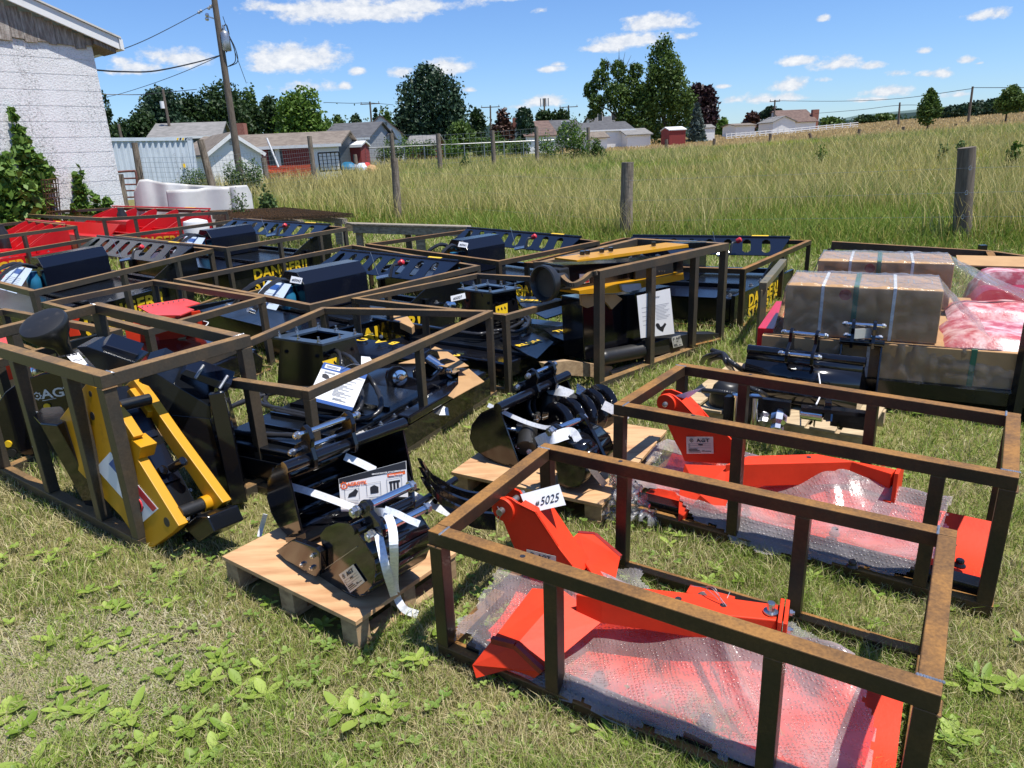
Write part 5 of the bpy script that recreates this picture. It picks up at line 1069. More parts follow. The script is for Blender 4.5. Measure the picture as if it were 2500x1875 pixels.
# black box shaped implement beside the breaker
def box_C():
    T = thing('box_attachment', 'big black box attachment with a square corner tube, right of the yellow hammer', 'attachment', tuple(U(590, 1220, 0)))
    n = Vector((.25, -.95, .1)); P = U(*ZP('y', [(1395, 1250)])[0], .02)
    fr = onplane('y', [(800, 560), (940, 735), (1215, 760), (1345, 1235), (1290, 1230), (1090, 1080), (900, 800)], P, n)
    MB().prism(fr, Vector((-.1, .5, 0))).build('body', 'black', T, bevel=.004)
    ld = onplane('y', [(800, 530), (900, 500), (1215, 690), (1222, 765), (930, 740)], P, n); MB().prism(ld, Vector((-.05, .25, .06))).build('lid', 'black2', T, bevel=.003)
    a_ = onplane('y', [(1255, 610)], P+n*.02, n)[0]; b_ = onplane('y', [(1390, 1245)], P+n*.02, n)[0]; MB().bar(a_, b_, .075, .055, up=n).build('corner_tube', 'black', T, bevel=.004)
    h = onplane('y', [(1040, 505), (1075, 478), (1340, 565), (1310, 610)], P-n*.05, n); MB().prism(h, Vector((-.02, .12, .03))).build('hinge_plate', 'navy', T, bevel=.003)
    for q in ((1130, 530), (1270, 590)):
        c = onplane('y', [q], P-n*.03, n)[0]; MB().cyl(c, c+Vector((.03, .05, .05)), .008, n=10).build('bolt', 'zincd', T)
    h = onplane('y', [(570, 360), (610, 335), (800, 395), (770, 435)], P-n*.3, n); MB().prism(h, Vector((-.02, .12, .03))).build('hinge_plate', 'navy', T, bevel=.003)
    h = onplane('y', [(440, 350), (500, 345), (780, 440), (700, 520), (600, 520)], P-n*.25, n); MB().prism(h, Vector((-.02, .2, .0))).build('rear_lid', 'black2', T, bevel=.003)
box_C()

# ================================================================ MOWERS WITH BOLTED FLANGE (crates D and E)
def mower(key, label, tagtxt):
    O, u, v, a, b = frame(key); zt = CR[key]['zt']
    def L(uu, vv, z): return O+u*uu+v*vv+UPV*z
    T = thing('rotary_mower', label, 'mower', tuple(L(a*.4, b*.5, 0)), 'black excavator mowers with bolted flanges'); return T, L, a, b, u, v
def mower_body(T, L, a, b, u, v, fl, zf, zb, sc=1.5):
    """fl: four world corners of the flange (left, back, right, front) at zf"""
    c = sum(fl, Vector())/4
    inn = [c.lerp(p, .60) for p in fl]; mb = MB(); t = .012
    vs = [p for p in fl]+[p for p in inn]; top = [p+UPV*t for p in vs]
    mb.add(vs+top, [(0, 4, 5, 1), (1, 5, 6, 2), (2, 6, 7, 3), (3, 7, 4, 0)]+[(8, 9, 13, 12), (9, 10, 14, 13), (10, 11, 15, 14), (11, 8, 12, 15)]+[(i, (i+1) % 4, 8+(i+1) % 4, 8+i) for i in range(4)]+[(4+i, 12+i, 12+(i+1) % 4, 4+(i+1) % 4) for i in range(4)])
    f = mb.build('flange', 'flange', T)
    for i in range(4):
        for s in ((.06, .5) if i != 1 else (.06, .5)):
            p = fl[i].lerp(fl[(i+1) % 4], s).lerp(c, .13)+UPV*t; mb = MB(); mb.lathe(p, UPV, [(.011*sc, 0), (.011*sc, .004), (.008*sc, .005), (.008*sc, .016), (.0045*sc, .017), (.0045*sc, .036)], 8); mb.build('stud', 'zinc', T)
    up_ = [c.lerp(p, .80) for p in fl]; lo = [Vector((c.x+(p.x-c.x)*1.02, c.y+(p.y-c.y)*1.02, zb)) for p in fl]
    mb = MB(); mb.add(up_+lo, [(i, (i+1) % 4, 4+(i+1) % 4, 4+i) for i in range(4)]); mb.build('tower', 'black', T).modifiers.new('s', 'SOLIDIFY').thickness = .008
    for i in (2, 3):
        for (s, h) in ((.15, .25), (.85, .25), (.15, .7)):
            p = up_[i].lerp(up_[(i+1) % 4], s).lerp(lo[i].lerp(lo[(i+1) % 4], s), h); n = (up_[(i+1) % 4]-up_[i]).cross(lo[i]-up_[i]).normalized(); n = n if n.dot(p-c) > 0 else -n
            MB().bolt(p, n, .008*sc).build('bolt', 'black', T)
    return c, lo
def D():
    T, L, a, b, u, v = mower('D', 'black rotary mower in the middle foreground crate, maker leaflet hanging on its flange', '')
    fl = atz('z6', [(195, 1098), (545, 1018), (905, 1072), (592, 1152)], .56); c, lo = mower_body(T, L, a, b, u, v, fl, .56, .24)
    # deck
    dk = [L(.06, .08, .08), L(a-.08, .08, .08), L(a-.08, b-.1, .08), L(.06, b-.1, .08)]; MB().prism(dk, UPV*.13).build('deck', 'black', T, bevel=.012)
    MB().prism([L(.05, .12, .21), L(a*.62, .12, .21), L(a*.62, b-.15, .21), L(.05, b-.15, .21)], UPV*.03).build('deck_top', 'black2', T, bevel=.006)
    MB().prism([L(.04, .03, .07), L(.04, .05, .17), L(.2, .05, .2), L(.2, .03, .06)], v*(b*.8)).build('front_lip', 'black2', T, bevel=.004)
    nq = [L(.36, .055, .215), L(.54, .055, .215), L(.54, .048, .10), L(.36, .048, .10)]
    nq = atz('s', [(843, 603), (905, 588), (957, 627), (893, 665)], .222); name_plate(T, nq)
    e = U(*ZP('s', [(600, 705)])[0], .14); lg = atz('s', [(540, 705), (700, 665), (720, 760), (590, 780)], .2); MB().prism([lg[3], lg[2], lg[1], lg[0]], UPV*.004).build('front_flap', 'navy', T); lg = [p+UPV*.005 for p in lg]
    logo_ring(in_quad(lg, .33, .35), UPV, .017, 'white', T, (1, .5, 0)); qtext('AGT', lg, .42, .55, .3, 'white', T, bold=.01)
    MB().lathe(Vector((c.x, c.y, .22)), UPV, [(.2, 0), (.2, .04), (.12, .06), (.1, .1)], 28).build('gearbox', 'plastic', T, smooth=True)
    for k in range(5): MB().bar(L(.12+.16*k, .14, .245), L(.12+.16*k, b-.2, .245), .012, .035).build('stiffener', 'black', T)
    for k in range(9): MB().bolt(L(.1+.13*k, .10, .21), UPV, .010).build('bolt', 'zinc', T)
    for k in range(3):
        s_ = L(.18+.1*k, .035, .12); MB().tube([s_+v*(.012*math.cos(i*.9))+u*(i*.006)+UPV*(.012*math.sin(i*.9)+.0) for i in range(40)], .0035, 6).build('spring', 'zincd', T)
    MB().prism([L(.02, -.0, .03), L(a-.1, .0, .03), L(a-.1, .0, .17), L(.02, .0, .17)], v*.012).build('front_skirt', 'black', T, bevel=.002)
    B = bez([L(.2, .3, .27), L(.1, .7, .28), L(.35, 1.0, .28), L(.75, .9, .28), L(.85, .5, .28), L(.6, .25, .28), L(.2, .3, .28)], 100); MB().tube(B, [.0165 if (i//2) % 2 else .014 for i in range(len(B))], 10).build('hose', 'hose', T, smooth=True)
    fl2 = [U(*ZP('z6', [p])[0], z) for p, z in (((820, 1080), .30), ((1560, 1190), .26), ((1720, 1260), .22), ((860, 1240), .26))]
    MB().prism([p-UPV*.01 for p in (fl2[3], fl2[2], fl2[1], fl2[0])], UPV*.008).build('safety_flap', 'navy', T)
    fd = (fl2[1]-fl2[0]).normalized()
    def lab(s, x, y, z, size, nm='warning_lettering', d=(1, .15)):
        p = U(*ZP('z6', [(x, y)])[0], z); q = U(*ZP('z6', [(x-100*d[0], y-100*d[1])])[0], z); q2 = U(*ZP('z6', [(x-12, y+60)])[0], z); text(s, size, p, q-p, q2-p, 'decal', T, name=nm, bold=.03, lift=.003, sx=1.15)
    lab('B', 1190, 1128, .30, .105); lab('A', 1085, 1118, .30, .105); lab('C', 960, 1102, .30, .105); lab('S', 1690, 1215, .25, .11); lab('T', 1410, 1175, .26, .10)
    text('A', .12, U(*ZP('z6', [(915, 1075)])[0], .30), (1, -.1, 0), (.3, 1, 0), 'decal', T, name='warning_lettering', bold=.02); 
    # pivot ears with pins
    pc = U(*ZP('z6', [(1190, 1395)])[0], .33); pd = U(*ZP('z6', [(1600, 1345)])[0], .33)
    PV = U(*ZP('z6', [(1190, 1470)])[0], .22)
    n = (pd-pc).normalized(); ear = onplane('z6', [(1085, 1400), (1100, 1340), (1140, 1310), (1200, 1305), (1240, 1335), (1250, 1380), (1400, 1415), (1470, 1410), (1480, 1485), (1000, 1485)], PV, (.5, -.85, .1))
    fn = Vector((.5, -.85, .1)).normalized(); MB().prism(onplane('z6', [(1085, 1400), (1095, 1345), (1140, 1312), (1195, 1308), (1238, 1335), (1255, 1385), (1330, 1410), (1430, 1410), (1490, 1350), (1510, 1260), (1560, 1250), (1620, 1270), (1645, 1340), (1645, 1485), (1420, 1560), (1120, 1560)], PV, fn), -fn*.03).build('pivot_bracket', 'black', T, bevel=.006)
    MB().prism(onplane('z6', [(1330, 1300), (1370, 1215), (1420, 1180), (1480, 1190), (1500, 1240), (1490, 1330), (1400, 1400), (1300, 1420), (1290, 1340)], PV-fn*.13, fn), -fn*.02).build('pivot_bracket', 'black', T, bevel=.006)
    for q, m in (((1185, 1395), .05), ((1592, 1345), .05)):
        c2 = onplane('z6', [q], PV, fn)[0]; MB().lathe(c2, fn, [(.05, 0), (.05, .012), (.036, .016), (.036, .02), (.03, .022), (.016, .022), (.016, .034)], 28).build('pin_boss', 'chrome', T, smooth=True)
    a_, b_ = onplane('z6', [(1405, 1250)], PV-fn*.10, fn)[0], onplane('z6', [(1530, 1330)], PV+fn*.0, fn)[0]; MB().cyl(a_, b_, .032, n=24).build('pivot_pin', 'chrome', T, smooth=True)
    MB().bar(L(.75, .04, .2), L(a-.15, .04, .2), .09, .05).build('side_beam', 'black', T, bevel=.01)
    for pts, z in (([(700, 120), (770, 140), (790, 190), (800, 230), (900, 350), (900, 460), (840, 510)], (.5, .5, .47, .44, .36, .3, .27)), ([(800, 150), (850, 180), (900, 240), (980, 330), (1020, 430), (990, 500), (880, 530), (700, 520), (480, 480), (330, 440), (320, 390), (360, 370)], (.5, .5, .48, .38, .32, .28, .26, .26, .26, .26, .28, .3)), ([(860, 545), (700, 540), (560, 510), (420, 480), (350, 430), (360, 390)], (.24, .24, .25, .25, .26, .27))):
        P = [U(*ZP('s', [p])[0], zz) for p, zz in zip(pts, z)]; B = bez(P, 90); MB().tube(B, [.0155 if (i//2) % 2 else .0135 for i in range(len(B))], 10).build('hose', 'hose', T, smooth=True)
    q = atz('s', [(680, 185), (770, 190), (780, 225), (700, 235)], .45)
    yl = onplane('s', [(680, 195), (765, 170), (785, 225), (700, 240)], lo[3].lerp(fl[3], .45)-Vector((0, .02, 0)), Vector((.5, -.8, .2))); wl_ = MB().prism(list(reversed(yl)), Vector((.5, -.8, .2))*.002).build('warning_label', 'decal', T)
    cc = in_quad(yl, .7, .5)+Vector((.5, -.8, .2))*.004; MB().prism([cc+Vector((0, 0, .016)), cc+Vector((-.016, 0, -.01)), cc+Vector((.016, 0, -.01))], Vector((.3, -.8, .2))*.001).build('warning_triangle', 'ink', wl_)
    # leaflet
    p_ = U(*ZP('s', [(790, 330)])[0], .45); n = Vector((.15, -.8, .55)).normalized(); pl = onplane('s', [(690, 200), (945, 262), (852, 480), (590, 415)], p_, n)
    K = thing('product_leaflet', 'blue and white printed leaflet tied to the flange of the middle foreground mower', 'leaflet', tuple(pl[3])); MB().prism([pl[3], pl[2], pl[1], pl[0]], n*.0015).build('page', 'white', K)
    q = [p+n*.0018 for p in pl]
    MB().prism([in_quad(q, *k) for k in ((0, .17), (1, .17), (1, 0), (0, 0))], n*.0004).build('blue_band', 'blue', K); MB().prism([in_quad(q, *k) for k in ((0, 1), (1, 1), (1, .92), (0, .92))], n*.0004).build('blue_band', 'blue', K)
    q = [p+n*.0006 for p in q]; MB().prism([in_quad(q, *k) for k in ((.06, .13), (.40, .13), (.40, .035), (.06, .035))], n*.0003).build('white_box', 'white', K)
    qlines(q, [(.09, .36, .06, .012), (.10, .34, .09, .012), (.10, .34, .21, .03)]+[(.45, .45+.1+.38*((i*7) % 5)/5, .24+i*.035, .012) for i in range(15)]+[(.5, .7, .80, .015), (.5, .8, .83, .015)], 'greyp', K)
    MB().prism([in_quad(q, *k) for k in reversed(((.08, .30), (.14, .27), (.22, .30), (.26, .36), (.2, .40), (.1, .38)))], n*.0004).build('picture', 'ink', K)
    qtext('Designed for mini excavators', q, .5, .22, .03, 'greyp', K)
    tq = onplane('s', [(905, 165), (955, 170), (985, 215), (905, 235)], p_+Vector((.06, 0, .05)), n); t2 = thing('number_tag', 'small white card tag standing behind the rail beside the leaflet', 'tag', tuple(tq[3])); MB().prism([tq[3], tq[2], tq[1], tq[0]], n*.0012).build('card', 'white', t2)
    MB().tube(bez([onplane('s', [p], p_+n*.01, n)[0] for p in ((790, 240), (850, 212), (900, 215))]), .0014, 5).build('tie_wire', 'zincd', t2)
    # torn cardboard
    for pts, z in (([(1180, 1290), (1350, 1240), (1460, 1160), (1560, 1200), (1640, 1260), (1720, 1310), (1600, 1330), (1400, 1290)], .31), ([(1640, 1330), (1720, 1330), (1840, 1430), (1760, 1470), (1600, 1560), (1560, 1540), (1640, 1450)], .24)):
        P = [U(*ZP('z6', [p])[0], z+(rnd.random()-.5)*.02) for p in pts]; tag(MB().prism(list(reversed(P)), UPV*.004).build('torn_cardboard', 'card'), 'torn brown cardboard scrap %s the pivot bracket of the middle foreground mower' % ('behind' if z > .3 else 'lying right of'), 'cardboard')
    c_ = U(*ZP('m', [(245, 670)])[0], .12); tag(MB().prism([c_+Vector(p) for p in ((-.05, -.01, 0), (.05, -.02, 0), (.04, .03, .03), (-.03, .04, .05))], UPV*.003).build('paper_scrap', 'white'), 'crumpled white paper scrap at the lower right rail of the mower crate', 'paper')
D()
def E_():
    T, L, a, b, u, v = mower('E', 'black rotary mower with a yellow warning label, left of the tall crate, wearing tag 5007', '')
    fl = atz('z6', [(1632, 722), (1850, 678), (2125, 712), (1905, 752)], .56); c, lo = mower_body(T, L, a, b, u, v, fl, .56, .22, 1.5)
    MB().prism([L(.1, .1, .08), L(a-.1, .1, .08), L(a-.1, b-.12, .08), L(.1, b-.12, .08)], UPV*.12).build('deck', 'black', T, bevel=.012)
    MB().prism([L(.3, .08, .2), L(a*.75, .08, .2), L(a*.75, b-.3, .2), L(.3, b-.3, .2)], UPV*.03).build('deck_top', 'black2', T, bevel=.006)
    for i, (pts, z, t) in enumerate((([(60, 1100), (320, 1060), (480, 1130), (350, 1260), (280, 1230)], .24, 'CAUSA'), ([(400, 1030), (640, 990), (720, 1060), (560, 1120), (480, 1090)], .26, 'TION'))):
        P = [U(*ZP('z12', [p])[0], z) for p in pts]; MB().prism(list(reversed(P)), UPV*.01).build('safety_flap', 'navy', T)
    def lab(s, fr, x, y, x2, y2, z, size, m='decal'):
        p = U(*ZP(fr, [(x, y)])[0], z); q = U(*ZP(fr, [(x2, y2)])[0], z); w = (q-p).cross(UPV)*-1; text(s, size, p, q-p, w, m, T, name='warning_lettering', bold=.03, lift=.012, sx=1.1)
    lab('RUSH', 'z12', 215, 1170, 430, 1115, .245, .085); lab('TION', 'z12', 500, 1060, 700, 1022, .27, .085)
    P = [U(*ZP('z12', [p])[0], .34) for p in ((180, 770), (620, 800), (720, 850), (420, 950), (230, 850))]; MB().prism(list(reversed(P)), UPV*.01).build('safety_flap', 'navy', T)
    p = U(*ZP('z12', [(415, 800)])[0], .355); q = U(*ZP('z12', [(180, 790)])[0], .355); text('GER', .13, p, q-p, (q-p).cross(UPV)*-1, 'decal', T, name='warning_lettering', bold=.03, sx=1.0)
    p = U(*ZP('z12', [(690, 850)])[0], .355); q = U(*ZP('z12', [(560, 840)])[0], .355); text('C', .12, p, q-p, (q-p).cross(UPV)*-1, 'decal', T, name='warning_lettering', bold=.03)
    for y, s in ((690, 'DA'), (730, 'ST')):
        p = U(*ZP('z12', [(195, y+38)])[0], .42); q = U(*ZP('z12', [(290, y+52)])[0], .42); text(s, .085, p, q-p, UPV, 'decal', T, name='warning_lettering', bold=.03, sx=1.3)
    n = Vector((.45, -.85, .15)).normalized(); yl = onplane('z12', [(30, 850), (122, 820), (124, 905), (34, 915)], (lo[3]+fl[3])/2+n*.02, n); wl_ = MB().prism(list(reversed(yl)), n*.002).build('warning_label', 'decal', T)
    for k in range(3):
        cc = in_quad(yl, .2+.28*k, .4)+n*.004; MB().prism([cc+Vector((0, 0, .016)), cc+Vector((-.011, 0, -.008)), cc+Vector((.011, 0, -.008))], n*.001).build('warning_triangle', 'ink', wl_)
    for pts, z in (([(1650, 1045), (1800, 1060), (1960, 1030), (2100, 1040), (2180, 980), (2150, 930)], .3), ([(1700, 1060), (1900, 1060), (2050, 1010), (2180, 940)], .28), ([(2130, 1010), (2190, 960), (2160, 920), (2060, 960)], .3)):
        P = [U(*ZP('z6', [p])[0], z) for p in pts]; B = bez(P, 60); MB().tube(B, [.0155 if (i//2) % 2 else .0135 for i in range(len(B))], 10).build('hose', 'hose', T, smooth=True)
    c1 = U(*ZP('z6', [(1570, 840)])[0], .42); mb = MB(); mb.lathe(c1, (-.5, -.8, .2), [(.035, -.05), (.035, .02), (.02, .024), (.02, .05)], 18); mb.build('motor', 'chrome', T, smooth=True)
    P = [U(*ZP('z6', [p])[0], .32) for p in ((1090, 920), (1240, 910), (1300, 990), (1280, 1010))]; MB().prism([p-UPV*.06 for p in P], UPV*.06).build('tan_block', 'card', T, bevel=.004)
    MB().bar(U(*ZP('z6', [(985, 980)])[0], .28), U(*ZP('z6', [(1900, 1130)])[0], .2), .04, .12).build('side_beam', 'black', T, bevel=.008)
    for q in ((1045, 1080), (1655, 1120), (1830, 1140), (1340, 1080)):
        c2 = U(*ZP('z6', [q])[0], .2); MB().bolt(c2, (.3, -.9, .2), .01).build('bolt', 'zincd', T)
    tq = onplane('z6', [(1580, 768), (1690, 742), (1698, 785), (1585, 812)], U(*ZP('z6', [(1640, 790)])[0], .52), (.1, -1, .3)); n = Vector((.1, -1, .3)).normalized()
    K = thing('number_tag', 'white paper tag handwritten 5007 hanging beside the rear mower flange', 'tag', tuple(tq[3])); MB().prism([tq[3], tq[2], tq[1], tq[0]], n*.0012).build('card', 'white', K); qtext('#5007', [p+n*.0015 for p in tq], .15, .75, .45, 'ink', K, shear=.3, name='handwriting')
E_()

# ================================================================ TALL CRATE F: black and yellow breaker lying flat
def F_():
    O, u, v, a, b = frame('F'); n = v
    T = thing('hydraulic_breaker', 'black breaker with yellow plates lying level in the tall narrow crate', 'breaker', tuple(O+u*.6+v*.3))
    def L(uu, vv, z): return O+u*uu+v*vv+UPV*z
    def Q(pts, off): return onplane('z12', pts, L(0, off, 0), n)
    s1 = Q([(655, 490), (920, 452), (1518, 368), (1522, 392), (915, 478), (660, 505)], .14); MB().prism(s1, v*.22).build('upper_plate', 'yellow', T, bevel=.002)
    s2 = Q([(672, 725), (880, 690), (1010, 668), (1075, 660), (1230, 635), (1480, 588), (1487, 640), (1240, 690), (960, 745), (680, 755)], .12); MB().prism(s2, v*.24).build('lower_plate', 'yellow', T, bevel=.002)
    MB().prism(Q([(1420, 590), (1480, 585), (1480, 600), (1420, 606)], .09), v*.03).build('plate_lug', 'yellow', T, bevel=.002)
    MB().prism(Q([(1000, 680), (1150, 670), (1160, 715), (1030, 735), (1010, 720)], .09), v*.02).build('masking_tape', 'greyp', T)
    MB().prism(Q([(550, 530), (860, 515), (1100, 500), (1410, 470), (1480, 480), (1480, 590), (1230, 640), (690, 725), (560, 720)], .2), v*.2).build('body', 'black', T, bevel=.004)
    MB().prism(Q([(1110, 535), (1400, 490), (1405, 590), (1110, 640)], .17), v*.02).build('side_panel', 'plastic', T, bevel=.003)
    MB().prism(Q([(640, 470), (900, 440), (1530, 355), (1740, 350), (1740, 372), (1520, 400), (660, 490)], .26), v*.15).build('top_rail_plate', 'black2', T, bevel=.003)
    for x in (700, 740, 850, 920, 1250): 
        c = Q([(x, 452-(x-700)*.13)], .24)[0]; MB().cyl(c, c+UPV*.03, .018, n=6).build('bolt', 'black', T)
    for x in (1290, 1310, 1330): c = Q([(x, 575)], .165)[0]; MB().cyl(c, c-v*.006, .006, n=8).build('bolt', 'zinc', T)
    lq = Q([(678, 598), (750, 592), (755, 662), (680, 675)], .195); lp = MB().prism([lq[3], lq[2], lq[1], lq[0]], -v*.0015).build('warning_label', 'white', T); MB().prism([in_quad(lq, *k)-v*.002 for k in ((.55, .95), (.95, .95), (.95, .7), (.55, .7))], -v*.0006).build('label_print', 'redp', lp)
    # round pipe end with rubber rim
    c = Q([(430, 665)], .16)[0]; d = Vector((-.75, -.66, .02)).normalized()
    MB().lathe(c-d*.04, d, [(.05, -.12), (.055, .0), (.115, .03), (.122, .06), (.122, .085), (.112, .09), (.105, .08), (.095, .05), (.02, .045)], 40).build('pipe_end', 'plastic', T, smooth=True)
    MB().prism(Q([(520, 560), (600, 545), (620, 720), (530, 720)], .18), v*.1).build('neck', 'plastic', T, bevel=.01)
    # lower body
    MB().prism(Q([(700, 790), (1110, 745), (1170, 1150), (1190, 1210), (720, 1260)], .2), v*.22).build('lower_body', 'black', T, bevel=.006)
    MB().prism(Q([(1110, 745), (1380, 690), (1420, 1080), (1180, 1180)], .24), v*.18).build('lower_body', 'black2', T, bevel=.006)
    MB().prism(Q([(690, 760), (960, 755), (1010, 790), (930, 870), (880, 810), (740, 860), (700, 840)], .18), v*.02).build('wood_packing', 'card', T)
    a_, b_ = Q([(820, 1250)], .12)[0], Q([(1190, 1180)], .12)[0]; dd = (b_-a_).normalized(); MB().lathe(a_, dd, [(.03, 0), (.055, .03), (.06, .06), (.06, (b_-a_).length-.03), (.066, (b_-a_).length-.02), (.066, (b_-a_).length)], 28).build('chisel_tube', 'plastic', T, smooth=True)
    MB().prism(Q([(1210, 1140), (1370, 1090), (1520, 1060), (1760, 1055), (1760, 1110), (1560, 1150), (1300, 1220), (1230, 1230)], .1), v*.12).build('channel', 'plastic', T, bevel=.003)
    MB().bar(Q([(1540, 1150)], .09)[0], Q([(1760, 1100)], .09)[0], .05, .012).build('rusty_flange', 'steelA', T)
    name_plate(T, Q([(1385, 1085), (1455, 1068), (1475, 1147), (1402, 1168)], .085))
    sk = thing('skid', 'dark timber skid under the tall narrow crate contents', 'timber', tuple(L(.1, .1, 0)))
    MB().prism(Q([(400, 1285), (600, 1265), (850, 1300), (930, 1310), (930, 1370), (870, 1400), (450, 1370)], .12), v*.05).build('beam', 'wood', sk, bevel=.002); MB().prism(Q([(920, 1350), (1200, 1270), (1490, 1165), (1490, 1180), (1200, 1290), (930, 1370)], .1), v*.04).build('board', 'wood', sk)
    MB().prism(Q([(940, 1390), (1170, 1340), (1195, 1370), (950, 1440)], .08), v*.03).build('board', 'black2', sk)
    # bent rail of the crate: sagging flat strip on the left
    P = [U(*ZP('z12', [(x, y)])[0], z) for x, y, z in ((330, 518, .845), (450, 520, .85), (510, 560, .845), (560, 640, .82), (620, 680, .80), (690, 655, .81), (760, 600, .835), (812, 588, .845))]
    B = bez(P, 40); mb = MB()
    for i in range(len(B)-1): mb.bar(B[i], B[i+1], .03, .03, ext=.001)
    mb.build('bent_rail', 'steelC', CR['F']['T'])
    # instruction sheet
    p_ = L(.0, .06, 0); pl = Q([(1120, 765), (1375, 708), (1410, 1058), (1150, 1092)], .07)
    K = thing('product_leaflet', 'white instruction sheet with a machine picture in the tall narrow crate', 'leaflet', tuple(pl[3])); MB().prism([pl[3], pl[2], pl[1], pl[0]], -v*.0015).build('page', 'white', K)
    q = [p-v*.0016 for p in pl]; qtext('Log Grab Splitter', q, .35, .12, .035, 'greyp', K)
    qlines(q, [(.5, .5+.42*(1-((i*5) % 4)*.12), .30+i*.032, .008) for i in range(11)]+[(.1, .35, .3+i*.1, .01) for i in range(5)], 'greyp', K, lift=.0004)
    MB().prism([in_quad(q, *k)-v*.0008 for k in reversed(((.46, .74), (.5, .70), (.56, .72), (.6, .8), (.66, .78), (.74, .72), (.78, .76), (.7, .84), (.66, .92), (.58, .88), (.5, .82)))], -v*.0006).build('picture', 'ink', K)
F_()

# ================================================================ SKID STEER BRUSH CUTTERS
def slotted(W, H, n, th):
    """plate in x (0..W), y (0..H) with n slanted slots, thickness along z"""
    nx = n*6+8; mb = MB(); m0 = W*.04; cw = (W-2*m0)/n; sl = .10*W/2.2
    ys = [0, H*.14, H*.24, H*.76, H*.86, H]; cols = []
    def X(k, f, y): return m0+cw*(k+f)+(y-H/2)*sl/H*1.6
    # rows top and bottom solid
    for y0, y1 in ((0, ys[1]), (ys[4], H)): mb.box(0, W, y0, y1, 0, th)
    for k in range(n):
        l0, l1 = .36, .78
        def band(f0, f1, ya, yb):
            p = [(X(k, f0, ya) if f0 > 0 or k > 0 else 0, ya), (X(k, f1, ya) if f1 < 1 or k < n-1 else W, ya), (X(k, f1, yb) if f1 < 1 or k < n-1 else W, yb), (X(k, f0, yb) if f0 > 0 or k > 0 else 0, yb)]
            mb.prism([(x, y, 0) for x, y in p], (0, 0, th))
        band(0, l0, ys[1], ys[4]); band(l1, 1, ys[1], ys[4])
        for ya, yb, s in ((ys[1], ys[2], 1), (ys[4], ys[3], -1)):
            ml, mr = X(k, l0, ya), X(k, l1, ya); bl, br = X(k, l0, yb), X(k, l1, yb); mid = (ml+mr)/2; q = [(ml, ya), (ml+(mr-ml)*.32, ya), (bl, yb)]; r = [(mr, ya), (br, yb), (ml+(mr-ml)*.68, ya)]
            for t in (q, r): mb.prism([(x, y, 0) for x, y in (t if s > 0 else t[::-1])], (0, 0, th))
    return mb
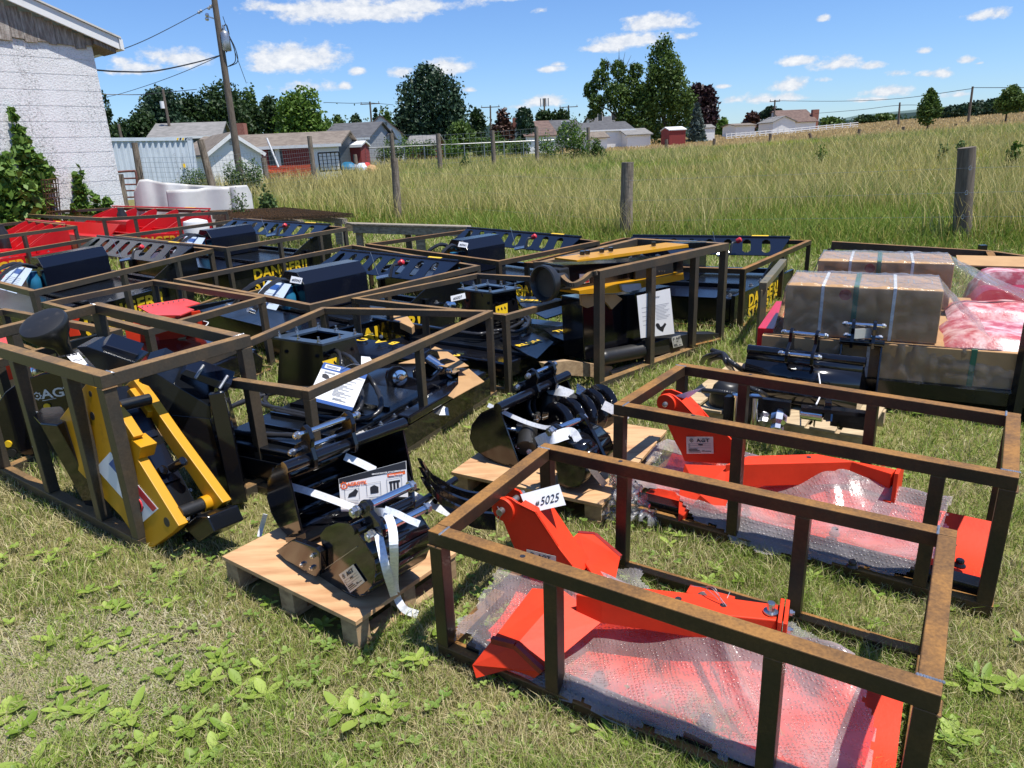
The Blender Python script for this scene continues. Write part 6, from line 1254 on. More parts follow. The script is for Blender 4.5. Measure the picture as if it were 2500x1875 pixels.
def brush_cutter(key, label, red=False, docs=True, cap='cap'):
    O, u, v, a, b = frame(key); zt = CR[key]['zt']-CR[key]['zb']
    P, D_, B_ = ('red', 'red', 'decalR') if red else ('navy', 'black2', 'decal')
    T = thing('brush_cutter', label, 'brush cutter', tuple(O), 'skid steer brush cutters in crates')
    w = u.cross(v)
    def L(x, y, z): return O+u*(x/2.1*a)+v*(y/2.35*b)+UPV*z
    # deck: low body with sloping front and side skirts
    z1 = zt*.50
    MB().prism([L(.12, .16, .05), L(1.72, .16, .05), L(1.72, 2.2, .05), L(.12, 2.2, .05)], UPV*(z1-.06)).build('deck', D_, T, bevel=.01)
    MB().prism([L(.08, .3, z1-.005), L(.5, .3, z1+.012), L(.5, 2.1, z1+.012), L(.08, 2.1, z1-.005)], UPV*.006).build('deck_step', P, T)
    for y0 in (.10, 2.2):
        MB().prism([L(.06, y0, .03), L(1.75, y0, .03), L(1.85, y0, z1+.0), L(.06, y0, z1+.03)], v*.035).build('side_skirt', D_, T, bevel=.004)
    for k in range(6): MB().bolt(L(.25+.28*k, .22, z1-.01), UPV, .016, .014).build('bolt', 'zincd', T)
    MB().lathe(L(1.2, 1.17, z1), UPV, [(.2, 0), (.2, .03), (.12, .05)], 20).build('spindle_cover', D_, T, smooth=True)
    for x0 in (.55, 1.5): MB().bar(L(x0, .2, z1+.03), L(x0, 2.15, z1+.03), .05, .05).build('cross_beam', D_, T, bevel=.004)
    sk = [L(.45, .094, z1-.015), L(1.55, .094, z1-.015), L(1.55, .094, .04), L(.45, .094, .04)]
    # DANGER!! STAY BACK
    h = (z1-.03)*.44; ln = (L(1.55, 0, 0)-L(.45, 0, 0)).length
    for s, zz in (('DANGER!!', z1-.03-h), ('STAY BACK', z1-.03-2.15*h)): text(s, h*1.42, L(.42, .097, zz), u, UPV, B_, T, name='warning_lettering', bold=.035, sx=ln/(h*1.42*(5.6 if 'D' in s and '!' in s else 6.0)), space=1.05)
    # slotted rear guard
    A1, A2 = L(2.02, .22, zt+.035), L(2.02, 2.18, zt+.035); lo1 = L(1.62, .22, zt-.11)
    W = (A2-A1).length; yd = (A1-lo1); H = yd.length; yd.normalize(); xd = (A2-A1).normalized(); nd = xd.cross(yd)
    Tm = Matrix(((xd.x, yd.x, nd.x, lo1.x), (xd.y, yd.y, nd.y, lo1.y), (xd.z, yd.z, nd.z, lo1.z), (0, 0, 0, 1)))
    if not red: slotted(W, H, 8, .008).build('slotted_guard', P, T, T=Tm)
    MB().cyl(A1, A2, .016, n=12).build('guard_edge_tube', P, T, smooth=True)
    MB().prism([A1.lerp(A2, .13)+UPV*.012+u*-.01, A1.lerp(A2, .23)+UPV*.012-u*.01, A1.lerp(A2, .23)+UPV*.018+u*.02, A1.lerp(A2, .13)+UPV*.018+u*.02], UPV*.002).build('yellow_sticker', 'decal' , T)
    for y0 in (.24, 2.14): MB().prism([L(1.2, y0, z1), L(2.05, y0, z1-.05), L(2.03, y0, zt+.02), L(1.62, y0, zt-.12)], v*.012).build('gusset', D_, T)
    # motor housing
    c0 = L(.62, 1.17, 0); hw = .2; zt2 = zt+.07; pr = [(-hw, z1), (-hw, zt2-.10), (-hw*.5, zt2), (hw*.5, zt2), (hw, zt2-.10), (hw, z1)]
    if not red:
        MB().prism([L(.62, 1.17, 0)+v*y+UPV*z for y, z in pr], u*(.78*a/2.1)).build('motor_cover', P, T, bevel=.004)
        c = L(.56, 1.17, z1+.14); MB().lathe(c-UPV*.1, UPV, [(.07, 0), (.075, .05), (.07, .12), (.05, .15), (.05, .2)], 18).build('motor', mat('blue_motor_paint', (.02, .13, .25), .35) if 'bm' not in M else M['bm'], T, smooth=True)
        for k, dy in enumerate((-.06, .07)):
            Pp = [L(.60, 1.17, zt2-.10)+v*dy, L(.42, 1.17, zt2-.04)+v*(dy*1.6), L(.22, 1.2, zt2-.12)+v*(dy*2.2), L(.12, 1.25, z1+.1)+v*(dy*3)]; Bz = bez(Pp, 30); MB().tube(Bz, [.022 if (i//2) % 2 else .019 for i in range(len(Bz))], 8).build('hose', 'hose', T, smooth=True)
            MB().cyl(Pp[-1]-UPV*.0, Pp[-1]-u*.06+UPV*.03, .022, n=10).build('coupler', 'zinc', T, smooth=True)
        Pp = [L(1.5, .72, zt-.08), L(1.55, .72, zt+.02), L(1.62, .7, zt+.03)]; MB().tube(bez(Pp), .014, 8).build('hose', 'hose', T, smooth=True); MB().lathe(Pp[-1], (.6, -.2, .4), [(.02, 0), (.028, .01), (.028, .05), (.016, .06)], 14).build('red_cap', 'redp', T, smooth=True)
        MB().tube([L(1.45, .85, zt-.06), L(1.42, .9, zt+.16)], .003, 5).build('wire', 'zincd', T)
        MB().cyl(L(1.5, .74, zt-.07), L(1.42, .84, zt-.09), .02, n=10).build('coupler', 'zinc', T)
    else:
        for k in range(5):
            y0 = .35+.42*k; pts = [(1.0, z1), (1.25, z1+.02), (1.55, zt-.16), (1.85, zt-.02), (1.98, zt+.02), (2.0, zt-.04), (1.9, z1+.05), (1.8, z1)]
            MB().prism([L(x, y0, z) for x, z in pts], v*.02).build('curved_rib', P, T)
        MB().prism([L(.3, .3, z1), L(.3, 2.1, z1), L(.5, 2.1, z1+.2), L(.5, .3, z1+.2)], u*.02).build('front_panel', P, T)
        MB().prism([L(.75, .5, z1), L(1.0, .5, z1), L(.95, .5, z1+.28), L(.8, .5, z1+.22)], v*1.3).build('cross_channel', P, T, bevel=.01)
        c = L(1.3, 1.15, z1+.2); MB().lathe(c-UPV*.2, UPV, [(.09, 0), (.09, .3), (.06, .36), (.06, .42)], 16).build('motor', 'plastic', T, smooth=True)
    if docs and not red:
        q = [L(.50, 1.36, zt2-.10), L(.50, .96, zt2-.10), L(.28, .93, z1+.08), L(.28, 1.40, z1+.08)]; n = facing((q[1]-q[0]).cross(q[3]-q[0]), q[0])
        K = thing('product_leaflet', 'pale blue leaflet on the hoses of the '+dict(G='brush cutter left of centre', M='back left brush cutter', H='brush cutter at the left edge')[key], 'leaflet', tuple(q[3])); q = [p+n*.03 for p in q]
        K['group'] = 'leaflets on the brush cutters'
        MB().prism(q if (q[1]-q[0]).cross(q[3]-q[0]).dot(n) < 0 else q[::-1], n*.0015).build('page', 'lightblue', K); MB().prism([in_quad(q, *k)+n*.002 for k in ((.3, .1), (.6, .1), (.6, .3), (.3, .3))], n*.001).build('blue_print', 'blue', K)
        qlines([p+n*.001 for p in q], [(.1, .8, .45+.07*i, .02) for i in range(6)], 'greyp', K, lift=.001)
    return T
M['lightblue'] = mat('pale_blue_paper', (.55, .65, .78), .45); M['bm'] = mat('blue_motor_paint', (.02, .15, .28), .3)
brush_cutter('G', 'black brush cutter in the crate left of centre, behind the mowers')
brush_cutter('K', 'black brush cutter nearest the wrapped cartons', docs=False)
brush_cutter('L', 'black brush cutter in front of the plywood table', docs=False)
brush_cutter('M', 'black brush cutter next to the red machines')
brush_cutter('H', 'black brush cutter at the left edge, in front of the red machines')
brush_cutter('P', 'red brush cutter with curved ribs, farthest back below the white wall', red=True)
brush_cutter('Q', 'red brush cutter with curved ribs at the far left edge', red=True)
def ntag(key, x, y, z, lab, s=None, sz=.055):
    O, u, v, a, b = frame(key); c = O+u*(x/2.1*a)+v*(y/2.35*b)+UPV*z; n = Vector((-.1, -1, .35)).normalized(); xd = Vector((1, -.1, 0)).normalized(); yd = n.cross(xd)
    q = [c+xd*i*sz+yd*j*sz*.7+(xd*.2*j*sz) for i, j in ((-1, 1), (1, .4), (1, -1), (-1, -.5))]; K = thing('number_tag', lab, 'tag', tuple(q[3])); MB().prism([q[3], q[2], q[1], q[0]], n*.001).build('card', 'white', K)
    if s: qtext(s, [p+n*.0015 for p in q], .12, .7, .4, 'ink', K, shear=.3, name='handwriting')
ntag('G', .55, .98, .62, 'white number tag on the brush cutter left of centre', '#5042')
ntag('L', .5, .95, .66, 'white number tag on the brush cutter in front of the plywood table', '#5041')

# ================================================================ ORANGE MOUNTS (crates I, J)
def mount_I():
    T = thing('orange_mount', 'orange plate mount with pale red top plate in the small crate at left', 'attachment', tuple(U(330, 880, 0)))
    q = atz('z0', [(1060, 855), (1430, 795), (1545, 830), (1430, 860), (1500, 880), (1390, 925), (1180, 925)], .50); MB().prism(list(reversed(q)), UPV*.012).build('top_plate', 'pink', T, bevel=.002)
    n = Vector((.3, -.95, 0)); P = U(*ZP('z0', [(1200, 1190)])[0], .12)
    MB().prism(onplane('z0', [(960, 1010), (1080, 950), (1560, 925), (1600, 990), (1440, 1060), (1300, 1200), (1200, 1230), (1000, 1200)], P, n), -n*.02).build('side_plate', 'orange', T, bevel=.002)
    MB().prism(onplane('z0', [(1060, 925), (1200, 935), (1540, 880), (1560, 930), (1500, 1000), (1130, 1040)], P-n*.25, n), -n*.02).build('side_plate', 'orange', T, bevel=.002)
    for q_, r in (((1355, 1030), .02), ((1205, 1100), .022)): c = onplane('z0', [q_], P+n*.002, n)[0]; MB().cyl(c, c+n*.003, r, n=18).build('plug', 'pink', T)
    c = onplane('z0', [(1245, 1190)], P+n*.0, n)[0]; MB().lathe(c, n, [(.05, -.04), (.05, .02), (.035, .024), (.035, .03), (.02, .035)], 24).build('pin_boss', 'chrome', T, smooth=True)
    tag(MB().prism(onplane('z0', [(1310, 1170), (1380, 1090), (1440, 1080), (1430, 1100), (1330, 1190)], P+n*.05, n), n*.003).build('torn_cardboard', 'card'), 'cardboard flap sticking out of the orange mount in the small crate', 'cardboard')
    for k in range(9): 
        c = atz('z0', [(1100+k*40, 858-k*7)], .513)[0]; MB().cyl(c, c+UPV*.012, .007, n=6).build('bolt', 'zincd', T)
    D2 = thing('mower_deck', 'black deck with a yellow round plug below the orange plate mount', 'mower', tuple(U(500, 930, 0)))
    O, u, v, a, b = frame('I')
    MB().prism([O+u*.1+v*.1+UPV*.05, O+u*(a-.1)+v*.1+UPV*.05, O+u*(a-.1)+v*(b-.1)+UPV*.05, O+u*.1+v*(b-.1)+UPV*.05], UPV*.16).build('deck', 'black', D2, bevel=.01)
    n2 = Vector((.45, -.9, 0)); P2 = U(*ZP('z0', [(1800, 1420)])[0], .02)
    MB().prism(onplane('z0', [(1570, 1240), (1700, 1215), (1960, 1200), (2030, 1250), (2020, 1350), (1900, 1400), (1580, 1400)], P2, n2), -n2*.03).build('side_plate', 'black', D2, bevel=.004)
    for q_, r, m in (((1612, 1290), .018, 'decal'), ((1682, 1272), .013, 'white'), ((1635, 1345), .024, 'plastic'), ((1572, 1305), .01, 'zinc')): c = onplane('z0', [q_], P2, n2)[0]; MB().cyl(c, c+n2*.008, r, n=18).build('plug', m, D2)
    P = [U(*ZP('z0', [p])[0], .34) for p in ((850, 890), (930, 880), (1040, 900), (1060, 930), (960, 940), (860, 920))]; MB().tube(bez(P+[P[0]], 40), .016, 8).build('hose', 'hose', D2, smooth=True)
    MB().tube(bez([U(*ZP('z0', [p])[0], .4) for p in ((1570, 960), (1605, 970), (1600, 985), (1570, 1010))]), .004, 6).build('wire', 'white', D2)
    MB().prism(onplane('z0', [(950, 1080), (985, 1140), (975, 1180), (955, 1170)], P2+Vector((-.5, 0, 0)), n2), n2*.01).build('yellow_label', 'decal', D2)
    # black mower below, with wordmark, seen through the left crate
    T3 = thing('mower_deck', 'black curved mower side with a white wordmark and yellow plugs, left of the yellow hammer', 'mower', tuple(U(80, 1120, 0)))
    n = Vector((.15, -1, 0)); P = U(*ZP('y', [(120, 1010)])[0], .03)
    MB().prism(onplane('y', [(-60, 740), (30, 610), (120, 545), (240, 505), (400, 480), (420, 700), (300, 760), (260, 930), (200, 980), (60, 960), (-60, 900)], P, n), -n*.03).build('side_plate', 'black', T3, bevel=.004)
    c = onplane('y', [(216, 632)], P, n)[0]; logo_ring(c+n*.002, n, .024, 'white', T3, (1, .15, 0)); text('AGT', .075, onplane('y', [(246, 648)], P, n)[0], (1, .15, .06), UPV, 'white', T3, bold=.02, sx=1.2); MB().bar(onplane('y', [(246, 660)], P+n*.003, n)[0], onplane('y', [(325, 645)], P+n*.003, n)[0], .002, .003).build('underline', 'white', T3)
    for q_, m, r in (((50, 908), 'decal', .02), ((275, 690), 'decal', .018), ((205, 920), 'white', .014), ((70, 960), 'plastic', .026), ((20, 960), 'decal', .012)): c = onplane('y', [q_], P, n)[0]; MB().cyl(c, c+n*.01, r, n=18).build('plug', m, T3)
    MB().prism(onplane('y', [(0, 960), (330, 940), (330, 1150), (100, 1180), (0, 1000)], P-n*.2, n), -n*.3).build('deck', 'black', T3, bevel=.006)
mount_I()
def mount_J():
    T = thing('orange_mount', 'orange bracket with a round silver pin cap at the left picture edge', 'attachment', tuple(U(60, 1000, 0)))
    n = Vector((.3, -.95, 0)); P = U(*ZP('z0', [(250, 1400)])[0], .15)
    MB().prism(onplane('z0', [(-60, 1180), (60, 1110), (160, 1130), (220, 1270), (340, 1290), (375, 1350), (340, 1400), (230, 1400), (120, 1420), (0, 1440), (-60, 1420)], P, n), -n*.03).build('side_plate', 'orange', T, bevel=.003)
    MB().prism(atz('z0', [(0, 1075), (110, 1050), (170, 1110), (160, 1140), (20, 1150), (-40, 1120)], .5)[::-1], UPV*.012).build('top_plate', 'pink', T)
    MB().prism(onplane('z0', [(530, 925), (620, 920), (590, 1000), (620, 1070), (540, 1080), (520, 1000)], P-n*.7, n), -n*.02).build('side_plate', 'orange', T)
    c = onplane('z0', [(290, 1345)], P, n)[0]; MB().lathe(c, n+Vector((.3, 0, .1)), [(.05, -.02), (.052, .03), (.04, .034), (.04, .045), (.034, .05), (.03, .06), (.01, .062)], 28).build('pin_cap', 'chrome', T, smooth=True)
    tag(MB().prism(onplane('z0', [(0, 1440), (190, 1380), (210, 1395), (90, 1480), (0, 1500)], P+n*.04, n), n*.003).build('torn_cardboard', 'card'), 'cardboard strip under the orange bracket at the left picture edge', 'cardboard')
mount_J()
# ================================================================ WRAPPED CARTONS ON THE RIGHT
def cartons():
    fr = (1920, 695), (2305, 711), (2323+10, 678), (1945, 660)
    A = U(1920, 695, .76); B = U(2305, 711, .76); d = (B-A).normalized(); q = Vector((-d.y, d.x, 0)); dep = .50; ln = (B-A).length
    def box(name, o, l, w, h, z0, lab, zt, deco=True, grp='shrink wrapped cartons'):
        T = thing(name, lab, 'carton', (o.x, o.y, z0), grp)
        c = [o, o+d*l, o+d*l+q*w, o+q*w]; MB().prism([Vector((p.x, p.y, z0)) for p in c], UPV*h).build('box', 'card', T, bevel=.004)
        for t, m, wd in ((.24, 'strap', .018), (.45, 'greenstrap', .03), (.70, 'strap', .018)):
            mb = MB(); a = Vector((o.x, o.y, z0))+d*l*t-q*.003; mb.prism([a+UPV*0, a+d*wd, a+d*wd+UPV*(h+.003), a+UPV*(h+.003)], -q*.002); mb.prism([a+UPV*(h+.003), a+d*wd+UPV*(h+.003), a+d*wd+q*(w+.003)+UPV*(h+.003), a+q*(w+.003)+UPV*(h+.003)], UPV*.002); mb.build('packing_strap', m, T)
        if deco:
            t0 = Vector((o.x, o.y, z0+h+.001))
            mb = MB()
            for k in range(4):
                p = t0+d*l*(.38+.15*k)+q*w*.45
                for a_, b_ in (((0, 0), (.10, 0)), ((0, 0), (0, .12)), ((.10, 0), (.10, .12))): mb.bar(p+d*a_[0]+q*a_[1], p+d*b_[0]+q*b_[1], .006, .002)
            mb.build('carton_print', 'greyp', T)
            mb = MB(); p = t0+d*l*.12+q*w*.5
            for k in range(7): mb.bar(p+d*.035*k+q*.1, p+d*(.035*k+.02)+q*.1, .03, .002)
            mb.build('carton_print', 'greyp', T)
            MB().cyl(Vector((o.x, o.y, z0+h*.85))+d*l*.40-q*.0015, Vector((o.x, o.y, z0+h*.85))+d*l*.40+q*.001, .035, n=24).build('hand_hole', 'maroon', T)
        return T
    M['greenstrap'] = mat('green_packing_strap', (.03, .14, .08), .4)
    M['cardp'] = mat('pink_bubble_foam', (.48, .09, .11), .35, 0, .6, noise=(10, (.74, .50, .50), .42, .62), bump=(70, .4, .006))
    M['dkred'] = mat('dark_red_sheet', (.30, .012, .03), .35)
    box('carton', A, ln, dep, .32, .44, 'big brown strapped carton under stretch film, nearer of the two on the right', .76)
    A2 = U(1998, 636, .76); box('carton', A2, (U(2329, 654, .76)-A2).length, dep, .32, .44, 'big brown strapped carton under stretch film, farther of the two, behind the first', .76)
    lo = A-q*.05-d*.12; T = box('long_carton', lo, 2.6, .9, .22, .21, 'long flat carton carrying the nearer big carton and running out of the picture', .43, False)
    T = box('long_carton', lo+q*1.05, 2.6, .55, .22, .21, 'long flat carton row behind the nearer one, carrying the farther big carton', .43, False)
    # red bubble wrapped goods on the long cartons
    def lump(o, l, w, h, z0, m, lab):
        mb = MB(); nx, ny = 40, 12; vs = []
        for i in range(nx+1):
            for j in range(ny+1):
                s, t = i/nx, j/ny; e = min(1, 6*min(t, 1-t), 12*min(s, 1-s)); p = o+d*l*s+q*w*t
                vs.append(Vector((p.x, p.y, z0+h*(e**.5)+(vn(p.x*2, p.y*2, .3, 3)-.5)*.03)))
        mb.add(vs, [(i*(ny+1)+j, (i+1)*(ny+1)+j, (i+1)*(ny+1)+j+1, i*(ny+1)+j+1) for i in range(nx) for j in range(ny)])
        o_ = mb.build('wrapped_goods', m, None, smooth=True); tag(o_, lab, 'wrapped goods', 'red goods under bubble wrap')
    lump(B-q*.02+d*.04, 1.6, .60, .07, .43, 'cardp', 'pink red bubble wrapped goods right of the nearer carton')
    lump(B+q*.72+d*.1, 1.6, .42, .08, .43, 'cardp', 'pink red bubble wrapped goods in the row behind, right of the farther carton')
    lump(B+q*1.35+d*.25, 1.5, .40, .22, .30, 'dkred', 'dark red goods at the back right beside the rusty brace')
    lump(B+q*1.85+d*.3, 1.5, .38, .32, .25, 'cardp', 'pink red bubble wrapped roll farthest back by the far rail')
    T = thing('carton', 'open tan carton lid behind the pink wrapped roll at the far right', 'carton', tuple(B+q*2.3)); o = B+q*2.25+d*.25; MB().prism([o+UPV*-.2, o+d*1.3-UPV*.2, o+d*1.3+q*.3-UPV*.16, o+q*.3-UPV*.16], UPV*.012).build('lid', 'card', T)
    T = thing('red_implement', 'glossy red panel showing under the film at the left end of the carton rack', 'implement', (A.x-.15, A.y, 0)); o = A-d*.16+q*.02; MB().prism([Vector((p.x, p.y, .10)) for p in (o, o+d*.10, o+d*.10+q*.9, o+q*.9)], UPV*.36).build('panel', 'red', T, bevel=.004)
    # rack
    R = thing('steel_rack', 'olive brown steel rack under the wrapped cartons', 'rack', tuple(U(1860, 850, 0)))
    P0 = U(1858, 738, .56); 
    pz = U(1853, 852, 0); MB().bar((pz.x, pz.y, .0), (pz.x, pz.y, .50), .055, .055).build('post', 'olive', R, bevel=.004)
    a_ = Vector((pz.x, pz.y, .53)); b_ = a_+q*1.25; MB().bar(a_-q*.03, b_, .06, .06).build('top_rail', 'olive', R, bevel=.004)
    MB().cyl(a_+q*.06+UPV*.0302, a_+q*.06+UPV*.031, .009, n=14).build('bolt_hole', 'ink', R)
    a0, b0 = Vector((pz.x, pz.y, .13)), lo+d*2.7; MB().bar((lo.x, lo.y, .16), (b0.x, b0.y, .16), .05, .09).build('base_rail', 'black2', R)
    MB().bar(lo+q*2.2+Vector((0, 0, .16-lo.z)), b0+q*2.2+Vector((0, 0, .16-b0.z)), .05, .09).build('base_rail', 'black2', R)
    for s in (.02, .5, .98): p = lo+d*2.6*s; MB().bar((p.x, p.y, .16), (p.x+q.x*2.2, p.y+q.y*2.2, .16), .05, .05).build('cross_rail', 'black2', R)
    for s in (.05, .6, .95):
        p = lo+d*2.6*s; MB().bar((p.x, p.y, .0), (p.x, p.y, .115), .07, .07).build('foot', 'black2', R)
    e = U(2500, 880, .3); p = lo+d*1.42; MB().bar((p.x-q.x*.05, p.y-q.y*.05, 0), (p.x-q.x*.05, p.y-q.y*.05, .62), .05, .05).build('post', 'black2', R)
    f0, f1, f2 = UY(2030, 598, 6.9), UY(2420, 622, 6.4), UY(2540, 640, 5.9); 
    for A_, B_ in ((f0, f1), (f1, f2)): MB().bar(A_, B_, .05, .07).build('far_rail', 'steelB', R)
    a_, b_ = UY(2415, 620, 6.38), UY(2440, 672, 5.9); MB().bar(a_, b_, .06, .05).build('brace', 'steelA', R)
    for s in (0, .96): p = f0.lerp(f1, s); MB().bar((p.x, p.y, 0), (p.x, p.y, p.z-.036), .05, .05).build('far_post', 'steelB', R)
    c = UY(2400, 598, 6.7); MB().bar((c.x, c.y, .4), c, .06, .05).build('post_stub', 'black2', R)
    KEEP.append([(p.x, p.y) for p in (lo, lo+d*2.6, lo+d*2.6+q*1.6, lo+q*1.6)])
    # stretch film: sheets draped over each carton and flowing off to the right
    def wrap(o, l, w, z0, zt, lab, tail):
        def fn(s, t):
            # s along the box incl. tail, t across: front skirt -> top -> back
            x = -.10+(l+.10+tail)*s
            fade = max(0, (x-l)/tail) if x > l else (max(0, -x/.10))
            zt_ = zt+.008-(zt-z0-.10)*min(1, fade*1.15)**.8
            if t < .45: u_ = t/.45; yy = -.05*(1-u_)-.012; z = z0-.02+(zt_-z0+.02)*u_; yy -= .05*fade*(1-u_)
            else: u_ = (t-.45)/.55; yy = (w+.02)*u_-.012; z = zt_
            wr = (vn(x*3+yy*2, z*5, .25, 7)-.5)*.03+(vn(x*9, z*3, .2, 8)-.5)*.012
            p = o+d*x+q*(yy-abs(wr)*(1 if t < .45 else 0)); return Vector((p.x, p.y, z+(abs(wr)*.8 if t >= .45 else 0)))
        draped('stretch_film', fn, 110, 60, 'stretch', lab, 'stretch film', 'stretch film over the cartons')
    wrap(A, ln, dep, .22, .76, 'shiny wrinkled stretch film over the nearer big carton', .55)
    wrap(A2, ln, dep, .40, .76, 'shiny wrinkled stretch film over the farther big carton', .6)
cartons()
# ================================================================ BACKGROUND
def az_y(px, Y, py=380): return az(px, py)*Y
def base(px, Y):                                                 # ground point seen in photo column px (at horizon height) at depth Y
    v = ray(px, 400); x = v[0]/v[1]*Y; return Vector((x, Y, gz(x, Y)))
def ztop(px, py, Y): return UY(px, py, Y).z
# ---- white block building at left
def building():
    c = UY(304, 505, 17.0); cx, cy = c.x, 17.0; w = Vector((-.62, -.785, 0)).normalized(); n = Vector((.785, -.62, 0)); back = Vector((-.785, .62, 0))
    ze = ztop(218, 110, 17.0)+.0; z0 = gz(cx, cy)-.05; rise = .33
    T = thing('block_building', 'white painted concrete block building with weathered shingle gable at the left edge', 'building', (cx, cy, z0))
    L = 14.0; Cn = Vector((cx, cy, 0))
    mw = bpy.data.materials.new('painted_block'); mw.use_nodes = True; N, K, b = nodes(mw); t = N.new('ShaderNodeTexCoord')
    sp = N.new('ShaderNodeSeparateXYZ'); K.new(t.outputs['Object'], sp.inputs[0])
    def mth(op, a, bb=None, cl=False):
        x = N.new('ShaderNodeMath'); x.operation = op; x.use_clamp = cl
        for i, vv in enumerate((a, bb)):
            if vv is None: continue
            if isinstance(vv, (int, float)): x.inputs[i].default_value = vv
            else: K.new(vv, x.inputs[i])
        return x.outputs[0]
    def nz(s, det, lo, hi, sc=None):
        x = N.new('ShaderNodeTexNoise'); x.inputs['Scale'].default_value = s; x.inputs['Detail'].default_value = det; x.inputs['Roughness'].default_value = .7
        if sc: mp = N.new('ShaderNodeMapping'); mp.inputs['Scale'].default_value = sc; K.new(t.outputs['Object'], mp.inputs[0]); K.new(mp.outputs[0], x.inputs['Vector'])
        else: K.new(t.outputs['Object'], x.inputs['Vector'])
        r = N.new('ShaderNodeMapRange'); r.inputs['From Min'].default_value = lo; r.inputs['From Max'].default_value = hi; K.new(x.outputs['Fac'], r.inputs['Value']); return r.outputs[0]
    spk = mth('MULTIPLY', nz(26, 5, .48, .62), nz(.8, 4, .38, .58, (1, 1, .45)), True)
    spk2 = mth('MULTIPLY', nz(45, 4, .54, .66), nz(.5, 3, .3, .55), True)
    f = mth('MAXIMUM', mth('MULTIPLY', spk, .85), mth('MULTIPLY', spk2, .55))
    mx = N.new('ShaderNodeMix'); mx.data_type = 'RGBA'; mx.inputs['A'].default_value = (.80, .80, .80, 1); mx.inputs['B'].default_value = (.13, .13, .12, 1); K.new(f, mx.inputs['Factor']); K.new(mx.outputs['Result'], b.inputs['Base Color']); b.inputs['Roughness'].default_value = .75
    bp = N.new('ShaderNodeBump'); bp.inputs['Strength'].default_value = .5; bp.inputs['Distance'].default_value = .02; K.new(nz(30, 5, .2, .8), bp.inputs['Height']); K.new(bp.outputs[0], b.inputs['Normal'])
    nC = 13; h = (ze-z0)/nC; M['wall'] = mw
    mb = MB()
    mb.prism([Cn+UPV*z0, Cn+w*L+UPV*z0, Cn+w*L+UPV*(ze+.6), Cn+UPV*ze], back*.2); mb.prism([Cn+UPV*z0+back*.2, Cn+UPV*ze+back*.2, Cn+UPV*ze+back*9, Cn+UPV*z0+back*9], w*.2)
    mb.build('wall', mw, T)
    course = MB()
    for k in range(nC):                                           # each course stands 6 mm proud of its joint
        za, zb_ = z0+h*k+.006, z0+h*(k+1)-.006; course.prism([Cn+UPV*za-w*.006, Cn+w*L+UPV*za, Cn+w*L+UPV*zb_, Cn+UPV*zb_-w*.006], n*.010)
    course.build('block_courses', mw, T)
    # gable shingles under the rake
    rk = lambda s: ze+.02+s*rise
    sh = MB(); msh = mat('weathered_shingles', (.20, .165, .14), .9, noise=(2.5, (.42, .38, .34), .42, .66, (9, 9, 1.2)), bump=(20, .6, .02))
    s = -.1
    while s < 6.5:
        wd = rnd.uniform(.12, .3); top = rk(s)+.14; bot = ze+.0+.06*rnd.random()-.05+(.0 if s < 3 else 0); lo = max(bot, ze-.12)+rnd.uniform(-.05, .05)-.02
        p = Cn+w*s+n*(.03+rnd.uniform(0, .012)); sh.prism([p+UPV*lo, p+w*wd+UPV*(lo+rnd.uniform(-.03, .03)), p+w*wd+UPV*top, p+UPV*top], n*.02); s += wd+.006
    sh.build('gable_shingles', msh, T)
    # roof with rake board overhanging
    e0 = Cn-w*.95+n*.35; zr0 = ztop(245, 78, 17)+.15
    A_ = Vector((e0.x, e0.y, ze+.02)); sl = rise*1.12
    def rp(s_, off, dz): p = Cn+w*s_+n*off; return Vector((p.x, p.y, ze+.10+s_*sl+dz))
    MB().prism([rp(-.5, .22, 0), rp(8, .22, 0), rp(8, .22, .24), rp(-.5, .22, .24)], back*.04).build('rake_board', 'whitep', T, bevel=.01)
    mr = mat('pale_metal_roof', (.62, .60, .56), .5, noise=(3, (.45, .43, .4), .5, .8)); MB().prism([rp(-.55, .26, .245), rp(8, .26, .245), rp(8, .26, .28), rp(-.55, .26, .28)], back*9).build('roof', mr, T)
    MB().prism([rp(-.48, .20, 0), rp(.0, .20, -.0), rp(0, .20, .03), rp(-.48, .20, .03)], back*8.5).build('soffit', 'oldwood', T)
    MB().prism([rp(-.58, .25, .02), rp(-.505, .25, .02), rp(-.505, .25, .24), rp(-.58, .25, .24)], back*9).build('eave_gutter', 'whitep', T)
    MB().prism([rp(-.42, .18, -.1), rp(0, .18, -.1), rp(0, .18, -.002), rp(-.42, .18, -.002)], back*.6).build('rafter_end', 'oldwood', T)
    return Cn, w, n, z0, ze
WC, WW, WN_, WZ0, WZE = building()
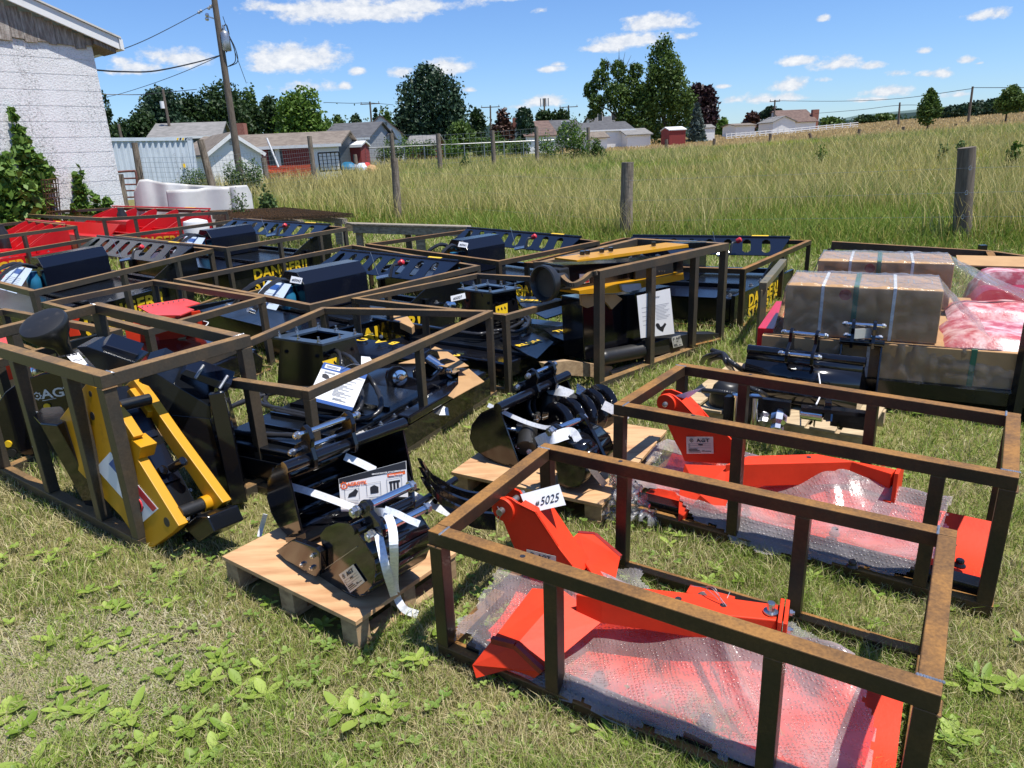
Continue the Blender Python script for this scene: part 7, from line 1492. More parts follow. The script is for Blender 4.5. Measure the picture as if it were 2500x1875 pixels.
# ---- foliage helper
def leaves(centers, radii, n, size, seed=0, flat=.0, dirn=None, bright=None, fill=.35):
    """scatter n leaf quads through ellipsoidal lumps; returns verts, quads, cols(0..1)"""
    r = np.random.RandomState(seed); C = np.array(centers, float); Rd = np.array(radii, float); vol = Rd.prod(1)**(2/3); k = r.choice(len(C), n, p=vol/vol.sum())
    u = r.normal(size=(n, 3)); u /= np.linalg.norm(u, axis=1, keepdims=True); rad = r.uniform(fill, 1.0, n)**.55; rad *= 1+r.normal(0, .07, n)
    # clump: pull directions towards random twig clusters
    nc = max(12, n//40); cl = r.normal(size=(nc, 3)); cl /= np.linalg.norm(cl, axis=1, keepdims=True); ci = r.randint(0, nc, n); u = u*.34+cl[ci]*.9; u /= np.linalg.norm(u, axis=1, keepdims=True)
    lumpf = 1+r.normal(0, .10, nc)[ci]
    P = C[k]+u*Rd[k]*(rad*lumpf)[:, None]
    a = r.normal(size=(n, 3)); a /= np.linalg.norm(a, axis=1, keepdims=True); b = np.cross(a, r.normal(size=(n, 3))); b /= np.linalg.norm(b, axis=1, keepdims=True); s = size*r.uniform(.6, 1.3, n)[:, None]
    V = np.stack([P-a*s-b*s*.55, P+a*s*.2-b*s*.7, P+a*s+b*s*.1, P-a*s*.1+b*s*.7], 1).reshape(-1, 3)
    Q = np.arange(n*4).reshape(-1, 4); c = np.repeat(np.clip(r.uniform(0, 1, n)*.5+r.uniform(0, 1, nc)[ci]*.5, 0, 1), 4)
    return V, Q, np.stack([c, c, c], -1)
M['leaf_dark'] = leafy('dark_foliage', (.022, .048, .014), (.045, .085, .022)); M['leaf_conifer'] = leafy('conifer_foliage', (.018, .044, .022), (.042, .085, .038), trans=.1)
M['leaf_mid'] = leafy('mid_foliage', (.055, .105, .02), (.115, .18, .035)); M['leaf_bright'] = leafy('bright_foliage', (.07, .14, .018), (.14, .23, .03)); M['leaf_purple'] = leafy('purple_foliage', (.020, .010, .014), (.045, .018, .022), trans=.1)
M['leaf_red'] = leafy('brown_red_foliage', (.05, .025, .018), (.10, .045, .028), trans=.1); M['leaf_blue'] = leafy('blue_spruce_foliage', (.045, .07, .06), (.085, .12, .105), trans=.05); M['bark'] = mat('bark', (.10, .08, .06), .95, noise=(3, (.05, .04, .03), .4, .6, (8, 8, 1)))
M['leaf_vine'] = leafy('vine_leaves', (.07, .15, .02), (.17, .28, .05)); M['leaf_weed'] = leafy('weed_leaves', (.06, .12, .03), (.15, .22, .07))
def tree(name, label, kind, px, pytop, pybase, hw, Y, n=3200, lumps=None, group='trees on the skyline', size=None, trunk=True, bare=0, conical=False, lowgap=.08, limbs=4):
    """tree whose crown spans photo column px +- hw (px) from pytop to pybase, standing at depth Y"""
    T_ = UY(px, pytop, Y); B_ = UY(px, pybase, Y); x = (T_.x+B_.x)/2 if not trunk else B_.x; zb = gz(x, Y); H = T_.z-zb; W = abs(UY(px+hw, pybase-50, Y).x-UY(px, pybase-50, Y).x); seed = int(px*7+pytop) % 9973; r = random.Random(seed)
    O = Vector((x, Y, zb)); top = Vector((T_.x-x, 0, 0))
    T = thing(name, label, 'tree', tuple(O), group)
    if conical:
        C, Rr = [], []
        for k in range(9): t = .06+.94*k/9; rr = W*(1-t)**.8+.12; C.append((x+top.x*t, Y, zb+H*t)); Rr.append((rr, rr*.9, H*.10))
    elif lumps:
        C = [(x+W*a, Y+W*r.uniform(-.3, .3), zb+H*h) for a, h, s in lumps]; Rr = [(W*s, W*s*.8, H*s*.42) for a, h, s in lumps]
    else:
        C, Rr = [], []
        for k in range(11):
            an = r.uniform(0, 6.28); ra = r.uniform(.1, .62); hh = r.uniform(lowgap+.22, .80); C.append((x+math.cos(an)*W*ra*(1.15-hh*.5), Y+math.sin(an)*W*ra, zb+H*hh)); s = r.uniform(.32, .55); Rr.append((W*s, W*s, H*s*.42))
        C.append((x+top.x*.8, Y, zb+H*.80)); Rr.append((W*.45, W*.45, H*.19)); C.append((x, Y, zb+H*.45)); Rr.append((W*.85, W*.8, H*.3))
    px_m = Y/1733; sz = size or max(.12, px_m*4.0)
    V, Q, c = leaves(C, Rr, int(n*1.7), sz, seed); V = V-np.array(O); mesh_np('crown', V, [Q], M['leaf_'+kind], T, c)
    tr = MB(); tr.tube([O-UPV*.2, O+UPV*H*.35, O+UPV*H*.7+top*.6], [max(.08, H*.028), H*.02, H*.008], 8); tr.build('trunk', 'bark', T, smooth=True)
    if limbs and not conical:
        for k in range(limbs):
            c_ = Vector(C[k % len(C)]); st = O+UPV*H*(.25+.1*k/limbs); MB().tube([st, st.lerp(c_, .5)+UPV*H*.03, c_], [H*.013, H*.009, H*.004], 6).build('limb', 'bark', T, smooth=True)
    for k in range(bare):
        a = r.uniform(-.5, .5); st = O+UPV*H*.75-Vector((W*.1, 0, 0)); e = O+Vector((W*(a-.1), 0, H*r.uniform(.95, 1.1))); MB().tube([st, st.lerp(e, .5)+Vector((.1, 0, 0)), e], [.09, .05, .015], 5).build('bare_branch', 'bark', T)
        MB().tube([st.lerp(e, .5), e+Vector((r.uniform(-1, 1), 0, -.6))], [.04, .012], 5).build('bare_branch', 'bark', T)
    return T
TR = [
 ('Q', 255, 222, 330, 24, 72, 'dark', 1800, 'dark tree just right of the white building corner'),
 ('Q', 300, 285, 330, 40, 70, 'dark', 1500, 'low dark tree between the building corner and the spiky evergreen'),
 ('Q', 395, 212, 330, 92, 80, 'conifer', 5200, 'broad spiky dark evergreen behind the grey gabled house'),
 ('Q', 545, 190, 330, 78, 84, 'dark', 5200, 'tall dark tree directly behind the leaning utility pole'),
 ('Q', 470, 225, 330, 50, 86, 'dark', 2600, 'dark tree between the spiky evergreen and the tree behind the leaning pole'),
 ('Q', 615, 250, 330, 46, 88, 'dark', 2600, 'dark tree low behind the brown garage roof'),
 ('Q', 350, 262, 330, 50, 76, 'dark', 2400, 'dark tree at the left foot of the spiky evergreen'),
 ('Q', 610, 195, 330, 28, 90, 'mid', 1200, 'thin pointed tree top right of the leaning pole'),
 ('Q', 668, 232, 330, 45, 92, 'dark', 2000, 'dark tree left of the bright green tree'),
 ('B', 742, 208, 345, 82, 66, 'bright', 5200, 'bright green rounded tree behind the brown roofed garage'),
 ('Q', 826, 278, 320, 26, 120, 'mid', 900, 'small pale tree on the skyline right of the bright green tree'),
 ('Q', 872, 275, 330, 24, 110, 'dark', 900, 'small round dark tree left of the cross arm pole'),
 ('K', 917, 264, 320, 13, 115, 'conifer', 800, 'small pointed conifer right of the cross arm pole'),
 ('Q', 945, 262, 320, 24, 118, 'mid', 800, 'small loose tree left of the huge oval tree'),
 ('O', 1056, 154, 338, 92, 85, 'conifer', 9000, 'huge oval dark evergreen standing alone at the centre left'),
 ('Q', 1128, 292, 345, 42, 70, 'mid', 1800, 'low yellow green tree at the foot of the huge oval evergreen'),
 ('Q', 1165, 262, 330, 30, 90, 'dark', 1500, 'dark tree right of the huge oval evergreen'),
 ('Q', 1228, 264, 325, 36, 88, 'red', 2000, 'brownish purple tree in the centre of the skyline'),
 ('Q', 1284, 262, 325, 27, 86, 'conifer', 2000, 'rounded dark conifer right of the brownish tree'),
 ('Q', 1330, 264, 320, 32, 130, 'dark', 1200, 'far dark tree below the antenna mast'),
 ('Q', 1370, 262, 320, 30, 130, 'dark', 1200, 'far dark tree right of the antenna mast'),
 ('Q', 1457, 256, 318, 34, 115, 'dark', 1700, 'round dark tree left of the big twin trees'),
 ('Q', 1505, 272, 318, 20, 120, 'mid', 700, 'pale small tree below the twin trees'),
 ('P', 1738, 285, 305, 22, 135, 'dark', 500, 'low dark tree right of the purple tree'),
 ('Q', 1765, 287, 312, 20, 125, 'bright', 900, 'yellow green bushy tree left of the far white house'),
 ('Q', 1835, 274, 306, 30, 125, 'red', 1300, 'brown red tree beside the far white house'),
 ('F', 1880, 268, 300, 26, 125, 'conifer', 1100, 'flat topped pine left of the far white house'),
 ('Q', 2030, 286, 306, 34, 150, 'mid', 1200, 'low bushy tree right of the far white house'),
 ('Q', 2110, 280, 308, 28, 140, 'dark', 1200, 'dark bush tree behind the white paddock fence end'),
 ('Q', 2155, 278, 306, 34, 145, 'mid', 1500, 'wide bush tree left of the first sapling'),
]
for t in TR:
    k, px, y0, y1, hw, Y, kind, n, lab = t
    lum = None
    if k == 'O': lum = [(0, .5, .95), (-.55, .33, .5), (.5, .33, .52), (-.3, .66, .6), (.3, .66, .6), (0, .84, .42), (-.7, .42, .3), (.62, .5, .36), (0, .2, .7), (-.1, .9, .25), (.72, .26, .34), (-.74, .24, .32), (0, .14, .8)]
    if k == 'F': lum = [(0, .85, .6), (-.6, .8, .35), (.6, .86, .35), (.2, .55, .25)]
    tree('tree' if k != 'K' else 'conifer_tree', lab, kind, px, y0, y1, hw, Y, n, lum, conical=(k == 'K'))
tree('broadleaf_tree', 'left and lower half of the big twin trees, with bare twigs at its top', 'mid', 1515, 140, 322, 72, 100, 5200, [(-.2, .58, .42), (-.65, .78, .3), (-.8, .5, .3), (.3, .66, .42), (-.1, .86, .26), (.5, .4, .45), (-1.0, .66, .24), (-.5, .93, .16), (.5, .84, .25), (-.95, .38, .16), (.8, .55, .4), (.1, .3, .3)], bare=5, size=.19)
tree('broadleaf_tree', 'right and taller half of the big twin trees', 'mid', 1620, 100, 322, 68, 98, 7000, [(0, .28, .7), (-.6, .28, .5), (.6, .3, .5), (.35, .5, .5), (-.3, .5, .55), (.15, .66, .5), (-.1, .8, .5), (0, .92, .34), (.8, .42, .3), (-.75, .5, .3), (.45, .72, .28), (-.45, .68, .25)], size=.19)
tree('purple_tree', 'dark purple leaved tree right of the big twin trees', 'purple', 1712, 196, 318, 44, 102, 4200, [(0, .5, .85), (-.3, .75, .5), (.3, .7, .5), (.4, .4, .5), (-.5, .5, .4)])
tree('blue_spruce', 'pale blue spruce in front of the purple tree', 'blue', 1702, 250, 328, 20, 92, 2200, conical=True)
tree('sapling', 'first young maple in the field, left of the long hedge', 'mid', 2262, 218, 330, 30, 62, 1900, [(0, .62, .75), (-.2, .45, .7), (.1, .8, .45), (0, .95, .22), (.35, .5, .5)], 'young trees in the field', size=.11)
tree('sapling', 'second young maple in the field, in front of the long hedge near the right edge', 'mid', 2452, 208, 312, 38, 66, 2300, [(0, .6, .7), (-.3, .5, .6), (.4, .55, .6), (.1, .8, .5), (.5, .75, .3), (-.3, .8, .3)], 'young trees in the field', size=.11)
def bush(label, px, pytop, pybase, hw, Y, kind='mid', n=1500, size=None, name='bush', cat='bush', group='bushes along the fences', depth=.8, dx=0):
    c = base(px, Y); T_ = UY(px, pytop, Y); H = max(.4, T_.z-c.z); W = hw*Y/1733/.95; r = random.Random(int(px*3+Y)); C, Rr = [], []
    for k in range(8): C.append((T_.x+r.uniform(-.65, .65)*W, Y+r.uniform(-.5, .5)*W*depth, c.z+H*r.uniform(.25, .65))); s = r.uniform(.3, .5); Rr.append((W*s, W*s*depth, H*s*.75))
    C.append((T_.x, Y, c.z+H*.65)); Rr.append((W*.3, W*.3, H*.35))
    T = thing(name, label, cat, (T_.x, Y, c.z), group)
    V, Q, cc = leaves(C, Rr, n, size or max(.05, Y/1733*2.2), int(px)); V[:, 2] = np.maximum(V[:, 2], c.z); mesh_np('foliage', V-np.array((T_.x, Y, c.z)), [Q], M['leaf_'+kind], T, cc)
    MB().tube([(T_.x, Y, c.z-.1), (T_.x, Y, c.z+H*.5)], [.05, .02], 6).build('stem', 'bark', T); return T
bush('tall leafy corner bush where the wire fence ends, centre right', 1400, 275, 372, 38, 46, 'bright', 2400)
for px, y0, hw, Y, k, lab in ((940, 335, 35, 60, 'mid', 'first bush behind the wire fence from the left'), (990, 328, 35, 60, 'bright', 'bright bush behind the wire fence, below the huge oval evergreen'), (1045, 335, 36, 62, 'mid', 'bush behind the wire fence near the low shed roof'), (1110, 325, 36, 58, 'bright', 'bright bush behind the wire fence with a paler top'), (1165, 330, 32, 60, 'mid', 'mid green bush behind the wire fence'), (1215, 316, 36, 60, 'bright', 'taller bright bush behind the wire fence'), (1265, 330, 30, 58, 'mid', 'bush behind the last tall fence post'), (1335, 318, 36, 50, 'bright', 'vine covered bush left of the corner bush'), (1450, 335, 30, 48, 'mid', 'small bush right of the corner bush')):
    bush(lab, px, y0, 385, hw, Y, k, 1300)
bush('dark shaggy bush in front of the small white gabled shed', 585, 385, 450, 42, 26, 'weed', 3200, .035)
bush('dry brown green brush in front of the pale container', 450, 405, 450, 46, 27, 'weed', 2400, .03)
bush('leafy weed clump at the right end of the white plastic sheet', 648, 452, 520, 28, 15.0, 'weed', 1500, .035, 'weed_plant', 'weed')
bush('feathery weed growing against the white plastic sheet', 575, 455, 520, 26, 14.2, 'weed', 700, .02, 'weed_plant', 'weed')
for px, y0, Y, lab in ((1135, 375, 40, 'tall thistle clump below the last fence posts'), (2005, 350, 26, 'pale green milkweed standing in the right field'), (2300, 345, 22, 'thistle clump left of the thick right fence post'), (2350, 340, 24, 'thistle clump behind the thick right fence post'), (2480, 335, 18, 'yellow green milkweed at the right edge of the field'), (1880, 385, 28, 'small thistle in the middle of the field')):
    bush(lab, px, y0, 420, 16, Y, 'weed' if 'milk' not in lab else 'bright', 240, .05, 'weed_plant', 'weed', 'tall weeds in the pasture')
# hedge
def hedge():
    T = thing('hedge', 'long dark clipped evergreen hedge on the right skyline', 'hedge', tuple(base(2400, 110)))
    C, Rr = [], []
    for px, y0 in [(2300+i*14, 262-i*2.2) for i in range(17)]:
        Y = 112; b = base(px, Y); zt = ztop(px, y0, Y); C.append((b.x, Y, (b.z+zt)/2)); Rr.append((1.1, 1.4, (zt-b.z)/2*1.05))
    V, Q, c = leaves(C, Rr, 22000, .26, 5, fill=.2); mesh_np('foliage', V-np.array(T.location), [Q], M['leaf_conifer'], T, c)
hedge()
def hills():
    m = mat('far_wooded_hills', (.07, .12, .10), 1, noise=(.01, (.10, .15, .14), .4, .6)); mb = MB(); P = []; Y = 1500
    for px, py in ((700, 320), (1000, 318), (1300, 300), (1560, 300), (1760, 306), (2100, 292), (2160, 280), (2260, 272), (2330, 258), (2460, 252), (2700, 262)): P.append((px, py))
    vs = [];
    for px, py in P: p = UY(px, py, Y); vs += [Vector((p.x, Y, 0)), p, p+Vector((0, 400, 0))]
    fs = []
    for i in range(len(P)-1): fs += [(3*i, 3*i+3, 3*i+4, 3*i+1), (3*i+1, 3*i+4, 3*i+5, 3*i+2)]
    o = mb.add(vs, fs).build('hills', m); tag(o, 'low blue green wooded hills on the far right skyline', 'hills', kind='structure')
hills()
def woodline():                                                   # far wood that reads as one mass
    C, Rr = [], []
    for px in range(230, 2300, 22):
        Y = 230; y0 = 300 if px > 1500 else 296; 
        if 1700 < px < 2140: y0 = 300
        b = base(px, Y); zt = ztop(px, y0-((px*13) % 17)+(18 if px > 1700 else 0)-(0.044*(px-1250) if px > 1250 else 0)*.0, Y); zt = max(zt, b.z+3); C.append((b.x, Y, b.z)); Rr.append((4.5, 3, zt-b.z))
    V, Q, c = leaves(C, Rr, 15000, .5, 9, fill=.5); V[:, 2] = np.maximum(V[:, 2], 0); o = mesh_np('far_woodland', V, [Q], M['leaf_dark'], None, c); tag(o, 'low far off belt of woods behind the houses', 'woodland', kind='stuff')
woodline()
# ---- houses
M['roofg'] = mat('grey_shingle_roof', (.17, .165, .155), .9, noise=(2, (.23, .22, .21), .4, .6)); M['roofb'] = mat('brown_shingle_roof', (.15, .12, .095), .9, noise=(3, (.21, .175, .14), .4, .6)); M['roofr'] = mat('red_brown_roof', (.11, .07, .058), .9, noise=(2, (.16, .105, .085), .4, .6)); M['roofd'] = mat('dark_roof', (.07, .07, .075), .9, noise=(2, (.10, .10, .105), .4, .6))
def siding(nm, col, s=9.0):
    m = mat(nm, col, .6); N, L, b = nodes(m); t = N.new('ShaderNodeTexCoord'); w = N.new('ShaderNodeTexWave'); w.wave_type = 'BANDS'; w.bands_direction = 'Z'; w.wave_profile = 'SAW'; w.inputs['Scale'].default_value = s; L.new(t.outputs['Object'], w.inputs['Vector']); bp = N.new('ShaderNodeBump'); bp.inputs['Strength'].default_value = .5; bp.inputs['Distance'].default_value = .02; L.new(w.outputs['Fac'], bp.inputs['Height']); L.new(bp.outputs[0], b.inputs['Normal']); return m
M['sidew'] = siding('white_siding', (.84, .84, .84), 1.7); M['sideg'] = siding('grey_siding', (.33, .34, .36), 1.6); M['sided'] = siding('dark_grey_siding', (.07, .085, .095), 1.6); M['brick'] = mat('brick', (.28, .10, .07), .85, noise=(20, (.35, .16, .11), .45, .6)); M['barnred'] = mat('barn_red_boards', (.26, .035, .03), .8, noise=(2, (.20, .03, .03), .4, .7, (12, 12, .5)))
def house(name, label, px0, px1, Y, zb_, eave, ridge, depth, wall, roof, yaw=0.0, gable_front=False, over=.25, wins=(), door=None, chim=None, cat='house', group='buildings behind the pasture', trim=None):
    """front wall from photo column px0 to px1 at depth Y; heights above its own ground (m); gable_front turns the gable to the camera"""
    a = base(px0, Y); b = base(px1, Y); W = (b-a).length; zg = (a.z+b.z)/2-.05 if zb_ is None else zb_; c = (a+b)/2; c.z = 0
    T = thing(name, label, cat, (c.x, c.y, zg), group); ca, sa = math.cos(yaw), math.sin(yaw); X = Vector((ca, sa, 0)); D = Vector((-sa, ca, 0)); O = Vector((c.x, c.y, zg))
    def P(x, y, z): return O+X*x+D*y+UPV*z
    h = W/2
    if gable_front:
        MB().prism([P(-h, 0, 0), P(h, 0, 0), P(h, 0, eave), P(0, 0, ridge), P(-h, 0, eave)], D*depth).build('wall', wall, T)
        sl = (ridge-eave)/h; t = .10
        for s in (-1, 1): MB().prism([P(s*(h+over), -over, eave-sl*over+.02), P(0, -over, ridge+.02), P(0, -over, ridge+t+.02), P(s*(h+over), -over, eave-sl*over+t+.02)], D*(depth+2*over)).build('roof', roof, T)
        if trim:
            for s in (-1, 1): MB().bar(P(s*(h+over), -over-.02, eave-sl*over), P(0, -over-.02, ridge), .04, .16).build('rake_trim', trim, T)
    else:
        MB().prism([P(-h, 0, 0), P(-h, 0, eave), P(-h, depth/2, ridge), P(-h, depth, eave), P(-h, depth, 0)], X*W).build('wall', wall, T)
        sl = (ridge-eave)/(depth/2); t = .10
        for s in (0, 1):
            y0, y1 = (-over, depth/2) if s == 0 else (depth+over, depth/2)
            MB().prism([P(-h-over, y0, eave-sl*over+.02), P(-h-over, y1, ridge+.02), P(-h-over, y1, ridge+t+.02), P(-h-over, y0, eave-sl*over+t+.02)], X*(W+2*over)).build('roof', roof, T)
        if trim: MB().bar(P(-h-over, -over-.02, eave-sl*over+.05), P(h+over, -over-.02, eave-sl*over+.05), .05, .16).build('gutter', trim, T)
    for (x, z, w, hh) in wins:
        f = MB().prism([P(x-w/2-.07, -.03, z-hh/2-.07), P(x+w/2+.07, -.03, z-hh/2-.07), P(x+w/2+.07, -.03, z+hh/2+.07), P(x-w/2-.07, -.03, z+hh/2+.07)], D*.025).build('window', 'whitep', T); MB().prism([P(x-w/2, -.04, z-hh/2), P(x+w/2, -.04, z-hh/2), P(x+w/2, -.04, z+hh/2), P(x-w/2, -.04, z+hh/2)], D*.008).build('pane', 'glass', f)
    if door: x, w, hh = door; MB().prism([P(x-w/2, -.03, 0), P(x+w/2, -.03, 0), P(x+w/2, -.03, hh), P(x-w/2, -.03, hh)], D*.02).build('door', 'sided' if wall != 'sided' else 'whitep', T)
    if chim: x, y, z0, z1 = chim; MB().box(-.35, .35, -.3, .3, z0, z1, Matrix.Translation(P(x, y, 0)-UPV*0)).build('chimney', 'brick', T)
    return T, P
def zat(px, py, Y): return ztop(px, py, Y)
def H_(px, py, Y): return ztop(px, py, Y)-base(px, Y).z
# container
def container():
    Y = 29.5; a = UY(268, 333, Y); Yb = 33.0; b = UY(470, 338, Yb); d = (Vector((b.x, b.y, 0))-Vector((a.x, a.y, 0))).normalized(); q = Vector((-d.y, d.x, 0)); zt = (a.z+b.z)/2; zg = zt-2.6
    T = thing('shipping_container', 'pale blue grey corrugated shipping container beside the white building', 'container', (b.x, b.y, zg)); L = 9.0; o = Vector((b.x, b.y, 0)); m = mat('container_paint', (.56, .62, .68), .5, noise=(2, (.48, .54, .60), .45, .7)); mc = MB(); x = .3; pts = []
    while x < L-.3: pts += [(x, 0), (x+.07, 0), (x+.14, .07), (x+.21, .07)]; x += .28
    for i in range(len(pts)-1):
        (x0, y0), (x1, y1) = pts[i], pts[i+1]; A_, B_ = o-d*x0+q*(y0+.03), o-d*x1+q*(y1+.03); mc.add([A_+UPV*(zg+.15), B_+UPV*(zg+.15), B_+UPV*(zt-.12), A_+UPV*(zt-.12)], [(0, 1, 2, 3)])
    mc.build('corrugated_side', m, T)
    mb = MB(); mb.prism([o+UPV*(zg), o-d*.3+UPV*zg, o-d*.3+UPV*zt, o+UPV*zt], q*.1); mb.build('corner_post', m, T); MB().prism([o+UPV*(zt-.13), o-d*L+UPV*(zt-.13), o-d*L+UPV*zt, o+UPV*zt], q*2.4).build('top_rail_and_roof', m, T); MB().prism([o+UPV*zg, o-d*L+UPV*zg, o-d*L+UPV*(zg+.16), o+UPV*(zg+.16)], q*2.4).build('bottom_rail', m, T)
    MB().prism([o+q*.12+UPV*zg-d*.02, o+q*2.4+UPV*zg-d*.02, o+q*2.4+UPV*(zt-.14)-d*.02, o+q*.12+UPV*(zt-.14)-d*.02], -d*.05).build('end_door', m, T)
    for k, s in enumerate(('GSTU 800216', '22G1')):
        for i, ch in enumerate(s):
            if ch != ' ': text(ch, .17, o-d*(1.15-.42*k)+UPV*(zt-.75-.16*i)-q*.0, d, UPV, 'greyp', T, name='marking', lift=.01)
    MB().prism([o-d*.75+UPV*(zt-1.25)-q*.008, o-d*.63+UPV*(zt-1.25)-q*.008, o-d*.63+UPV*(zt-1.08)-q*.008, o-d*.75+UPV*(zt-1.08)-q*.008], -q*.004).build('yellow_plate', 'decal', T)
    for k in range(4): MB().prism([o-d*(.35+.14*k)+UPV*(zt-.11)-q*.004, o-d*(.43+.14*k)+UPV*(zt-.11)-q*.004, o-d*(.38+.14*k)+UPV*(zt-.02)-q*.004, o-d*(.30+.14*k)+UPV*(zt-.02)-q*.004], -q*.004).build('hazard_stripe', 'decal' if k % 2 else 'ink', T)
container()
house('gabled_house', 'grey roofed house with a dark gable behind the container', 385, 540, 55, None, H_(450, 334, 55), H_(450, 294, 55), 9, 'sided', 'roofg', .25, trim='whitep')
T, P = house('gable_shed', 'small white clapboard gabled shed in front of the brown roofed garage', 513, 640, 36, None, H_(576, 372, 36), H_(565, 325, 36), 5.0, 'sidew', 'roofb', .55, True, .16, trim='whitep')
vt = MB(); z = H_(565, 350, 36)
for k in range(4): vt.bar(P(-.17, -.03, z+.07*k), P(.17, -.03, z+.07*k), .03, .03)
vt.build('gable_vent', 'greyp', T)
T, P = house('garage', 'long garage with brown shingle roof, pale doors and red mesh, behind the white gabled shed', 470, 828, 42, None, H_(700, 357, 42), H_(700, 323, 42), 6.5, 'sided', 'roofb', .03, chim=(-2.7, 5, 2, H_(573, 288, 42)), trim='whitep')
W2_ = (base(828, 42)-base(470, 42)).length/2
for x0, x1, m, z1 in ((2.6, 4.15, 'sidew', 1.95), (.6, .85, 'sidew', 1.9), (-1.6, .2, 'barnred', 1.9), (1.0, 2.5, 'barnred', 1.9)): MB().prism([P(x0, -.05, .0), P(x1, -.05, 0), P(x1, -.05, z1), P(x0, -.05, z1)], Vector((0, .03, 0))).build('door_panel', m, T)
house('red_shed', 'little dark red metal shed with white roof edge beside the garage', 832, 884, 46, None, H_(860, 356, 46), H_(860, 346, 46), 3, 'barnred', 'whitep', .0, over=.1, trim='whitep')
house('farmhouse', 'grey roofed bungalow right of the garage, partly behind the bright tree', 790, 905, 62, None, H_(850, 338, 62), H_(850, 296, 62), 9, 'sideg', 'roofd', -.1, trim='whitep')
house('gabled_house', 'house with a brown red gable left of the huge oval evergreen', 893, 985, 75, None, H_(940, 325, 75), H_(940, 281, 75), 8, 'sidew', 'roofr', .1, True, wins=((0, 3.4, 1.2, .8),))
house('gabled_house', 'low grey gabled house in front of the brown red gable', 893, 950, 68, None, H_(920, 330, 68), H_(920, 314, 68), 6, 'sideg', 'roofd', .05)
house('low_shed', 'low grey shed roof behind the wire fence', 1000, 1064, 64, None, H_(1030, 350, 64), H_(1030, 331, 64), 4, 'barnred', 'roofg', -.1)
house('gabled_house', 'house with red brown roof right of the dark conifer', 1285, 1360, 85, None, H_(1320, 330, 85), H_(1320, 293, 85), 8, 'sidew', 'roofr', .2, chim=(-2, 4, 3, H_(1315, 281, 85)))
house('gabled_house', 'grey roofed house behind the corner bush', 1345, 1420, 95, None, H_(1380, 318, 95), H_(1380, 291, 95), 8, 'sideg', 'roofd', .1, wins=((0, 3, 1, 1),))
house('white_house', 'long white single storey house with dark roof below the twin trees', 1425, 1545, 88, None, H_(1490, 317, 88), H_(1490, 296, 88), 8, 'sidew', 'roofd', .12, wins=((2.0, 1.3, .6, 1.6), (2.9, 1.3, .6, 1.6)), trim='whitep')
house('white_house', 'lower white wing with grey roof at the right end of the long white house', 1530, 1588, 86, None, H_(1560, 328, 86), H_(1560, 313, 86), 6, 'sidew', 'roofg', .12)
house('gabled_house', 'white gabled house peeping above the long white house', 1448, 1515, 110, None, H_(1480, 300, 110), H_(1480, 283, 110), 7, 'sidew', 'roofd', .1, wins=((-1, 4.2, .6, 1.1), (1, 4.2, .6, 1.1)))
house('low_shed', 'small tan shed in front of the long white house', 1440, 1483, 80, None, H_(1460, 335, 80), H_(1460, 323, 80), 3, 'sidew', 'roofb', .2)
house('red_shed', 'small dark red shed with pale roof under the twin trees', 1632, 1672, 84, None, H_(1650, 317, 84), H_(1650, 310, 84), 3, 'barnred', 'whitep', .1, over=.1)
house('low_shed', 'small pale shed right of the blue spruce', 1717, 1742, 95, None, H_(1730, 312, 95), H_(1730, 304, 95), 3, 'sidew', 'roofg', .1, over=.1)
house('low_shed', 'small white garage left of the far white house', 1790, 1838, 115, None, H_(1815, 306, 115), H_(1815, 301, 115), 5, 'sidew', 'roofb', .1)
T, P = house('farmhouse', 'far white farmhouse with big brown grey roof and brick gable on the ridge', 1905, 1985, 120, None, H_(1950, 296, 120), H_(1950, 266, 120), 8, 'sidew', 'roofr', .1, over=.3, chim=(-2.6, 4, 4, H_(1905, 262, 120)))
house('farmhouse', 'low white wing in front of the far farmhouse', 1880, 1935, 114, None, H_(1905, 297, 114), H_(1905, 284, 114), 5, 'sidew', 'roofg', .1, True)
MB().box(-.5, .5, -.4, .4, 0, H_(1986, 264, 120), Matrix.Translation(P(3.2, 1.5, 0))).build('chimney', 'brick', T)
# ---- poles and wires
def pole(label, px0, py0, px1, Y, r=.16, arm=0, name='utility_pole', py1=None, trans=False, group='utility poles'):
    t = UY(px0, py0, Y); b = UY(px1, py1 or 400, Y); b = Vector((b.x, Y, gz(b.x, Y)-.2)); T = thing(name, label, 'utility pole', tuple(b), group)
    MB().tube([b, t], [r, r*.7], 12).build('shaft', 'polewood', T, smooth=True)
    if arm: c = b.lerp(t, .96); MB().bar(c-Vector((arm, 0, 0)), c+Vector((arm, 0, 0)), .12, .12).build('cross_arm', 'polewood', T); [MB().cyl(c+Vector((s*arm, 0, .05)), c+Vector((s*arm, 0, .3)), .06, n=8).build('insulator', 'greyp', T) for s in (-.9, .9)]
    return T, t, b
PY = 30.0
T, t, b = pole('tall leaning utility pole with a grey transformer, left of centre', 519, -30, 571, PY, .15, py1=330)
def pp(px, py, dy=0): return UY(px, py, PY+dy)
c = pp(551, 100); mb = MB(); mb.lathe(c-UPV*.35, UPV, [(.15, 0), (.17, .03), (.17, .62), (.14, .66), (.05, .72), (.04, .9)], 18); mb.build('transformer', 'zincd', T, smooth=True)
c = pp(504, 42); MB().lathe(c-UPV*.12, UPV+Vector((.2, 0, 0)), [(.05, 0), (.08, .05), (.05, .12), (.08, .18), (.05, .26)], 10).build('lightning_arrester', 'zinc', T); MB().bar(pp(506, 40), pp(525, 46), .05, .05).build('bracket', 'zincd', T); MB().bar(pp(515, 18), pp(527, 10), .06, .06).build('bracket', 'zincd', T)
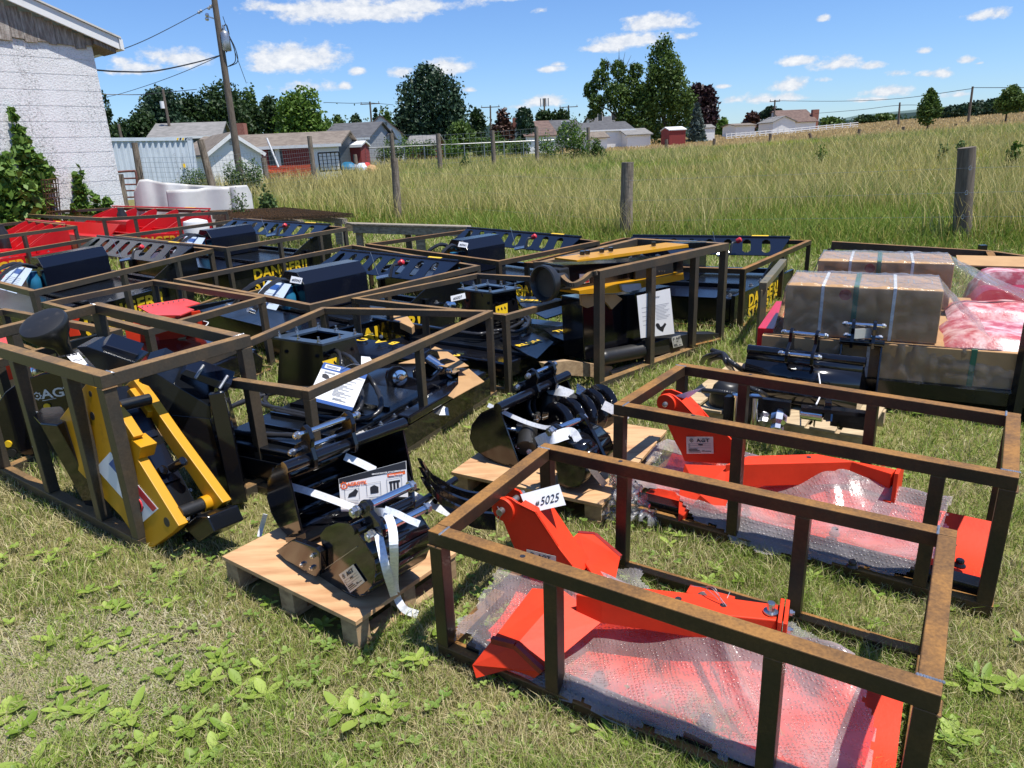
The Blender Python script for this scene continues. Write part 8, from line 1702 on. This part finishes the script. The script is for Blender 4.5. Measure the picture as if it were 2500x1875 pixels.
for q in ((512, 17), (507, 22), (483, 32)): MB().lathe(pp(*q), (1, 0, .5), [(.03, 0), (.06, .05), (.03, .1), (.06, .15), (.02, .2)], 10).build('insulator', 'greyp', T)
for pts in ([(560, 88), (575, 120), (580, 150), (560, 162)], [(562, 95), (572, 120), (574, 150), (556, 163)], [(540, 75), (552, 60), (560, 84)], [(552, 128), (558, 118), (556, 110)]): MB().tube(bez([pp(*p) for p in pts]), .018, 6).build('service_loop', 'rubber', T)
def wire(label, pts, r=.02, name='overhead_wire'):
    P = bez([UY(*p) for p in pts], 30); tag(MB().tube(P, r, 5).build(name, 'rubber'), label, 'wire', 'overhead wires')
wire('thin wire from the pole top down to the left, over the building', [(522, 10, 30), (483, 32, 29), (350, 100, 24), (230, 141, 20), (100, 170, 17.5)], .012)
wire('thick sagging cable from the pole to the left behind the building', [(538, 135, 30), (480, 152, 27), (380, 173, 23.5), (300, 175, 21), (234, 171, 19), (120, 160, 17.6)], .022)
wire('thin wire running from the pole down left to the far roof', [(538, 136, 30), (450, 175, 34), (370, 205, 38), (290, 230, 42), (240, 240, 46)], .014)
wire('low cable between the far left poles', [(240, 230, 60), (340, 231, 62), (400, 226, 66), (480, 218, 74)], .03)
wire('guy wire slanting down right from the leaning pole', [(544, 40, 30), (575, 130, 31), (601, 202, 33)], .012)
wire('far power line left of the huge oval evergreen', [(790, 250, 100), (860, 252, 105), (903, 251, 110), (960, 256, 120)], .035)
wire('far power line over the right skyline, left span', [(1892, 246, 118), (2050, 247, 100), (2200, 240, 90), (2375, 216, 76)], .03)
wire('far power line over the right skyline, right span', [(2375, 214, 76), (2440, 214, 70), (2560, 214, 60)], .03)
wire('lower far power line right of the farmhouse', [(1990, 277, 118), (2100, 268, 105), (2196, 257, 92), (2300, 258, 84)], .03)
pole('short pole with a white transformer behind the grey gabled house', 397, 218, 410, 58, .13, py1=292); c = UY(396, 256, 57.8); t_ = [o for o in bpy.data.objects if o.name == 'utility_pole.001'][0]; MB().cyl(c-UPV*.25, c+UPV*.25, .15, n=14).build('transformer', 'white', t_, smooth=True)
pole('stubby pole right of the white building corner', 289, 303, 296, 50, .12, py1=330)
pole('cross arm pole left of the huge oval evergreen', 903, 248, 907, 110, .17, 1.4, py1=315)
pole('cross arm pole right of the huge oval evergreen', 1197, 257, 1196, 120, .17, 1.5, py1=300)
pole('cross arm pole left of the twin trees', 1388, 257, 1388, 130, .17, 1.6, py1=300)
pole('pole beside the far farmhouse', 1892, 244, 1890, 118, .16, .8, py1=300)
pole('thin pole left of the first sapling', 2197, 250, 2194, 92, .14, py1=300)
pole('tall bare pole in front of the hedge', 2375, 211, 2364, 76, .14, py1=297)
T, t, b = pole('slim phone mast on the centre skyline', 1329, 240, 1328, 200, .3, name='phone_mast', py1=300); [MB().box(-.15, .15, -.1, .1, -2, 0, Matrix.Translation(t+Vector((x, 0, 0)))).build('antenna_panel', 'greyp', T) for x in (-1, -.35, .35, 1)]
# ---- fences
def post(label, b, t, r, m='oldwood', name='fence_post', group='wooden posts of the wire fence', n=14):
    mb = MB(); b = Vector(b); t = Vector(t); k = 7; pts = [b.lerp(t, i/(k-1))+Vector((rnd.uniform(-1, 1), rnd.uniform(-1, 1), 0))*r*.06 for i in range(k)]; mb.tube(pts, [r*(1.06-.1*i/(k-1)+rnd.uniform(-.02, .02)) for i in range(k)], n); o = mb.build(name, m, None, smooth=True); return tag(o, label, 'fence post', group)
def post_px(label, xt, yt, xb, yb, Y, r, **k): t = UY(xt, yt, Y); b_ = UY(xb, yb, Y); return post(label, b_, t, r, **k)
post_px('weathered fence post leaning left, behind the plywood table', 962, 386, 976, 560, 16.3, .085)
post_px('thick grey fence post in the picture centre behind the crates', 1532, 396, 1528, 612, 12.4, .105)
post_px('thickest round fence post at the right, dark brown grain', 2361, 360, 2344, 640, 10.3, .118, m='polewood')
FP = [UY(962, 386, 16.3), UY(1532, 396, 12.4), UY(2361, 360, 10.3)]
for i, dz in enumerate((-.29, -.62, -.95)):
    a_, b_, c_ = [p+UPV*dz for p in FP]; e_ = c_+(c_-b_)*1.2; mb = MB(); mb.tube([a_+Vector((.0, -.09, 0)), b_+Vector((.02, -.11, 0)), c_+Vector((0, -.125, .02)), e_], .0015, 4); tag(mb.build('fence_wire', 'zincd'), '%s plain wire strand between the weathered posts' % ('top', 'middle', 'lowest')[i], 'fence wire', 'strands of the wire fence')
    mb = MB(); mb.tube([c_+Vector((0, -.125, .02))+Vector((math.cos(t)*.02, -.012, math.sin(t)*.028)) for t in [k*.6 for k in range(11)]], .003, 5); tag(mb.build('wire_tie', 'zinc'), '%s wire loop tied round the thickest round fence post' % ('top', 'middle', 'lowest')[i], 'wire tie', 'wire loops')
for k, (px, y0) in enumerate(((1627, 340), (1744, 338), (1881, 326), (1976, 325), (2098, 315), (2206, 309), (2334, 302), (2450, 300))):
    Y = 64; t = UY(px, y0, Y); b_ = Vector((t.x+(.35 if k == 3 else 0), Y, gz(t.x, Y)-.1)); post(('first', 'second', 'third', 'fourth, slanting', 'fifth', 'sixth', 'seventh', 'eighth')[k]+' small post from the left along the dry field', b_, t, .13, m='polewood', group='small posts along the dry field', n=8)
def woven():
    T = thing('woven_wire_fence', 'tall woven wire deer fence between round posts in the middle distance', 'fence', tuple(base(1100, 40)))
    pts = [(820, 330, 470, 52), (955, 325, 415, 44), (1069, 326, 415, 39), (1202, 318, 392, 42), (1309, 309, 378, 45), (1436, 311, 360, 50)]
    tb = [(UY(x, y0, Y), Vector((UY(x, y0, Y).x, Y, gz(UY(x, y0, Y).x, Y)))) for x, y0, y1, Y in pts]
    for t, b_ in tb[1:]: MB().tube([b_, t], [.13, .12], 10).build('post', 'oldwood', T, smooth=True)
    for i in range(len(tb)-1):
        mb = MB(); (t0, b0), (t1, b1) = tb[i], tb[i+1]; n = max(8, int((b1-b0).length/.45))
        for k in range(9): f = .08+.88*k/8; mb.tube([b0.lerp(t0, f), b1.lerp(t1, f)], .008, 4, False)
        for k in range(n): a_, c_ = b0.lerp(b1, k/n), t0.lerp(t1, k/n); mb.tube([a_, a_.lerp(c_, .96)], .006, 4, False)
        mb.build('wire_mesh', 'zincd', T)
    T = thing('chain_link_fence', 'lower chain link fence with top rail behind the deer fence', 'fence', tuple(base(1100, 60)))
    A_, B_ = base(840, 54), base(1420, 56); hh = 1.5; MB().tube([A_+UPV*hh, B_+UPV*hh], .035, 6).build('top_rail', 'zincd', T)
    for k in range(13): p = A_.lerp(B_, k/12); MB().cyl(p, p+UPV*hh, .035, n=6).build('post', 'zincd', T)
woven()
def leftfence():
    T = thing('woven_wire_fence', 'wire fence with tall posts in front of the container and the white gabled shed', 'fence', tuple(base(450, 24)))
    pts = [(328, 348, 345, 455, 25), (489, 341, 522, 445, 22), (755, 332, 768, 437, 33)]
    tb = []
    for x0, y0, x1, y1, Y in pts: t = UY(x0, y0, Y); b_ = UY(x1, y1, Y); b_ = Vector((b_.x, Y, gz(b_.x, Y))); tb.append((t, b_)); MB().tube([b_, t], [.12, .10], 10).build('post', 'oldwood', T, smooth=True)
    for i in range(2):
        mb = MB(); (t0, b0), (t1, b1) = tb[i], tb[i+1]; n = int((b1-b0).length/.3)
        for k in range(11): f = .05+.72*k/10; mb.tube([b0.lerp(t0, f), b1.lerp(t1, f)], .005, 4, False)
        for k in range(n): a_, c_ = b0.lerp(b1, k/n), t0.lerp(t1, k/n); mb.tube([a_, a_.lerp(c_, .77)], .004, 4, False)
        mb.build('wire_mesh', 'zincd', T)
    T = thing('farm_gate', 'rusty red tube farm gate at the building corner', 'gate', tuple(base(310, 26))); mg = mat('rusty_gate_paint', (.20, .07, .055), .6, noise=(6, (.12, .07, .06), .4, .7)); z = lambda x, y: UY(x, y, 24.0)
    MB().tube(bez([z(287, 420), z(322, 418), z(332, 425), z(338, 495)]), .035, 8).build('frame_tube', mg, T, smooth=True)
    for k, y in enumerate((436, 451, 466, 482)): MB().cyl(z(290, y), z(336, y-1), .026, n=8).build('bar', mg, T, smooth=True)
    post_px('rough leaning post at the hinge of the rusty gate', 290, 425, 305, 505, 23, .12, group='posts by the building')
    post_px('short post right of the small white gabled shed', 643, 385, 651, 435, 34, .12, group='posts by the building'); post_px('short post in front of the red shed', 866, 377, 871, 420, 44, .13, group='posts by the building')
    tag(MB().tube([UY(651, 337, 38), UY(680, 408, 38)], .05, 8).build('white_pole', 'white'), 'white plastic pipe leaning against the red mesh', 'pipe')
    f = [UY(648, 405, 38.5), UY(760, 402, 38.5), UY(763, 434, 38.5), UY(652, 436, 38.5)]
    mo = mat('orange_mesh', (.62, .10, .04), .6); mb = MB()
    for k in range(14): mb.tube([f[0].lerp(f[3], k/13)+Vector((0, .3*math.sin(k), 0)), f[0].lerp(f[3], k/13).lerp(f[1].lerp(f[2], k/13), .5)+Vector((0, 0, -.12+.05*math.sin(k*3))), f[1].lerp(f[2], k/13)], .035, 4)
    for k in range(34): mb.tube([f[0].lerp(f[1], k/33), f[3].lerp(f[2], k/33)], .03, 4)
    tag(mb.build('safety_netting', mo), 'sagging orange plastic safety netting before the garage', 'netting')
    mbk = MB(); F = [UY(776, 374, 40), UY(827, 371, 40), UY(832, 415, 40), UY(782, 418, 40)]
    for i in range(4): mbk.tube([F[i], F[(i+1) % 4]], .04, 6)
    for k in range(1, 5): mbk.tube([F[0].lerp(F[1], k/5), F[3].lerp(F[2], k/5)], .025, 4); mbk.tube([F[0].lerp(F[3], k/5), F[1].lerp(F[2], k/5)], .015, 4)
    tag(mbk.build('black_frame', 'black2'), 'black wire panel frame standing before the garage door', 'frame')
    for k, (px, py, m, s) in enumerate(((825, 412, 'bm', .7), (850, 408, 'bm', .9), (868, 413, 'zincd', .7), (885, 410, 'lightblue', .7), (905, 414, 'card', .7), (895, 408, 'pink', .4))):
        c = UY(px, py, 43); c.z = max(c.z-.2, gz(c.x, 43)); mb = MB(); mb.lathe(c, (rnd.uniform(-.3, .3), rnd.uniform(-.3, .3), 1), [(s*.5, 0), (s*.62, .15), (s*.55, .3), (s*.3, .45)], 9); tag(mb.build('scrap_item', m), ('blue crumpled tarpaulin bundle by the black panel frame', 'larger blue bundle left of the short post', 'grey scrap bundle behind the short post', 'pale blue scrap bundle right of the short post', 'tan scrap bundle at the right end of the pile', 'pink rag on the scrap pile')[k], 'scrap', 'scrap pile beside the garage')
leftfence()
def paddock():
    T = thing('paddock_fence', 'white rail paddock fence before the far farmhouse', 'fence', tuple(base(1900, 100))); P = [base(1770, 100), base(1850, 101), base(1950, 104), base(2085, 108)]
    for i in range(3):
        for h in (.25, .52, .8): MB().bar(P[i]+UPV*h, P[i+1]+UPV*h, .05, .09).build('rail', 'white', T)
        for k in range(7): p = P[i].lerp(P[i+1], k/7); MB().bar(p, p+UPV*.9, .12, .12).build('post', 'white', T)
paddock()
# ---- vines on the building, scrap by the wall
def vines():
    def W(s, z, off=.12): p = WC+WW*s+WN_*off; return (p.x, p.y, z)
    def onw(px, py, off=.12): return UP(px, py, WC+WN_*off, WN_)
    def grow(lab, pts, n, sz, kind='vine', off=.15):
        C, Rr = [], []
        for px, py, r in pts: q = onw(px, py, off); C.append(tuple(q)); Rr.append((r, r, r*1.1))
        T = thing('climbing_vine', lab, 'vine', tuple(onw(pts[0][0], 540, .2)), 'vines and weeds along the white wall'); Rr = [tuple(k*.8 for k in r) for r in Rr]; V, Q, c = leaves(C, Rr, n, sz, int(pts[0][0]*11+n), fill=.1); mesh_np('foliage', V-np.array(T.location), [Q], M['leaf_'+kind], T, c)
        MB().tube([onw(px, py, .06) for px, py, r in pts], .012, 5).build('stem', 'bark', T)
    grow('tall pointed grape vine climbing the white wall', [(95, 460, .3), (105, 435, .28), (85, 425, .3), (80, 400, .3), (60, 380, .26), (55, 350, .2), (45, 320, .14), (36, 290, .09), (30, 272, .05)], 1500, .085)
    grow('low mass of grape leaves at the foot of the wall, left edge', [(5, 400, .3), (10, 440, .45), (50, 470, .4), (20, 490, .45), (70, 500, .35), (110, 510, .25), (5, 540, .4), (60, 540, .45), (120, 560, .4)], 2400, .075, off=.4)
    grow('small slender vine on the wall left of the building corner', [(205, 500, .25), (200, 470, .22), (198, 455, .2), (190, 435, .16), (200, 420, .08), (192, 405, .04)], 420, .07)
    grow('low leafy weeds at the wall foot near the building corner', [(225, 500, .25), (250, 505, .25), (260, 498, .15), (170, 520, .2)], 500, .06, off=.3)
    T = thing('wire_panel_stack', 'stack of rusty welded wire panels leaning at the wall foot', 'wire panels', tuple(onw(120, 520, .6))); 
    for k in range(2):
        q = [onw(x, y, .5+.1*k) for x, y in ((100+10*k, 440), (135+6*k, 436), (148, 525), (115, 530))]; mb = MB()
        for i in range(9): mb.tube([q[0].lerp(q[3], i/8), q[1].lerp(q[2], i/8)], .009, 4)
        for i in range(6): mb.tube([q[0].lerp(q[1], i/5), q[3].lerp(q[2], i/5)], .009, 4)
        mb.build('mesh_panel', 'steelB', T)
vines()
# ---- white plastic liner, wire stack, table
def liner():
    Y = 15.5; m = mat('white_poly_sheet', (.58, .57, .55), .45, 0, .3, noise=(1.5, (.46, .45, .43), .42, .68), bump=(3, .2, .02))
    top = [(345, 440), (362, 440), (390, 446), (425, 450), (470, 449), (505, 452), (560, 455), (600, 452), (612, 470)]; 
    top = [(330, 470), (343, 439), (360, 438), (400, 446), (450, 450), (500, 453), (552, 455), (600, 452), (612, 475)]
    xs = [p[0] for p in top]; ys = [p[1] for p in top]
    def fn(s, t):
        px = 330+282*s; py = float(np.interp(px, xs, ys)); tp = UY(px, py, Y); Yw = Y-.25*math.sin(s*9)-.1*math.sin(s*23+1)-.15*t*(1+.5*math.sin(s*7)); tp = UY(px, py, Yw); zb = gz(tp.x, Yw); 
        if px < 350: tp.x -= .0
        return Vector((tp.x-(.12*t if s < .06 else 0), Yw, tp.z*(1-t)+zb*t))
    o = draped('plastic_sheet', fn, 90, 24, m, 'tall folded white plastic liner standing on edge left of the weeds', 'plastic sheet'); o.modifiers.new('s', 'SOLIDIFY').thickness = .03
    xs2 = [395, 410, 480, 500, 560]; ys2 = [470, 464, 462, 458, 456]
    def fn2(s, t): px = 408+150*s; py = float(np.interp(px, xs2, ys2)); Yw = Y-.75+.5*s*s-.1*math.sin(s*8); tp = UY(px, py, Yw); return Vector((tp.x, Yw-.1*t, tp.z*(1-t)+gz(tp.x, Yw)*t))
    o = draped('plastic_sheet', fn2, 50, 16, m, 'nearer fold of white plastic liner in front of the tall one', 'plastic sheet'); o.modifiers.new('s', 'SOLIDIFY').thickness = .03
    a_ = UY(480, 560, 12.9); tag(MB().lathe((a_.x, a_.y, gz(a_.x, a_.y)), UPV, [(.2, 0), (.22, .5), (.2, .6), (.06, .64)], 20).build('white_drum', 'whitep', None, smooth=True), 'white plastic drum behind the rear crates', 'drum')
    T = thing('wire_mesh_stack', 'stack of rusty wire mesh panels on planks behind the back left crate', 'mesh stack', tuple(UY(600, 520, 14.0)))
    A_ = UY(500, 503, 14.6); B_ = UY(610, 512, 13.6); C_ = UY(860, 545, 13.0); D_ = UY(640, 505, 15.2)
    P0, P1, P2, P3 = UY(500, 503, 14.8), UY(600, 530, 12.9), UY(870, 548, 12.9), UY(700, 520, 14.9); zz = .62
    for q in (P0, P1, P2, P3): q.z = gz(q.x, q.y)+zz
    for l in range(3):
        mb = MB(); o = Vector((rnd.uniform(-.05, .05), rnd.uniform(-.05, .05), -.025*l))
        for i in range(26): mb.tube([P0.lerp(P3, i/25)+o, P1.lerp(P2, i/25)+o], .006, 4)
        for i in range(14): mb.tube([P0.lerp(P1, i/13)+o, P3.lerp(P2, i/13)+o], .006, 4)
        mb.build('mesh_panel', 'steelB' if l else 'steelA', T)
    for f in (.1, .5, .9): a_, b_ = P0.lerp(P3, f)-UPV*.12, P1.lerp(P2, f)-UPV*.12; MB().bar(a_, b_, .1, .09).build('plank', 'greyboard', T)
    for f, h in ((.1, 0), (.1, 1), (.9, 0), (.9, 1)): p = (P0.lerp(P3, f)).lerp(P1.lerp(P2, f), .1+.8*h); MB().bar((p.x, p.y, gz(p.x, p.y)), (p.x, p.y, p.z-.17), .12, .12).build('leg', 'greyboard', T)
    T = thing('plywood_table', 'weathered grey plywood table behind the back centre crate', 'table', tuple(UY(1000, 570, 11.5))); q = [UY(840, 545, 12.2), UY(860, 549, 11.5), UY(1150, 557, 10.9), UY(1150, 553, 11.8)]
    MB().prism([q[0], q[1], q[2], q[3]], UPV*.02).build('top_board', 'greyboard', T)
    for a_, b_ in ((q[1], q[2]), (q[0], q[3])): MB().bar(a_-UPV*.07+Vector((0, .05, 0)), b_-UPV*.07+Vector((0, .05, 0)), .04, .12).build('apron', 'greyboard', T)
    for p, e in ((q[1].lerp(q[2], .57), .14), (q[1].lerp(q[2], .96), .08), (q[1].lerp(q[2], .04), .1), (q[0].lerp(q[3], .5), .1)): MB().bar((p.x, p.y+.12, gz(p.x, p.y)), (p.x, p.y+.12, p.z-.135), e, .09).build('leg', 'greyboard', T)
liner()
if not globals().get('NOGRASS'):
    lawn(); weeds(); dead_leaves(); tallgrass()
